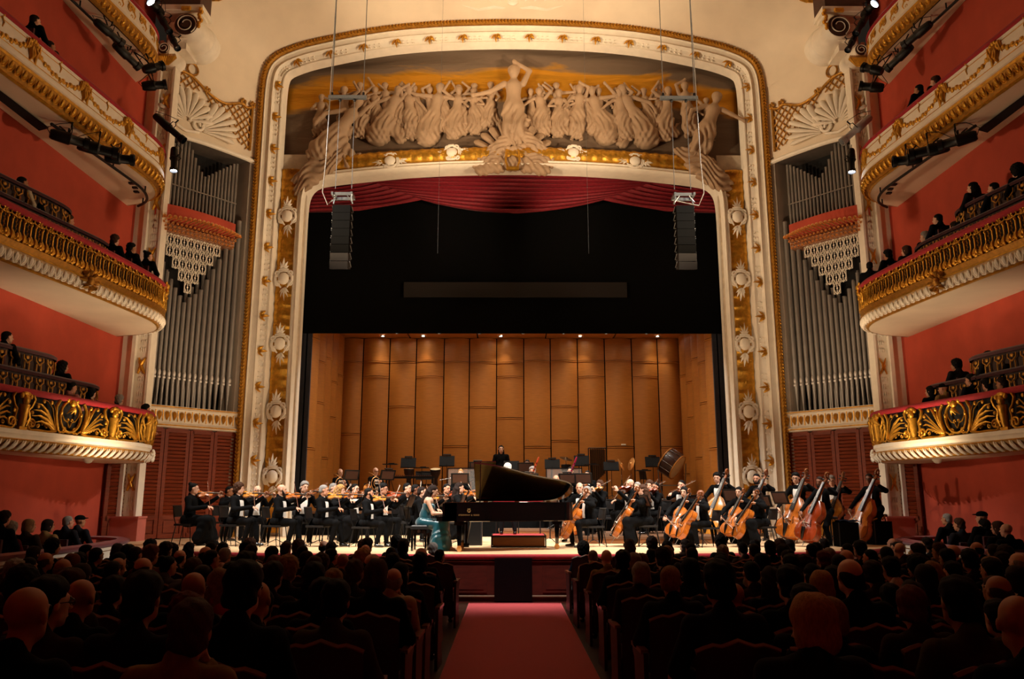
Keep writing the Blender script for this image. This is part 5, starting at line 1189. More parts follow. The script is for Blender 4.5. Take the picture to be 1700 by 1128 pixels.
def stand(x, y, z, face, label, h=1., lamp=False, sheet=True):
    "face: direction the player looks"
    M = Matrix.Translation((x, y, z)) @ Matrix.Rotation(math.radians(face-90), 4, 'Z') @ Matrix.Diagonal((1.05, 1.05, h, 1))
    o = inst('music_stand', STAND+([('stand_lamp', LAMPM)] if lamp else []), M, label, 'music stand', 'orchestra music stands')
    if sheet: s = place('sheet_music', SHEET, None, M=M); tag(s, 'score on '+label.replace('music stand', 'stand').replace('black ', ''), 'score', 'scores on the stands')
# wind instruments (z along the tube, from the mouth down)
def woodwind(L, r, m, bell=1.5, keys=True, bocal=False):
    a = MB(); a.lathe([(r*.5, 0), (r*.7, .02), (r, .06), (r, L*.5), (r*1.15, L*.51), (r*1.15, L*.53), (r*1.05, L*.55), (r*1.1, L*.85), (r*bell, L), (r*bell*.9, L)], 10); out = [('tube', a.mesh('tube', m))]
    k = MB()
    for i in range(9): k.lathe([(0, 0), (r*.6, 0), (r*.6, .006)], 7, Matrix.Translation((0, r*1.1, L*.15+L*.07*i)) @ Matrix.Rotation(-PI/2, 4, 'X'))
    k.tube([(r*.9, r*.8, L*.12), (r*.9, r*.8, L*.8)], .003, 5); out.append(('key_work', k.mesh('key_work', CHROME))); 
    if bocal: b = MB(); b.tube([(0, 0, L*.3), (0, .09, L*.25), (0, .16, L*.3)], .005, 5); out.append(('bocal', b.mesh('bocal', CHROME)))
    return out
CLAR = woodwind(.62, .014, EBONY, 2.2); OBOE = woodwind(.6, .012, EBONY, 1.7)
BASN1 = woodwind(1.25, .028, mat('bassoon_red', '#b3401c', .25, coat=.6), 1.1, True, True); BASN2 = woodwind(1.25, .028, mat('bassoon_wine', '#8c1232', .25, coat=.6), 1.1, True, True)
FLUTE = woodwind(.66, .01, CHROME, 1.)
def hornparts():
    a = MB(); a.tube([(.17*math.cos(t), 0, .17*math.sin(t)) for t in np.linspace(0, 2*PI*1.9, 40)], .012, 7); a.tube([(.1*math.cos(t), .02, .09*math.sin(t)) for t in np.linspace(0, 2*PI*2, 30)], .009, 6); a.tube([(0, 0, .17), (.05, -.1, .26), (.02, -.25, .3)], [.01, .007, .005], 6)
    b = MB(); b.lathe([(.012, 0), (.03, .12), (.06, .2), (.15, .28), (.148, .285), (.055, .21), (.02, .1)], 18, Matrix.Translation((.05, 0, -.17)) @ Matrix.Rotation(PI/2, 4, 'Y'))
    v = MB()
    for i in range(4): v.lathe([(0, -.02), (.016, -.02), (.016, .03), (0, .03)], 8, Matrix.Translation((-.05+.035*i, .03, .02)))
    return [('tubing', a.mesh('tubing', BRASS)), ('bell', b.mesh('bell', BRASS)), ('valves', v.mesh('valves', CHROME))]
HORN = hornparts()
def trumpetparts():
    a = MB(); a.tube([(0, 0, 0), (0, 0, .3), (0, -.07, .33), (0, -.07, .1), (0, -.07, .05), (0, .0, .02)], .008, 6); b = MB(); b.lathe([(.008, .25), (.015, .38), (.03, .45), (.062, .5), (.06, .5), (.02, .42)], 14, Matrix.Translation((0, 0, 0)))
    v = MB()
    for i in range(3): v.lathe([(0, -.07), (.011, -.07), (.011, .06), (.004, .06), (.008, .085), (0, .085)], 8, Matrix.Translation((0, -.035, .14+.03*i)) @ Matrix.Rotation(-PI/2, 4, 'X'))
    return [('tubing', a.mesh('tubing', BRASS)), ('bell', b.mesh('bell', BRASS)), ('valves', v.mesh('valves', CHROME))]
TRPT = trumpetparts()
# risers
RIS = mat('riser_wood', '#7a4a24', .5, var=.15, scale=4, stretch=(1, 1, 6)); RIST = mat('riser_top', '#5b3a20', .6)
def riser(x0, x1, y0, y1, z, label):
    o = empty('riser', ((x0+x1)/2, y0, ZS), label=label, cat='riser', group='orchestra risers'); w_, d = x1-x0, y1-y0
    mb = MB(); mb.box((0, d/2, z-ZS-.03), (w_, d, .06)); mb.build('deck', RIST, o); mb = MB(); mb.box((0, d/2, (z-ZS-.06)/2), (w_-.04, d-.04, z-ZS-.06)); mb.build('fascia', RIS if z < 1.2 else BLACKC, o)
riser(1.55, 5.1, 20.1, 23.7, 1.07, 'low wooden riser under the violas on the right')
riser(-1.9, 2.6, 23.95, 25.7, 1.45, 'middle riser under the woodwinds'); riser(-.4, 1.6, 22.9, 23.93, 1.15, 'narrow riser under the oboist')
riser(-6.4, -1.95, 25.0, 27.2, 1.6, 'riser under the two horn players'); riser(-1.93, 2.6, 25.72, 27.2, 1.85, 'tall riser under the trumpeter and clarinettist'); riser(-6.4, 6.4, 27.25, 30.75, 1.95, 'wide rear riser carrying the percussion')
MUS = [
    (-7.7, 19.6, 0.9, 'violin', 355, 1.061, 0, 'bun', 'black', 'f', 0, 0, 0, 'first front-row violinist at the far left end'),
    (-7.58, 21.8, 0.9, 'violin_low', 335, 1.036, 2, 'short', 'black', 'm', 0, 1, 0, 'first third-row violinist from the left'),
    (-6.49, 19.2, 0.9, 'violin', 350, 1.054, 0, 'curly', 'brown', 'm', 0, 0, 1, 'second front-row violinist from the left'),
    (-6.57, 21.0, 0.9, 'violin_low', 300, 1.037, 0, 'ring', 'grey', 'm', 0, 1, 0, 'first second-row violinist from the left'),
    (-5.41, 18.9, 0.9, 'violin', 352, 1.03, 0, 'bald', 'dark', 'm', 'dark', 0, 1, 'third front-row violinist from the left'),
    (-5.27, 20.6, 0.9, 'violin_low', 295, 1.1, 0, 'full', 'grey', 'm', 0, 0, 0, 'second second-row violinist from the left'),
    (-4.44, 18.9, 0.9, 'violin', 350, 1.02, 1, 'short', 'grey', 'm', 0, 0, 1, 'fourth front-row violinist from the left'),
    (-4.92, 22.2, 0.9, 'violin_low', 325, 1.1, 0, 'short', 'grey', 'm', 0, 0, 0, 'second third-row violinist from the left'),
    (-4.38, 20.5, 0.9, 'violin_low', 335, 1.031, 0, 'curlylong', 'blond', 'f', 0, 0, 0, 'third second-row violinist from the left'),
    (-4.29, 22.0, 0.9, 'violin', 315, 1.086, 0, 'short', 'black', 'm', 0, 1, 0, 'third third-row violinist from the left'),
    (-3.38, 18.8, 0.9, 'violin', 350, 0.968, 1, 'short', 'black', 'm', 'black', 0, 1, 'fifth front-row violinist from the left'),
    (-3.27, 20.2, 0.9, 'violin_low', 330, 1.059, 1, 'full', 'black', 'm', 0, 1, 0, 'fourth second-row violinist from the left'),
    (-2.9, 22.0, 0.9, 'violin', 325, 1.1, 0, 'short', 'black', 'm', 0, 0, 0, 'fourth third-row violinist from the left'),
    (-2.58, 21.1, 0.9, 'violin_low', 345, 1.061, 3, 'short', 'black', 'm', 0, 0, 0, 'fifth second-row violinist from the left'),
    (-2.19, 19.0, 0.9, 'violin', 350, 0.991, 0, 'short', 'dark', 'm', 0, 1, 1, 'front-row violinist nearest the piano bench'),
    (-1.87, 22.6, 0.9, 'violin', 300, 1.095, 1, 'short', 'black', 'f', 0, 0, 0, 'violinist directly behind the pianist'),
    (-1.44, 20.8, 0.9, 'violin_low', 350, 1.091, 0, 'long', 'dark', 'f', 0, 0, 0, 'violist beside the piano keyboard'),
    (-5.49, 26.0, 1.6, 'wind', 310, 0.972, 0, 'ring', 'brown', 'm', 0, 0, 0, 'horn player nearest the left jamb'),
    (-4.37, 26.0, 1.6, 'wind', 310, 1.0, 0, 'bald', 'dark', 'm', 0, 1, 0, 'second horn player from the left'),
    (-1.56, 24.6, 1.45, 'wind', 272, 1.03, 0, 'bun', 'blond', 'f', 0, 0, 0, 'flautist behind the piano keyboard'),
    (-1.11, 26.2, 1.85, 'wind', 272, 0.934, 1, 'short', 'black', 'm', 0, 1, 0, 'clarinettist left of the conductor'),
    (-0.38, 28.6, 1.95, 'stand', 270, 1.073, 0, 'long', 'black', 'f', 0, 0, 0, 'percussionist standing at the back wall'),
    (-0.15, 19.1, 1.15, 'conduct', 88, 0.977, 0, 'full', 'white', 'm', 0, 0, 0, 'conductor standing with back turned'),
    (0.49, 26.6, 1.85, 'wind', 265, 1.02, 3, 'short', 'black', 'm', 0, 0, 0, 'trumpeter behind the conductor'),
    (0.61, 24.8, 1.45, 'wind', 262, 1.089, 0, 'full', 'grey', 'm', 0, 0, 0, 'bassoonist with the orange bassoon'),
    (1.24, 23.4, 1.15, 'wind', 265, 1.1, 1, 'bald', 'dark', 'm', 0, 0, 0, 'oboist behind the piano lid'),
    (1.77, 24.8, 1.45, 'wind', 258, 1.089, 0, 'short', 'black', 'm', 0, 0, 0, 'bassoonist with the wine-red bassoon'),
    (2.26, 24.6, 1.45, 'wind', 255, 1.004, 0, 'short', 'black', 'm', 0, 1, 0, 'clarinettist right of the bassoons'),
    (1.78, 21.2, 0.9, 'cello', 240, 1.1, 0, 'ring', 'brown', 'm', 0, 0, 0, 'cellist half hidden behind the piano tail'),
    (1.76, 18.8, 0.9, 'cello', 196, 0.998, 0, 'short', 'grey', 'm', 0, 0, 1, 'front cellist nearest the piano tail'),
    (2.37, 22.0, 1.07, 'violin_low', 215, 1.031, 0, 'bob', 'brown', 'f', 0, 0, 0, 'first viola player right of the piano'),
    (2.99, 20.6, 1.07, 'violin', 195, 1.028, 0, 'bald', 'dark', 'm', 0, 0, 0, 'second viola player right of the piano'),
    (3.04, 18.9, 0.9, 'cello', 172, 1.03, 0, 'long', 'brown', 'f', 0, 0, 0, 'second front cellist from the piano'),
    (3.37, 22.0, 1.07, 'violin_low', 215, 0.996, 0, 'short', 'grey', 'm', 0, 0, 0, 'third viola player right of the piano'),
    (3.85, 23.0, 1.07, 'violin_low', 235, 1.037, 0, 'curlylong', 'brown', 'f', 0, 0, 0, 'fourth viola player right of the piano'),
    (3.83, 21.8, 1.07, 'violin', 205, 0.992, 1, 'short', 'black', 'm', 0, 1, 0, 'fifth viola player right of the piano'),
    (4.59, 22.2, 1.07, 'violin_low', 222, 1.035, 0, 'short', 'black', 'm', 0, 0, 0, 'rightmost viola player'),
    (4.21, 19.9, 0.9, 'cello', 222, 1.001, 0, 'bob', 'black', 'f', 0, 0, 0, 'inner cellist of the middle pair'),
    (4.33, 18.7, 0.9, 'cello', 192, 0.937, 3, 'bald', 'dark', 'm', 0, 0, 1, 'outer cellist of the middle pair'),
    (5.69, 22.4, 0.9, 'bass', 225, 1.073, 0, 'full', 'black', 'm', 0, 0, 0, 'first bassist from the left'),
    (5.68, 20.4, 0.9, 'cello', 218, 1.008, 0, 'long', 'black', 'f', 0, 0, 0, 'inner cellist of the last pair'),
    (5.68, 18.9, 0.9, 'cello', 190, 0.969, 0, 'long', 'dark', 'f', 0, 0, 0, 'outer cellist nearest the basses'),
    (6.6, 21.8, 0.9, 'bass', 220, 1.051, 1, 'short', 'black', 'm', 'black', 0, 0, 'second bassist from the left'),
    (7.29, 20.8, 0.9, 'bass', 220, 1.041, 0, 'full', 'black', 'm', 0, 1, 0, 'third bassist from the left'),
    (7.3, 19.2, 0.9, 'bass', 206, 0.958, 3, 'short', 'dark', 'm', 'dark', 0, 0, 'fourth bassist from the left'),
    (8.42, 21.4, 0.9, 'bass', 225, 1.006, 0, 'full', 'grey', 'm', 0, 1, 0, 'fifth bassist from the left'),
    (8.83, 20.0, 0.9, 'bass', 205, 1.017, 3, 'short', 'dark', 'm', 0, 1, 0, 'rightmost bassist'),
    (-1.69, 17.6, 0.9, 'pianist', 2, 0.93, 0, 'long', 'dark', 'f', 0, 0, 0, 'pianist')]
def rnd(a, b): return random.uniform(a, b)
BLK = CLOTH['black']
for i, (x, y, z, pose, face, sc, skin, hs, hc, g, beard, specs, tails, who) in enumerate(MUS):
    an = 'the '+who
    PM = Matrix.Translation((x, y, z)) @ Matrix.Rotation(math.radians(face-90), 4, 'Z') @ Matrix.Diagonal((sc, sc, sc, 1))
    f = Vector((math.cos(math.radians(face)), math.sin(math.radians(face)), 0)); rgt = Vector((f.y, -f.x, 0))
    if pose == 'pianist': continue
    parts = ['jacket', 'trousers', 'shoe', 'shirt_front'] if g == 'm' else ['jacket', 'skirt', 'shoe']
    dress = 'black tailcoat' if g == 'm' else 'black dress'
    coat = mat('conductor_coat', '#2d3444', .8) if pose == 'conduct' else None
    person(pose, x, y, z, face, sc, skin, hs, hc, f'{who}, in {dress if not coat else "dark blue coat"}', 'orchestra musicians', coat, None, parts, beard or None, specs, tails and g == 'm')
    if pose in ('violin', 'violin_low'):
        big = 'viol' + ('a' if ('violist' in who or 'viola' in who) else 'in'); s = 1.1 if big == 'viola' else 1.0
        T = np.array((0, 0, .5))
        M = PM @ frame(VC+T, VD, VN) @ Matrix.Diagonal((s, s, s, 1)); v = VARN[(i*7) % 4]
        inst(big, FID['violin'], M, f'{big} at the shoulder of {an}', big, 'violins and violas', {'sound_box': v})
        bd = BW[pose]; L = .40 if pose == 'violin' else .30
        inst('violin_bow', BOWP['violin_bow'], PM @ frame_x(BOWC+T+bd*L, -bd, VN), f'bow drawn by {an}', 'bow', 'violin and viola bows')
    elif pose == 'cello':
        s = 1.0; M = PM @ frame(CE+CD*.17, CD, (.1, 1, .3)); inst('cello', FID['cello'], M, f'cello between the knees of {an}', 'cello', 'cellos', {'sound_box': VARN[(i*3) % 3]})
        hp = Vector((.28, .56, .66)); cp = Vector(CE+CD*.47)+Vector((.0, .13, .02)); inst('cello_bow', BOWP['cello_bow'], PM @ frame_x(hp, cp-hp), f'bow drawn by {an}', 'bow', 'cello bows')
    elif pose == 'bass':
        M = PM @ frame(BE+BD*.0, BD, (-.1, 1, .2)) @ Matrix.Diagonal((.92, .92, .92, 1)); inst('double_bass', FID['double_bass'], M, f'double bass held by {an}', 'double bass', 'double basses', {'sound_box': VARN[(1, 0, 1, 2, 0, 3)[i % 6]]})
        hp = Vector((.32, .62, .80)); cp = Vector(BE+BD*.43)+Vector((0, .2, .0)); inst('bass_bow', BOWP['bass_bow'], PM @ frame_x(hp, cp-hp), f'bow drawn by {an}', 'bow', 'double bass bows')
        p = Vector((x, y, 0))-f*.08; inst('bass_stool', STOOL, Matrix.Translation((p.x, p.y, z)) @ Matrix.Rotation(math.radians(face), 4, 'Z') @ Matrix.Diagonal((1, 1, .9*sc, 1)), f'tall black stool under {an}', 'stool', 'bass stools')
    elif pose == 'wind':
        mth = Vector(POSES['wind']['head'])+Vector((0, .115, -.06)); hm = Vector((.0, .36, .84))
        if 'horn' in who:
            inst('french_horn', HORN, PM @ Matrix.Translation((.12, .28, .86)) @ Matrix.Rotation(.3, 4, 'Z') @ Matrix.Diagonal((1.15, 1.15, 1.15, 1)), f'brass french horn of {an}', 'horn', 'french horns')
        elif 'trumpet' in who: inst('trumpet', TRPT, PM @ frame(mth, (0, .95, -.2), (0, .2, 1)), f'brass trumpet of {an}', 'trumpet')
        elif 'bassoonist' in who: inst('bassoon', BASN1 if 'orange' in who else BASN2, PM @ frame(Vector((-.22, .34, 1.62)), Vector((.42, -.05, -1)), (0, 1, 0)), f'{"orange" if "orange" in who else "wine-red"} bassoon played behind the conductor', 'bassoon')
        elif 'flaut' in who: inst('flute', FLUTE, PM @ frame(mth+Vector((-.05, .01, 0)), Vector((1, .1, -.2)), (0, 1, 0)), f'silver flute of {an}', 'flute')
        else: inst('clarinet' if 'clarin' in who else 'oboe', CLAR if 'clarin' in who else OBOE, PM @ frame(mth, (0, .5, -.87), (0, 1, .5)), f'black {"clarinet" if "clarin" in who else "oboe"} of {an}', 'clarinet' if 'clarin' in who else 'oboe')
    if pose in ('violin', 'violin_low', 'cello', 'wind'):
        inst('orchestra_chair', CHAIR, Matrix.Translation((x, y, z)) @ Matrix.Rotation(math.radians(face-90), 4, 'Z') @ Matrix.Diagonal((1, 1, sc*.985, 1)) @ Matrix.Translation((0, -.03, -.0)), f'black chair under {an}', 'chair', 'orchestra chairs')
    if pose == 'wind' or (pose in ('violin', 'cello') and i % 2 == 0) or i in (15, 40, 43):
        k = .72 if pose == 'wind' else (.9 if pose == 'violin' else 1.25); p = Vector((x, y, 0))+f*k+rgt*(0 if pose == 'wind' else (-.35 if x < 0 else .3))
        stand(p.x, p.y, z, face, f'black music stand before {an}', .96 if pose == 'wind' else .88, pose == 'wind' and i % 2 == 0)
for k, (x, y, zt) in enumerate([(-3.6, 28.3, 3.45), (-2.26, 28.3, 3.52), (1.4, 28.3, 3.4), (2.44, 28.6, 3.55), (3.41, 28.0, 3.3), (4.93, 28.5, 3.5)]):
    stand(x, y, 1.95, 90, 'black percussion music stand, '+('leftmost', 'second', 'third', 'fourth', 'fifth', 'rightmost')[k]+' of six against the shell wall', (zt-1.95)/1.37, True, False)
stand(-.02, 27.9, 1.95, 90, 'wide black music stand before the standing percussionist', 1.0, False, False)
stand(5.55, 20.7, ZS, 225, 'tall black music stand before the first bassist', 1.0); stand(6.6, 20.2, ZS, 205, 'black music stand between the cellos and basses', .95)
stand(.12, 20.05, ZS, 90, 'conductor music stand behind the podium', .82)
# ---- concert grand
RIMI = mat('piano_inner_rim', '#7c3b1c', .25, var=.15, scale=4, coat=.5); PLATE = mat('piano_bronze_plate', '#b98a3d', .35, .7, var=.1)
pn = empty('grand_piano', (-1.43, 17.62, ZS), label='black concert grand piano with raised lid at the front of the stage', cat='piano')
RIMP = [(0, .78), (1.2, .78), (2.0, .78), (2.35, .74), (2.58, .6), (2.70, .38), (2.70, .15), (2.58, -.02), (2.35, -.12), (2.05, -.2), (1.7, -.34), (1.4, -.5), (1.1, -.64), (.75, -.74), (.4, -.78), (0, -.78)]
RIMP = [(p.x, p.y) for p in smoothline([Vector((a, b, 0)) for a, b in RIMP], 2)]
mb = MB(); G = []
cx, cyy = 1.1, .15
ins = lambda a, b, k: (a+(cx-a)*k if a > .05 else a, b+(cyy-b)*k*1.6)
mb.grid([[(a, b, .60) for a, b in [ins(a, b, .04) for a, b in RIMP]], [(a, b, .61) for a, b in RIMP], [(a, b, .99) for a, b in RIMP], [(*ins(a, b, .05), .99) for a, b in RIMP]]); mb.build('outer_rim', LACQ, pn, 35)
mb = MB(); mb.grid([[(*ins(a, b, .05), z) for a, b in RIMP] for z in (.99, .86)]); mb.build('inner_rim', RIMI, pn, 35)
mb = MB(); n_ = len(RIMP); mb.add([(*ins(a, b, .05), .88) for a, b in RIMP], [tuple(range(n_))]); mb.add([(*ins(a, b, .03), .605) for a, b in RIMP], [tuple(range(n_-1, -1, -1))]); mb.build('iron_plate', PLATE, pn)
mb = MB()
for i in range(40): yy = -.6+1.3*i/39; mb.tube([(.42, yy, .915), (.9+1.7*max(0, min(1, (yy+.75)/1.2)), yy*.65+.12, .915)], .003, 4)
mb.build('strings', BRASS, pn)
mb = MB()
for s in (-1, 1): mb.box((.14, s*.73, .79), (.36, .1, .36))
mb.box((.02, 0, .66), (.36, 1.56, .1)); mb.build('key_bed', LACQ, pn)
mb = MB(); mb.box((.26, 0, .86), (.03, 1.36, .22)); mb.build('fall_board', LACQ, pn)
KW = MB(); KW.box((0, 0, 0), (.15, .0225, .02)); KWM = KW.mesh('white_key', mat('key_ivory', '#efe9dc', .3)); KB = MB(); KB.box((0, 0, 0), (.095, .011, .016)); KBM = KB.mesh('black_key', EBONY)
for i in range(52):
    yy = .61-i*.0236; place('white_key', KWM, pn, (.16, yy, .725))
    if i % 7 not in (1, 4) and i < 51: place('black_key', KBM, pn, (.19, yy-.0118, .741))
LIDP = [(a, b) for a, b in RIMP if a > .58]; LIDP = [(.58, .80)]+[(a*1.006, b*1.02) for a, b in LIDP]+[(.58, -.80)]
th = math.radians(30)
def lidf(u, v, t): d = .79-v; return (u, .79-d*math.cos(th)-t*math.sin(th), 1.0+d*math.sin(th)-t*math.cos(th)*-1)
mb = MB(); mb.prism(LIDP, .0, .03, lidf); mb.build('lid', LACQ, pn, 30)
mb = MB(); mb.prism([(.58, .79), (.58, -.78), (.12, -.78), (.12, .79)], .0, .02, lambda u, v, t: lidf(1.16-u, v, t+.035)); mb.build('lid_front_flap', LACQ, pn, 30)
mb = MB(); a = lidf(.72, -.72, -.005); mb.tube([(.72, -.70, .97), a], .012, 6); mb.build('lid_prop', LACQ, pn)
mb = MB(); 
for x_ in (.8, 1.5, 2.2): mb.box((x_, .79, 1.0), (.1, .03, .04))
mb.build('lid_hinge', BRASS, pn)
mb = MB(); R_ = Matrix.Rotation(.35, 3, 'Y'); mb.box((.42, 0, 1.12), (.015, .68, .28), R_); mb.build('music_desk', LACQ, pn)
for lx, ly in ((.3, -.62), (.3, .62), (2.35, .28)):
    mb = MB(); mb.tube([(0, 0, .62), (0, 0, .5), (0, 0, .12)], [.085, .075, .05], 4); mb.box((0, 0, .58), (.2, .2, .1)); lg = mb.build('leg', LACQ, pn, 30, loc=(lx, ly, 0))
    mb = MB(); mb.lathe([(0, -.012), (.055, -.012), (.055, .012), (0, .012)], 14, Matrix.Translation((0, 0, .055)) @ Matrix.Rotation(PI/2, 4, 'X')); mb.box((0, 0, .11), (.07, .05, .04)); mb.build('caster', BRASS, lg)
mb = MB(); mb.box((.42, 0, .35), (.05, .22, .5)); mb.box((.42, 0, .1), (.12, .3, .08)); 
for s in (-1, 1): mb.tube([(.5, s*.1, .6), (.42, s*.12, .1)], .012, 6)
mb.build('pedal_lyre', LACQ, pn)
for k in (-1, 0, 1): mb = MB(); mb.tube([(.36, k*.07, .09), (.24, k*.07, .06)], [.012, .018], 6); mb.build('pedal', BRASS, pn)
def lettering(txt, size, par, loc, rot, m, ext=.002, sx=1.):
    c = bpy.data.curves.new('lettering', 'FONT'); c.body = txt; c.size = size; c.extrude = ext; c.align_x = 'CENTER'; c.space_character = 1.15; c.materials.append(m)
    t0_ = bpy.data.objects.new('lettering_curve', c); COL.objects.link(t0_); bpy.context.view_layer.update(); me = bpy.data.meshes.new_from_object(t0_.evaluated_get(bpy.context.evaluated_depsgraph_get())); bpy.data.objects.remove(t0_)
    o = bpy.data.objects.new('lettering', me); COL.objects.link(o); o.parent = par; o.location = loc; o.rotation_euler = rot; o.scale = (sx, 1, 1); return o
lettering('STEINWAY & SONS', .044, pn, (.5, -.79, .72), (PI/2, 0, 0), BRASS)
mb = MB()
for s in (-1, 1): mb.tube([(s*x, -.79, .80+z) for x, z in ((.0, .0), (.035, .015), (.04, .045), (.022, .075), (.03, .1))], .006, 5)
for k in (-1, 0, 1): mb.tube([(k*.012, -.79, .80), (k*.012, -.79, .88)], .002, 4)
mb.box((.0, -.79, .885), (.06, .006, .01)); mb.V = [(x_*.8, y_, (z_-.8)*.8) for x_, y_, z_ in mb.V]; mb.build('lyre_emblem', BRASS, pn, loc=(.5, 0, .79))
# bench and pianist
bn = empty('piano_bench', (-1.98, 17.5, ZS), label='black padded piano bench with side knobs', cat='bench')
mb = MB(); mb.box((0, 0, .47), (.36, .60, .06)); mb.box((0, 0, .505), (.33, .56, .03), None, .92); mb.build('cushion', BLACKP, bn)
mb = MB(); mb.box((0, 0, .40), (.32, .56, .09)); mb.build('apron', LACQ, bn)
for sx_ in (-1, 1):
    for sy_ in (-1, 1): mb = MB(); mb.box((0, 0, .18), (.045, .045, .36)); mb.build('leg', LACQ, bn, loc=(sx_*.14, sy_*.26, 0))
    mb = MB(); mb.lathe([(0, 0), (.035, 0), (.035, .03), (0, .03)], 12, Matrix.Translation((0, sx_*.28, .4)) @ Matrix.Rotation(-sx_*PI/2, 4, 'X')); mb.build('height_knob', CHROME, bn)
po = person('pianist', -1.93, 17.5, ZS, 2, 1.0, 0, 'long', 'dark', 'pianist in a strapless teal satin gown, hands on the keys', 'soloist and conductor', TEAL, TEAL, ('jacket',))
hz = .52
V, F = field_mesh([ell((0, 0, hz+.05), (.185, .16, .13), .05)]+chain([(-.09, 0, hz+.04), (-.11, .44, .53), (-.12, .46, .1)], [.11, .1, .13], .06)+chain([(.09, 0, hz+.04), (.13, .44, .53), (.2, .42, .08)], [.11, .1, .16], .06)+chain([(.12, .3, .5), (.22, .3, .25), (.28, .28, .06)], [.08, .1, .12], .08)+[cap((0, .44, .5), (.02, .45, .1), .1, .16, .08)], .016,
                  lambda X, Y, Z: .016*np.sin(42*X+5*np.sin(9*Z)+20*Y)*np.clip(1.15-Z*1.7, .1, 1))
place('gown_skirt', fast_mesh('gown_skirt', V, F, [TEAL]), po)
V, F = field_mesh(chain([(.14, .5, .1), (.15, .6, .05), (.15, .68, .03)], [.03, .032, .022], .02), .011); place('bare_foot', fast_mesh('bare_foot', V, F, [SKIN[0]]), po)
# podium
pd = empty('conductor_podium', (.105, 18.45, ZS), label='conductor podium with red carpet top and metal-edged wooden sides', cat='podium')
mb = MB(); mb.box((0, .55, .115), (1.16, 1.04, .23)); mb.build('wooden_body', mat('podium_wood', '#8a5a2c', .5, var=.15, scale=3, stretch=(1, 1, 5)), pd)
mb = MB(); mb.box((0, .55, .245), (1.18, 1.06, .03)); mb.build('red_carpet_top', mat('podium_carpet', '#c02b30', .9, var=.1, scale=60), pd)
mb = MB()
for x_ in (-.6, .6): mb.box((x_, .55, .245), (.03, 1.12, .04)); mb.box((x_, .01, .12), (.03, .03, .24)); mb.box((x_, 1.09, .12), (.03, .03, .24))
for y_ in (.01, 1.09): mb.box((0, y_, .245), (1.2, .03, .04)); mb.box((0, y_, .015), (1.2, .03, .03))
mb.build('metal_edging', BLACKM, pd)
mb = MB()
for x_ in (-.52, .52): mb.tube([(x_, 1.05, .25), (x_, 1.05, 1.1)], .015, 6)
mb.tube([(-.52, 1.05, 1.1), (.52, 1.05, 1.1)], .018, 6); mb.build('guard_rail', BLACKM, pd)
# ---- percussion
def drum_stand(n=3, r=.25, z=.55): 
    m = MB()
    for a in np.linspace(.4, .4+2*PI, n+1)[:-1]: m.tube([(0, 0, z), (r*math.cos(a), r*math.sin(a), .01)], .012, 6)
    m.tube([(0, 0, .2), (0, 0, z+.1)], .014, 6); return m
DJ = mat('djembe_wood', '#3a2012', .4, var=.2, scale=4, coat=.3); HIDE = mat('drum_skin', '#d8c6a0', .6, var=.08, scale=5)
for k, (x_, nm) in enumerate(((-3.62, 'left djembe drum on a black stand, below a music stand'), (-2.68, 'djembe drum with pale skin tipped towards the hall'))):
    o = empty('djembe', (x_, 28.75, 1.95), label=nm, cat='drum', group='djembes')
    T_ = Matrix.Translation((0, 0, .5)) @ Matrix.Rotation(.25 if k else .05, 4, 'X')
    mb = MB(); mb.lathe([(.1, 0), (.09, .05), (.08, .2), (.1, .27), (.17, .42), (.18, .58), (.17, .58), (.1, .3)], 18, T_); mb.build('shell', DJ, o); mb = MB(); mb.lathe([(0, .585), (.175, .58), (.178, .56)], 18, T_); mb.build('drum_head', HIDE, o)
    mb = MB(); mb.lathe([(.183, .55), (.19, .54), (.183, .53)], 18, T_)
    for i in range(12): a = i*PI/6; mb.tube([T_ @ Vector((.185*math.cos(a), .185*math.sin(a), .54)), T_ @ Vector((.11*math.cos(a+.2), .11*math.sin(a+.2), .29))], .004, 4)
    mb.build('rope_lacing', BLACKM, o); drum_stand().build('stand', BLACKM, o)
bd_ = empty('bass_drum', (5.6, 28.6, 1.95), label='large tilted concert bass drum on a stand in the right corner', cat='drum')
T_ = Matrix.Translation((0, 0, 1.25)) @ Vector((.72, -.42, -.55)).to_track_quat('Z', 'Y').to_matrix().to_4x4()
mb = MB(); mb.lathe([(.45, -.24), (.46, -.22), (.46, .22), (.45, .24)], 28, T_); mb.build('shell', DJ, bd_)
for z_ in (-.25, .25): mb = MB(); mb.lathe([(0, z_), (.44, z_)], 28, T_); mb.build('drum_head', HIDE, bd_); mb = MB(); mb.lathe([(.44, z_-.02), (.48, z_-.02), (.48, z_+.02), (.44, z_+.02), (.44, z_-.02)], 28, T_); mb.build('hoop', spruce('hoop_maple', '#b5793a'), bd_)
mb = MB()
for i in range(12): a = i*PI/6; mb.tube([T_ @ Vector((.475*math.cos(a), .475*math.sin(a), -.22)), T_ @ Vector((.475*math.cos(a), .475*math.sin(a), .22))], .008, 5)
mb.build('tension_rods', CHROME, bd_)
mb = MB()
for s in (-1, 1): mb.tube([(s*.5, 0, 1.25), (s*.45, 0, .5), (s*.3, -.1, .0)], .02, 6)
mb.tube([(-.55, -.25, .02), (.55, -.25, .02)], .02, 6); mb.tube([(-.45, 0, .5), (.45, 0, .5)], .02, 6); mb.build('stand', STEEL, bd_)
ch = empty('tubular_bells', (3.1, 29.5, 1.95), label='rack of tall dark tubular bells at the shell wall', cat='bells')
mb = MB()
for s in (-1, 1): mb.tube([(s*.32, 0, 0), (s*.32, 0, 1.85)], .02, 6); mb.box((s*.32, 0, .02), (.06, .6, .04))
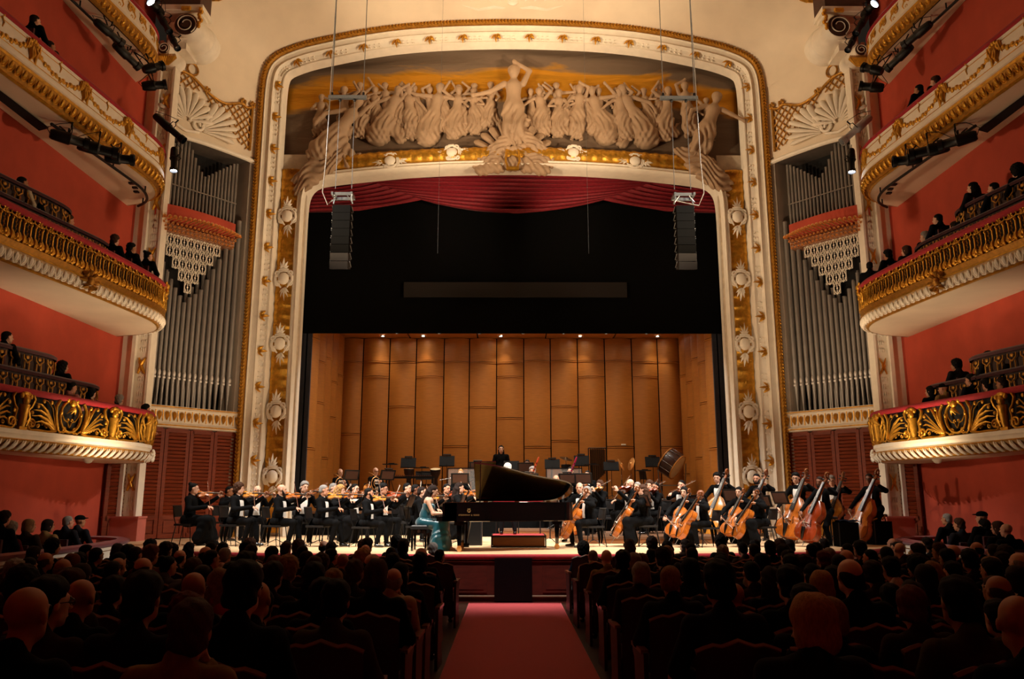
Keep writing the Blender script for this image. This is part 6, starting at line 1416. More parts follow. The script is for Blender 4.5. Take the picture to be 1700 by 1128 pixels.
mb.tube([(-.32, 0, 1.85), (.32, 0, 1.85)], .02, 6); mb.tube([(-.32, 0, .5), (.32, 0, .5)], .015, 6); mb.build('frame', BLACKM, ch)
for r_ in (0, 1):
    for i in range(9-r_):
        mb = MB(); L_ = 1.35-.06*i; mb.tube([(0, 0, 0), (0, 0, -L_)], .018, 8); mb.build('bell_tube', mat('dark_bell', '#3b2f28', .35, .7), ch, loc=(-.26+.065*i+.03*r_, .05*r_-.02, 1.8+.05*r_))
for k, (x_, y_, z_, tl, lb) in enumerate(((3.85, 28.7, 1.22, 1.1, 'brown cymbal tilted on edge left of its twin'), (4.2, 28.8, 1.25, -1.25, 'bright cymbal tilted on edge beside the brown one'), (1.93, 29.0, 1.45, .25, 'dark suspended cymbal over a drum behind the bassoons'))):
    o = empty('cymbal', (x_, y_, 1.95), label=lb, cat='cymbal', group='cymbals'); T_ = Matrix.Translation((0, 0, z_)) @ Matrix.Rotation(tl, 4, 'Y') @ Matrix.Rotation(.3, 4, 'X')
    mb = MB(); mb.lathe([(0, .05), (.05, .045), (.07, .02), (.23, -.01), (.235, -.013), (.07, .012), (.0, .04)], 24, T_); mb.build('plate', BRASS if k != 2 else mat('dark_bronze', '#4a3520', .35, .8), o); drum_stand(3, .28, .6).build('tripod', BLACKM, o); mb = MB(); mb.tube([(0, 0, .6), (0, 0, z_)], .012, 6); mb.build('rod', CHROME, o)
o = empty('snare_drum', (1.93, 29.05, 1.95), label='dark drum on a tripod under the suspended cymbal', cat='drum'); mb = MB(); mb.lathe([(0, 1.0), (.17, 1.0), (.18, 1.02), (.18, 1.22), (.17, 1.24), (0, 1.24)], 20); mb.build('shell', EBONY, o); drum_stand(3, .3, 1.0).build('tripod', BLACKM, o)
for k, (x_, y_, z_) in enumerate(((-4.25, 28.5, 1.22), (-3.15, 28.55, 1.1), (2.75, 28.2, 1.2), (4.55, 28.3, 1.0))):
    o = empty('percussion_tray', (x_, y_, 1.95), label='small black tray table on a tripod, '+('first', 'second', 'third', 'fourth')[k]+' from the left along the shell', cat='tray', group='tray tables'); mb = MB(); mb.box((0, 0, z_), (.5, .3, .03)); mb.box((.05, 0, z_+.03), (.2, .15, .03)); mb.build('tray_top', BLACKP, o); drum_stand(3, .25, z_-.4).build('tripod', BLACKM, o); mb = MB(); mb.tube([(0, 0, z_-.4), (0, 0, z_)], .014, 6); mb.build('pole', BLACKM, o)
for k, (x_, y_) in enumerate(((-3.25, 29.1), (-2.95, 28.95), (4.85, 29.0), (2.9, 24.3))):
    inst('percussion_chair', CHAIR, Matrix.Translation((x_, y_, 1.95 if k < 3 else ZS)) @ Matrix.Rotation(PI+.4*k, 4, 'Z') @ Matrix.Diagonal((1, 1, 1.15, 1)), 'empty black chair '+('behind the left djembe', 'between the two djembes', 'beside the bass drum', 'behind the violas')[k], 'chair', 'empty orchestra chairs')
mb = MB()
for x_ in (-5.2, -4.3, -3.4): pass
mr = empty('marimba', (-3.6, 27.5, 1.95), label='long low marimba with wooden bars behind the horn players', cat='marimba')
for i in range(26): mb = MB(); mb.box((0, 0, .8), (.05, .42-.008*i, .02)); mb.build('tone_bar', mat('rosewood', '#5b2c1a', .4, coat=.3), mr, loc=(-.9+.07*i, 0, 0))
mb = MB(); mb.box((0, -.2, .74), (2.0, .04, .06)); mb.box((0, .2, .74), (2.0, .04, .06))
for x_ in (-.95, .95): mb.box((x_, 0, .37), (.05, .4, .74))
mb.build('frame', BLACKM, mr)
# acoustic screens (clear) behind the flautist and bassoonist
CLEAR = mat('clear_acrylic', '#d8d4cc', .05, alpha=.18, var=.02)
for k, (x_, w_, lb) in enumerate(((-1.45, 1.1, 'clear acoustic screen behind the flautist'), (1.6, 1.1, 'clear acoustic screen behind the bassoonists'))):
    o = empty('acoustic_screen', (x_, 25.35, 1.45), label=lb, cat='screen', group='acoustic screens'); mb = MB(); mb.box((0, 0, .85), (w_, .012, 1.2)); mb.build('clear_panel', CLEAR, o); mb = MB(); mb.box((0, 0, 1.46), (w_, .03, .03)); 
    for s in (-1, 1): mb.box((s*w_/2, 0, .74), (.03, .03, 1.47)); mb.box((s*w_/2, 0, .02), (.05, .4, .04))
    mb.build('frame', BLACKM, o)
# bass cases, stage monitor, tool case
for k, (x_, y_, lb) in enumerate(((7.58, 18.9, 'black upright box with a blue cloth on top before the basses'), (8.72, 19.75, 'black upright box with a yellow strap at the right edge of the stage'))):
    o = empty('equipment_box', (x_, y_, ZS), .1 if k else -.05, lb, 'box', 'black boxes by the basses'); mb = MB(); mb.box((0, 0, .27), (.44, .42, .54)); mb.build('body', BLACKC, o); mb = MB()
    for a in (-1, 1):
        for b_ in (-1, 1): mb.box((a*.215, b_*.205, .27), (.02, .02, .54))
    mb.build('corner_edge', BLACKP, o)
cl = MB(); cl.grid([[(7.38+.42*u, 18.72+.4*v, ZS+.56+.03*math.sin(7*u+5*v)+.015*math.sin(19*v)) for u in np.linspace(0, 1, 9)] for v in np.linspace(0, 1, 9)]); tag(cl.build('folded_cloth', CLOTH['navy'], None, 80), 'crumpled dark blue cloth lying on a black box', 'cloth')
st_ = MB(); st_.tube([(8.58, 19.7, ZS+.57), (8.73, 19.75, ZS+.61), (8.83, 19.75, ZS+.58), (8.88, 19.7, ZS+.67)], [.02, .02, .018, .02], 6); tag(st_.build('yellow_strap', mat('yellow_strap', '#c08a1c', .6)), 'yellow curved strap lying on the rightmost black box', 'strap')
o = empty('stage_monitor', (-.95, 19.5, ZS), label='black loudspeaker box on the floor behind the piano keyboard', cat='speaker'); mb = MB(); mb.box((0, 0, .3), (.42, .4, .6)); mb.build('cabinet', BLACKP, o); mb = MB(); mb.box((0, -.205, .3), (.36, .01, .52)); mb.build('grille', BLACKM, o)
# ---- hanging line-array loudspeakers
for s, nm in ((-1, 'left'), (1, 'right')):
    X = s*4.45; o = empty('line_array', (X, 20, 7.75), -s*0, f'black line-array loudspeaker hanging before the {nm} jamb', 'speaker', 'line arrays')
    for i in range(8):
        mb = MB(); t_ = .02*max(0, 6-i)+(.05*max(0, 3-i)); mb.box((0, 0, 0), (.46, .38, .2), Matrix.Rotation(t_, 3, 'X')); mb.build('speaker_cabinet', mat('array_black', '#020202', .8, spec=.1) if i > 1 else mat('brown_grille', '#17100d', .7), o, loc=(0, -.02*max(0, 4-i)*.6, .1+i*.212))
    mb = MB()
    for i in range(8):
        for q in (-1, 1): mb.tube([(-s*0+.25*q, -.1, .02+i*.212), (.25*q, .12, .1+i*.212), (.25*q, -.1, .19+i*.212)], .012, 5)
    mb.build('rigging_links', STEEL, o)
    mb = MB(); mb.box((0, -.15, 2.0), (.55, .05, .08)); mb.box((0, .2, 2.0), (.55, .05, .08))
    for q in (-1, 1): mb.box((q*.25, 0, 2.0), (.05, .45, .07)); mb.tube([(q*.25, 0, 1.78), (q*.2, 0, 2.02)], .02, 6); mb.tube([(q*.26, -.15, 1.78), (q*.1, -.15, 2.0)], .012, 5)
    mb.build('flying_frame', STEEL, o)
    mb = MB(); mb.tube([(-s*.0-.28, 0, 1.9), (s*.4-.0, .0, 1.75), (s*.55, 0, 2.1), (s*.5, 0, 3.0), (s*.47, 0, 5.0), (s*.38, 0, 12)], .014, 6); mb.build('signal_cable', mat('cable_grey', '#77736e', .6), o)
    bz = 12.55
    b_ = empty('hanging_bar', (X, 20, bz), 0, f'steel rigging bar on cables above the {nm} line array', 'rigging', 'rigging bars'); mb = MB(); mb.box((0, 0, 0), (1.02, .1, .09)); mb.build('beam', STEEL, b_)
    
    for q in (-.42, .42): mb = MB(); mb.tube([(q, 0, .05), (q, 0, 7.5)], .012, 5); mb.build('cable', STEEL, b_)
    for q in (-.2, .19): mb = MB(); mb.tube([(q, 0, -.05), (q*1.1, 0, -2.6)], .009, 5); mb.build('cable', STEEL, b_)
    
    for q in (-.42, .42): mb = MB(); mb.tube([(q, 0, .02), (q, 0, .14)], .035, 6); mb.build('clamp', BLACKM, b_)
    for q in (-.2, .19): mb = MB(); mb.ball((q, 0, -.08), .045, 8); mb.build('swivel', BLACKM, b_)
    w2 = MB(); w2.tube([(s*2.05, 21, 8.5), (s*2.02, 21, 19.5)], .004, 4); tag(w2.build('thin_wire', STEEL), f'thin vertical wire hanging before the frieze, {nm} of centre', 'wire', 'thin wires')
ROWS = [14.9, 14.1, 13.3, 12.5, 11.7, 10.9, 10.1, 9.3, 8.5, 7.7, 6.9, 6.1, 5.3, 4.5, 3.7]
AUD = [
    [(-7.39, 0, 0, 0, 0, 0), (-6.74, 0, 0, 0, 0, 0), (-6.08, 0, 0, 0, 0, 0), (-5.42, 0.93, 'long', 'black', 0, 'black'), (-4.77, 0.94, 'curly', 'brown', 1, 'black'), (-4.11, 0.92, 'long', 'dark', 0, 'black'), (-3.45, 0.92, 'ring', 'black', 0, 'charcoal'), (-2.79, 0.94, 'full', 'brown', 0, 'brown'), (-2.14, 0.98, 'curly', 'black', 2, 'charcoal'), (-1.48, 0.88, 'full', 'grey', 0, 'black'), (1.22, 0.88, 'afro', 'black', 1, 'navy'), (1.84, 0, 0, 0, 0, 0), (2.46, 0.96, 'curly', 'dark', 0, 'charcoal'), (3.08, 0.96, 'long', 'dark', 0, 'brown'), (3.7, 0.98, 'curly', 'black', 0, 'black'), (4.32, 0.92, 'full', 'black', 2, 'brown'), (4.95, 0.94, 'full', 'dark', 2, 'brown'), (5.57, 0.95, 'short', 'dark', 1, 'black'), (6.19, 0.92, 'ring', 'dark', 0, 'black'), (6.81, 0.95, 'ring', 'brown', 1, 'black'), (7.43, 0.95, 'full', 'dark', 2, 'charcoal')],
    [(-7.44, 0, 0, 0, 0, 0), (-6.82, 0.93, 'bob', 'dark', 2, 'charcoal'), (-6.21, 0.95, 'curly', 'black', 1, 'black'), (-5.6, 0.95, 'long', 'black', 2, 'black'), (-4.98, 0.93, 'long', 'black', 1, 'black'), (-4.37, 0, 0, 0, 0, 0), (-3.75, 0.97, 'curly', 'brown', 1, 'black'), (-3.14, 0.92, 'full', 'dark', 2, 'charcoal'), (-2.53, 0.97, 'full', 'dark', 0, 'brown'), (-1.91, 0.97, 'bob', 'black', 0, 'black'), (1.94, 0.97, 'long', 'brown', 2, 'black'), (2.58, 0.97, 'long', 'black', 2, 'charcoal'), (3.22, 0, 0, 0, 0, 0), (3.87, 0.93, 'short', 'black', 1, 'brown'), (4.51, 0.96, 'full', 'brown', 1, 'black'), (5.15, 0.94, 'bob', 'black', 1, 'brown'), (5.79, 0.88, 'full', 'dark', 0, 'charcoal'), (6.54, 0.95, 'short', 'black', 0, 'brown'), (7.3, 0, 0, 0, 0, 0)],
    [(-7.43, 0.99, 'curly', 'black', 1, 'black'), (-6.81, 0, 0, 0, 0, 0), (-6.19, 0.93, 'long', 'brown', 0, 'brown'), (-5.57, 0.95, 'curly', 'black', 1, 'brown'), (-4.95, 0.98, 'short', 'black', 2, 'charcoal'), (-4.32, 0.96, 'full', 'black', 1, 'black'), (-3.7, 0.96, 'short', 'brown', 1, 'brown'), (-3.08, 0, 0, 0, 0, 0), (-2.46, 0.95, 'ring', 'black', 0, 'charcoal'), (-1.84, 0, 0, 0, 0, 0), (-1.22, 0.88, 'short', 'black', 0, 'navy'), (1.22, 0.88, 'short', 'grey', 1, 'cream'), (2.17, 0.88, 'full', 'dark', 1, 'navy'), (2.81, 0.95, 'short', 'black', 0, 'navy'), (3.44, 0, 0, 0, 0, 0), (4.08, 0.97, 'full', 'black', 1, 'black'), (4.71, 0, 0, 0, 0, 0), (5.35, 0.96, 'short', 'black', 2, 'charcoal'), (6.16, 0.96, 'bald', 'dark', 0, 'brown'), (6.79, 0, 0, 0, 0, 0), (7.42, 0.96, 'ring', 'black', 1, 'black')],
    [(-7.26, 0.94, 'bob', 'dark', 1, 'black'), (-6.46, 0.97, 'short', 'black', 1, 'charcoal'), (-5.91, 0.97, 'full', 'black', 2, 'brown'), (-5.29, 0.98, 'full', 'dark', 1, 'charcoal'), (-4.67, 0.95, 'ring', 'black', 0, 'black'), (-4.05, 0.97, 'full', 'dark', 2, 'white'), (-3.23, 0.95, 'short', 'black', 0, 'charcoal'), (-2.58, 0, 0, 0, 0, 0), (-1.93, 0.95, 'short', 'black', 1, 'charcoal'), (1.61, 0.88, 'full', 'grey', 2, 'black'), (2.27, 0.94, 'full', 'sandy', 1, 'charcoal'), (3.11, 0.95, 'full', 'grey', 2, 'brown'), (3.59, 0.97, 'short', 'dark', 1, 'black'), (4.46, 0.97, 'short', 'black', 1, 'charcoal'), (5.19, 0.99, 'full', 'black', 1, 'black'), (6.39, 0.97, 'full', 'brown', 2, 'charcoal'), (7.22, 0.96, 'bob', 'dark', 0, 'charcoal')],
    [(-6.78, 0, 0, 0, 0, 0), (-5.93, 0.96, 'short', 'black', 2, 'black'), (-5.38, 0.97, 'short', 'dark', 1, 'navy'), (-4.75, 0.94, 'ring', 'dark', 0, 'brown'), (-4.12, 0.96, 'short', 'grey', 1, 'white'), (-3.46, 0.96, 'full', 'black', 1, 'brown'), (-2.61, 0.96, 'short', 'black', 1, 'brown'), (-2.03, 0.88, 'full', 'black', 2, 'charcoal'), (-1.35, 0.97, 'bald', 'dark', 0, 'charcoal'), (1.26, 0.94, 'bald', 'dark', 0, 'tan'), (1.75, 0.88, 'curly', 'red', 2, 'brown'), (2.47, 0.97, 'short', 'black', 2, 'charcoal'), (3.12, 0, 0, 0, 0, 0), (3.76, 0.99, 'full', 'dark', 1, 'charcoal'), (4.41, 0.96, 'short', 'grey', 1, 'black'), (5.02, 0.96, 'short', 'black', 1, 'black'), (5.67, 0.99, 'full', 'dark', 0, 'charcoal'), (6.18, 0.99, 'bald', 'grey', 1, 'charcoal'), (6.9, 0.97, 'curly', 'dark', 0, 'charcoal')],
    [(-6.19, 0.95, 'ring', 'brown', 2, 'charcoal'), (-5.75, 0.93, 'curly', 'black', 2, 'black'), (-5.29, 0.97, 'short', 'black', 0, 'navy'), (-4.82, 1.01, 'full', 'red', 2, 'wine'), (-4.01, 0.98, 'short', 'black', 1, 'black'), (-3.52, 0.94, 'full', 'dark', 2, 'black'), (-2.76, 0.97, 'short', 'dark', 0, 'charcoal'), (-2.3, 0.94, 'bald', 'dark', 2, 'brown'), (-1.64, 0.93, 'full', 'black', 0, 'black'), (1.52, 0.96, 'bob', 'grey', 1, 'brown'), (2.67, 0.95, 'short', 'black', 0, 'black'), (3.55, 0.97, 'bun', 'dark', 0, 'black'), (4.03, 0.97, 'full', 'red', 1, 'black'), (4.85, 1.01, 'short', 'black', 0, 'charcoal'), (5.65, 0.97, 'full', 'black', 2, 'black'), (6.4, 0.96, 'full', 'dark', 2, 'charcoal')],
    [(-5.94, 0.94, 'short', 'black', 2, 'black'), (-5.48, 0.99, 'bob', 'red', 2, 'navy'), (-4.86, 0.94, 'ring', 'brown', 2, 'black'), (-4.24, 0.96, 'bun', 'black', 1, 'grey'), (-3.38, 1.0, 'full', 'black', 0, 'black'), (-2.4, 0.96, 'curly', 'brown', 2, 'black'), (-1.9, 1.0, 'curlylong', 'blond', 2, 'black'), (-1.23, 0.99, 'full', 'black', 1, 'navy'), (1.27, 1.0, 'full', 'black', 1, 'navy'), (1.76, 1.02, 'full', 'dark', 0, 'charcoal'), (2.41, 0.88, 'full', 'black', 1, 'navy'), (2.97, 0.98, 'full', 'black', 2, 'cream'), (3.49, 0.97, 'full', 'dark', 2, 'brown'), (4.0, 1.01, 'bald', 'dark', 1, 'charcoal'), (4.87, 0.95, 'afro', 'black', 1, 'black'), (5.49, 1.01, 'full', 'black', 2, 'charcoal'), (6.09, 0.98, 'ring', 'grey', 0, 'navy')],
    [(-5.69, 0.97, 'curly', 'grey', 0, 'brown'), (-5.1, 0.97, 'ring', 'grey', 2, 'black'), (-4.6, 0.97, 'short', 'black', 1, 'black'), (-3.7, 0.98, 'full', 'brown', 2, 'grey'), (-2.74, 0.98, 'full', 'red', 0, 'black'), (-2.3, 0.99, 'long', 'brown', 2, 'charcoal'), (-1.64, 1.02, 'ring', 'black', 0, 'brown'), (1.78, 0.94, 'long', 'black', 2, 'charcoal'), (2.26, 0.98, 'full', 'black', 1, 'navy'), (3.05, 0.99, 'full', 'black', 1, 'charcoal'), (3.58, 1.01, 'short', 'black', 2, 'black'), (4.16, 0.97, 'full', 'black', 2, 'white'), (4.87, 0.95, 'full', 'black', 1, 'navy'), (5.32, 1.0, 'bob', 'sandy', 1, 'charcoal')],
    [(-4.53, 0.97, 'bob', 'dark', 1, 'navy'), (-3.86, 1.0, 'ring', 'dark', 1, 'navy'), (-2.93, 0.96, 'full', 'black', 0, 'charcoal'), (-2.38, 1.0, 'curly', 'sandy', 0, 'charcoal'), (-1.7, 0.97, 'full', 'brown', 2, 'brown'), (-1.22, 0.97, 'long', 'black', 1, 'navy'), (1.22, 0.98, 'bob', 'grey', 1, 'brown'), (1.73, 1.01, 'bob', 'black', 0, 'navy'), (2.36, 0.97, 'short', 'black', 1, 'brown'), (2.99, 0.97, 'long', 'black', 1, 'charcoal'), (3.6, 0.97, 'full', 'dark', 0, 'brown'), (4.22, 0.97, 'long', 'sandy', 1, 'red'), (4.83, 0.98, 'full', 'black', 2, 'navy')],
    [(-4.31, 0.88, 'full', 'black', 2, 'charcoal'), (-3.7, 0.88, 'bald', 'dark', 2, 'brown'), (-3.0, 0.99, 'short', 'dark', 2, 'brown'), (-2.3, 0.98, 'full', 'dark', 0, 'brown'), (-1.78, 0.95, 'full', 'sandy', 0, 'navy'), (-1.22, 0.97, 'ring', 'grey', 1, 'cream'), (1.78, 0.98, 'full', 'grey', 1, 'charcoal'), (2.3, 0.96, 'long', 'dark', 1, 'navy'), (2.89, 0.95, 'full', 'black', 0, 'navy'), (3.74, 0.97, 'bob', 'dark', 1, 'black'), (4.59, 0.96, 'bob', 'dark', 0, 'black')],
    [(-4.13, 0.96, 'afro', 'black', 0, 'black'), (-3.38, 0.92, 'full', 'black', 1, 'black'), (-2.52, 0.98, 'long', 'sandy', 1, 'red'), (-1.74, 1.0, 'full', 'black', 2, 'black'), (-1.22, 1.03, 'bob', 'brown', 0, 'black'), (1.22, 1.0, 'short', 'sandy', 2, 'charcoal'), (1.75, 0.89, 'bald', 'dark', 2, 'brown'), (2.47, 0.96, 'bob', 'blond', 2, 'charcoal'), (3.03, 0.88, 'full', 'black', 2, 'navy'), (3.9, 0.93, 'short', 'brown', 2, 'brown')],
    [(-3.31, 1.0, 'full', 'brown', 0, 'brown'), (-2.43, 0.99, 'bald', 'dark', 2, 'black'), (-1.92, 0.88, 'full', 'black', 2, 'charcoal'), (-1.47, 0.95, 'full', 'black', 0, 'black'), (1.94, 1.01, 'full', 'black', 0, 'black'), (2.39, 1.06, 'ring', 'black', 0, 'black'), (2.83, 0.94, 'long', 'dark', 2, 'charcoal'), (3.47, 0.97, 'ring', 'brown', 2, 'black')],
    [(-2.84, 0.99, 'bald', 'dark', 2, 'black'), (-2.16, 0.91, 'curly', 'red', 2, 'navy'), (-1.72, 0.98, 'bald', 'dark', 2, 'charcoal'), (-1.22, 0.97, 'full', 'black', 1, 'olive'), (1.22, 1.06, 'full', 'black', 2, 'charcoal'), (1.76, 0.95, 'full', 'black', 0, 'charcoal'), (2.43, 0.95, 'full', 'red', 1, 'brown'), (2.98, 0.88, 'full', 'black', 0, 'navy')],
    [(-2.59, 1.03, 'full', 'black', 0, 'brown'), (-2.1, 1.04, 'full', 'black', 1, 'charcoal'), (-1.56, 1.08, 'full', 'black', 0, 'navy'), (1.61, 0.97, 'short', 'sandy', 0, 'black'), (2.31, 1.02, 'full', 'black', 2, 'olive')],
    [(-2.26, 1.04, 'bald', 'dark', 2, 'black'), (-1.57, 1.0, 'full', 'brown', 1, 'tan'), (1.22, 1.03, 'bob', 'blond', 0, 'charcoal'), (2.13, 1.02, 'bald', 'dark', 2, 'black')]]
BOX = [
    ('1B', -10.33, 16.12, 5.31, 'short', 'black', 'black', 0),
    ('1A', -10.06, 17.78, 4.97, 'curlylong', 'black', 'black', 1),
    ('1A', -10.24, 16.7, 4.58, 'long', 'blond', 'navy', 0),
    ('1A', -10.17, 17.08, 4.53, 'long', 'brown', 'charcoal', 0),
    ('1', -9.77, 17.68, 4.49, 'full', 'black', 'pink', 1),
    ('1', -9.64, 18.28, 4.43, 'full', 'black', 'black', 0),
    ('1', -9.46, 19.26, 4.4, 'full', 'grey', 'black', 1),
    ('1', -9.48, 20.78, 4.36, 'full', 'black', 'navy', 1),
    ('2B', -10.06, 15.56, 8.42, 'short', 'black', 'cream', 2),
    ('2B', -9.98, 15.9, 8.23, 'short', 'black', 'black', 1),
    ('2A', -9.77, 16.86, 8.07, 'full', 'brown', 'cream', 1),
    ('2', -9.27, 17.92, 7.97, 'full', 'brown', 'black', 0),
    ('2', -9.2, 18.62, 8.0, 'full', 'black', 'black', 2),
    ('2', -9.19, 19.5, 8.08, 'bun', 'black', 'black', 0),
    ('3', -9.95, 15.14, 11.81, 'short', 'dark', 'black', 0),
    ('3', -9.9, 15.66, 11.54, 'short', 'dark', 'charcoal', 2),
    ('0', -8.92, 14.42, 1.73, 'full', 'dark', 'navy', 1),
    ('0', -8.93, 14.66, 1.54, 'curly', 'grey', 'wine', 0),
    ('0', -8.94, 15.24, 1.59, 'bob', 'sandy', 'brown', 2),
    ('0', -9.0, 15.98, 1.57, 'bob', 'dark', 'tan', 2),
    ('0', -9.09, 16.86, 1.62, 'short', 'grey', 'charcoal', 1),
    ('0', -9.15, 17.44, 1.62, 'cap', 'black', 'charcoal', 2),
    ('1A', 10.03, 18.0, 5.07, 'curly', 'black', 'charcoal', 2),
    ('1B', 10.17, 17.0, 5.09, 'short', 'black', 'charcoal', 0),
    ('1B', 10.28, 16.36, 4.96, 'full', 'brown', 'black', 1),
    ('1', 9.61, 18.42, 4.52, 'bob', 'black', 'black', 0),
    ('1', 9.69, 18.0, 4.52, 'cap', 'dark', 'tan', 1),
    ('1', 9.86, 17.2, 4.6, 'full', 'black', 'navy', 1),
    ('1', 9.99, 16.32, 4.4, 'full', 'dark', 'black', 2),
    ('1', 9.93, 16.72, 4.42, 'full', 'black', 'black', 1),
    ('2', 9.5, 20.68, 8.18, 'short', 'black', 'black', 1),
    ('2', 9.19, 18.94, 7.96, 'full', 'black', 'black', 2),
    ('2', 9.24, 18.16, 7.82, 'bob', 'brown', 'charcoal', 0),
    ('2A', 9.62, 17.98, 8.1, 'full', 'grey', 'black', 0),
    ('2A', 9.67, 17.46, 8.35, 'short', 'black', 'navy', 0),
    ('2B', 9.88, 17.08, 8.0, 'short', 'grey', 'navy', 0),
    ('2A', 9.86, 16.36, 8.11, 'full', 'dark', 'charcoal', 2),
    ('2B', 9.91, 16.4, 8.69, 'long', 'black', 'charcoal', 0),
    ('2B', 9.99, 15.82, 8.44, 'short', 'black', 'navy', 0),
    ('2B', 10.14, 15.22, 8.55, 'afro', 'black', 'black', 0),
    ('2A', 9.75, 16.96, 7.99, 'bob', 'dark', 'charcoal', 1),
    ('3', 9.71, 17.74, 11.72, 'short', 'black', 'black', 2),
    ('3', 9.76, 17.1, 11.57, 'full', 'brown', 'black', 0),
    ('0', 9.14, 17.4, 1.66, 'short', 'grey', 'black', 2),
    ('0', 9.09, 16.86, 1.56, 'full', 'brown', 'charcoal', 2),
    ('0', 8.99, 15.84, 1.72, 'cap', 'black', 'black', 1),
    ('0', 8.98, 15.78, 1.56, 'full', 'black', 'black', 1),
    ('0', 8.95, 15.3, 1.55, 'bob', 'brown', 'black', 1),
    ('0', 8.94, 15.02, 1.52, 'bald', 'dark', 'black', 0)]
# ================================================================== audience
SEATW = mat('seat_leather', '#3a130d', .5, var=.2, scale=8, coat=.1); SEATT = mat('seat_crest_wood', '#7a4324', .35, var=.2, scale=6, coat=.4); SEATC = mat('seat_cushion_red', '#4a0f14', .85, sheen=.3)
mb = MB(); xs_ = np.linspace(-.25, .25, 11)
crest = lambda x: .95+.03*math.cos(x/.25*PI)*.6+.012*math.cos(x/.25*3*PI)
mb.grid([[(x, -.22-.05*f, .18+(crest(x)-.18)*f) for x in xs_] for f in (0, .5, .9, 1)]); mb.V += [(x, y-.035, z) for x, y, z in mb.V]; mb.F += [tuple(i+44 for i in f[::-1]) for f in mb.F]; TB = mb.mesh('backrest', SEATW)
mb = MB(); mb.tube([(x, -.285, crest(x)) for x in xs_], .022, 6); TC = mb.mesh('crest_rail', SEATT)
mb = MB(); mb.box((0, .02, .42), (.46, .44, .1), None, .92); TS = mb.mesh('cushion', SEATC)
mb = MB()
for s in (-1, 1): mb.prism([(-.26, 0), (.22, 0), (.2, .1), (.14, .2), (.17, .58), (.24, .62), (.24, .66), (-.24, .68)], s*.262, s*.298, lambda u, v, t: (t, u, v))
TA = mb.mesh('arm_panel', SEATW)
ARMT = {s: (lambda m: (m.box((s*.28, .02, .68), (.06, .44, .03)), m.mesh('armrest', SEATT))[1])(MB()) for s in (-1, 1)}
ARMP = {s: (lambda m: (m.prism([(-.26, 0), (.22, 0), (.2, .1), (.14, .2), (.17, .58), (.24, .62), (.24, .66), (-.24, .68)], s*.262, s*.298, lambda u, v, t: (t, u, v)), m.mesh('arm_panel', SEATW))[1])(MB()) for s in (-1, 1)}
SEATP = [('backrest', TB), ('crest_rail', TC), ('cushion', TS)]+[('arm_panel', ARMP[s]) for s in (-1, 1)]+[('armrest', ARMT[s]) for s in (-1, 1)]
for r_, (Y, row) in enumerate(zip(ROWS, AUD)):
    for s, nm in ((-1, 'left'), (1, 'right')):
        side = sorted([q for q in row if q[0]*s > 0], key=lambda q: abs(q[0]))
        for k, (X, sc, hs, hc, sk, coat) in enumerate(side):
            z = floor_z(Y)
            fa = math.degrees(math.atan2(20.5-Y, -X*.85)); fs = 90+(fa-90)*.35
            where = f'{ordinal(r_)} row, {ordinal(k)} seat {nm} of aisle'
            M = Matrix.Translation((X, Y, z)) @ Matrix.Rotation(math.radians(fs-90), 4, 'Z')
            inst('theatre_seat', SEATP, M, f'dark leather theatre seat with curved crest, {where}', 'seat', 'stalls seats')
            if sc:
                rr = random.Random(r_*100+k+50*s); pose = rr.choice(['listen', 'listen', 'listen_turn', 'listen_chin']) if Y < 13.5 else rr.choice(['listen', 'listen', 'listen_chin'])
                person(pose, X, Y, z, 90+(fa-90)*rr.uniform(.55, 1.0), sc, sk, hs, hc, f'audience member in {coat} top, {where}', 'stalls audience', CLOTH[coat], None, ('jacket', 'trousers', 'shoe'), None, rr.random() < .2)
TN = {'0': 'ground-level box', '1': 'lowest balcony', '2': 'second balcony', '3': 'third balcony'}
cnt = {}
mb = MB(); mb.box((0, 0, .42), (.44, .42, .08)); mb.box((0, -.2, .62), (.42, .04, .42)); BXS = [('seat', (lambda m: (m.box((0, 0, .43), (.44, .42, .06)), m.mesh('seat', SEATC))[1])(MB())), ('backrest', (lambda m: (m.box((0, -.22, .68), (.42, .04, .36)), m.mesh('backrest', SEATC))[1])(MB()))]+[('leg', l) for l in LEGM]
for (t_, X, Y, zt, hs, hc, coat, sk) in sorted(BOX, key=lambda q: -q[2]):
    s = -1 if X < 0 else 1; key = (t_[0], s); k = cnt.get(key, 0); cnt[key] = k+1; nm = 'left' if s < 0 else 'right'
    sc = 1.0; z = zt-1.32*sc; where = f'in the {TN[t_[0]]} on the {nm}, {ordinal(k)} from the stage'
    fa = math.degrees(math.atan2(20.5-Y, -X)); rr = random.Random(int(Y*100))
    person(rr.choice(['listen_turn', 'listen_turn', 'listen']), X, Y, z, 90+(fa-90)*.12, sc, sk, hs, hc, ('capped ' if hs == 'cap' else '')+f'listener in {coat} top, {where[7:]}', 'balcony audience', CLOTH[coat], None, ('jacket', 'trousers', 'shoe') if Y < 19.9 else ('jacket',), flip=-s)
    if Y < 19.9: inst('box_chair', BXS, Matrix.Translation((X, Y, z)) @ Matrix.Rotation(math.radians(fa-90)*.12, 4, 'Z'), f'red box chair {where}', 'chair', 'box chairs')
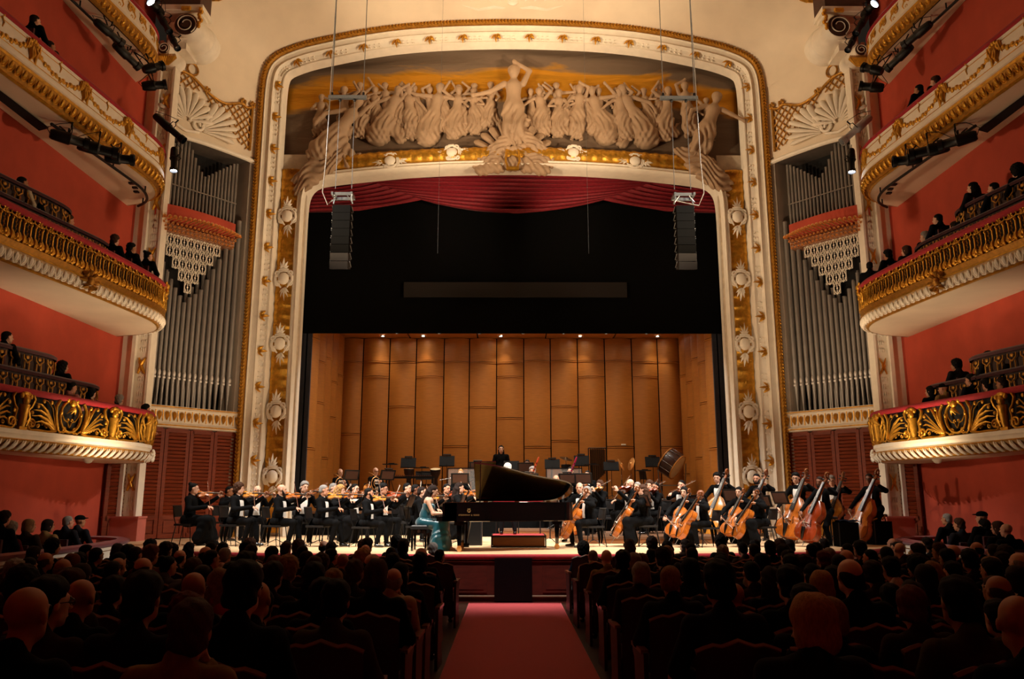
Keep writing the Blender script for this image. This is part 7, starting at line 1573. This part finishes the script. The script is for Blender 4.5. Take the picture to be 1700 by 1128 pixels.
# ================================================================== stage lighting instruments
WHITEB = mat('lamp_housing_grey', '#c9ced2', .4)
def fixture(loc, d, label, L=.6, r=.09, lit=False, body=None, hang=None):
    d = Vector(d).normalized(); M = Matrix.Translation(loc) @ d.to_track_quat('Z', 'Y').to_matrix().to_4x4()
    o = bpy.data.objects.new('stage_light', None); COL.objects.link(o); o.matrix_world = M; tag(o, label, 'stage light', 'stage lights')
    m = body or BLACKM
    mb = MB(); mb.lathe([(0, -L/2), (r*.7, -L/2), (r*.9, -L/2+.05), (r, -L*.2), (r*1.05, 0), (r*.8, .04), (r*.8, L*.35), (r*1.0, L*.37), (r*1.05, L/2), (r*.95, L/2), (r*.9, L*.4)], 12); mb.build('housing', m, o)
    mb = MB(); mb.lathe([(0, L*.44), (r*.92, L*.42)], 12); mb.build('lens', mat('lens_lit', '#eef4ff', .4, emit=18, var=0) if lit else mat('lens_dark', '#2a3038', .1, coat=1), o)
    mb = MB(); mb.tube([(-r*1.15, 0, 0), (-r*1.2, r*1.6, 0), (0, r*2.0, 0), (r*1.2, r*1.6, 0), (r*1.15, 0, 0)], .012, 5); mb.tube([(0, r*2, 0), (0, r*3, 0)], .02, 6); mb.build('yoke', BLACKM, o)
    mb = MB(); mb.tube([(0, 0, -L*.5), (.05, r, -L*.6), (.1, r*2.4, -L*.3), (.02, r*3, 0)], .008, 5); mb.build('cable', BLACKM, o)
    if hang:
        mb = MB(); Mi = M.inverted(); mb.tube([Mi @ Vector(loc), Mi @ ((Vector(loc)+Vector(hang))/2+Vector((0, 0, .05))), Mi @ Vector(hang)], .018, 6); mb.build('bracket_arm', BLACKM, o)
    return o
FX = [((-9.95, 20.3, 15.4), (-.25, -1, .15), .5, .13, True, 'lit white, beside the volute console'), ((-9.7, 20.3, 14.95), (.55, -.2, -.85), .8, .1, False, 'long black, hanging beside the volute console'), ((-9.4, 20.35, 14.4), (.5, -.2, -.85), .6, .09, False, 'short black, lower end of the console cluster'),
      ((-9.72, 17.6, 12.95), (.4, .9, -.2), .8, .11, False, 'black, under the top balcony, farthest from the stage'), ((-9.6, 18.3, 12.75), (.4, .9, -.3), .8, .11, False, 'black, under the top balcony, second from the stage end'), ((-9.35, 19.2, 12.95), (.6, .5, .5), .55, .13, False, 'black, under the top balcony, tilted upward'), ((-9.28, 19.2, 12.45), (.9, .3, .25), .6, .13, False, 'black, under the top balcony, pointing across the stage'),
      ((-9.2, 20.1, 11.7), (.75, .1, -.65), 1.05, .11, False, 'long, on the rail end of the third balcony'), ((-9.05, 20.2, 10.85), (.1, -.1, -1), .7, .1, True, 'with glowing lens, hanging below the third balcony rail'),
      ((-9.5, 16.1, 9.5), (.75, .6, -.05), .75, .13, False, 'large black, under the third balcony, farthest from the stage'), ((-9.15, 16.6, 9.5), (.85, .5, -.05), .8, .14, False, 'large black, under the third balcony, middle of the cluster'), ((-8.85, 17.0, 9.45), (.95, .3, 0), .6, .13, False, 'box-like black, under the third balcony, nearest the stage')]
for s, nm in ((-1, 'left'), (1, 'right')):
    for (p, d, L, r, lit, lb) in FX:
        fixture((-s*p[0], p[1], p[2]), (-s*d[0], d[1], d[2]), f'stage light on the {nm}, {lb}', L, r, lit, WHITEB if (s > 0 and 'rail end' in lb) else None, (-s*-9.95, p[1]+.1, 13.46) if 'top balcony' in lb else ((-s*p[0]*1.035, p[1]+.15, 9.86) if 'under the third' in lb else None))
    for P, z, y0, y1, nn in ((P4, 13.3, 15.5, 19.2, 'top'), (P3, 9.72, 15.8, 20.3, 'third')):
        a0, a1 = P.arc_of_y(y0), P.arc_of_y(y1)+(.8 if nn == 'third' else 0); pts = []
        for d in np.linspace(a0, a1, 20):
            p, t, q = P.at(d); pts.append((-s*(p.x-q.x*.28), p.y-q.y*.28, z))
        o = empty('light_bar', (0, 0, 0), label=f'curved black lighting bar under the {nn} balcony on the {nm}', cat='bar', group='lighting bars'); mb = MB(); mb.tube(pts, .035, 7); mb.build('pipe', BLACKM, o)
        mb = MB()
        for i in (2, 8, 14, 18): mb.tube([pts[i], (pts[i][0], pts[i][1], z+.18)], .02, 5)
        mb.build('hanger', BLACKM, o)
        for k, d in enumerate((a1-.9, a1-1.3, a1-1.7)):
            if nn != 'third': break
            p, t, q = P.at(d); mb = MB(); mb.box((0, 0, -.02), (.12, .1, .04)); x_, y_ = p.x-q.x*.55, p.y-q.y*.55
            tag(mb.build('small_fitting', BLACKM, None, loc=(-s*x_, y_, 9.88)), f'small dark ceiling fitting under the third balcony on the {nm}, '+('nearest', 'second', 'third')[k]+' to the stage', 'fitting', 'soffit fittings')
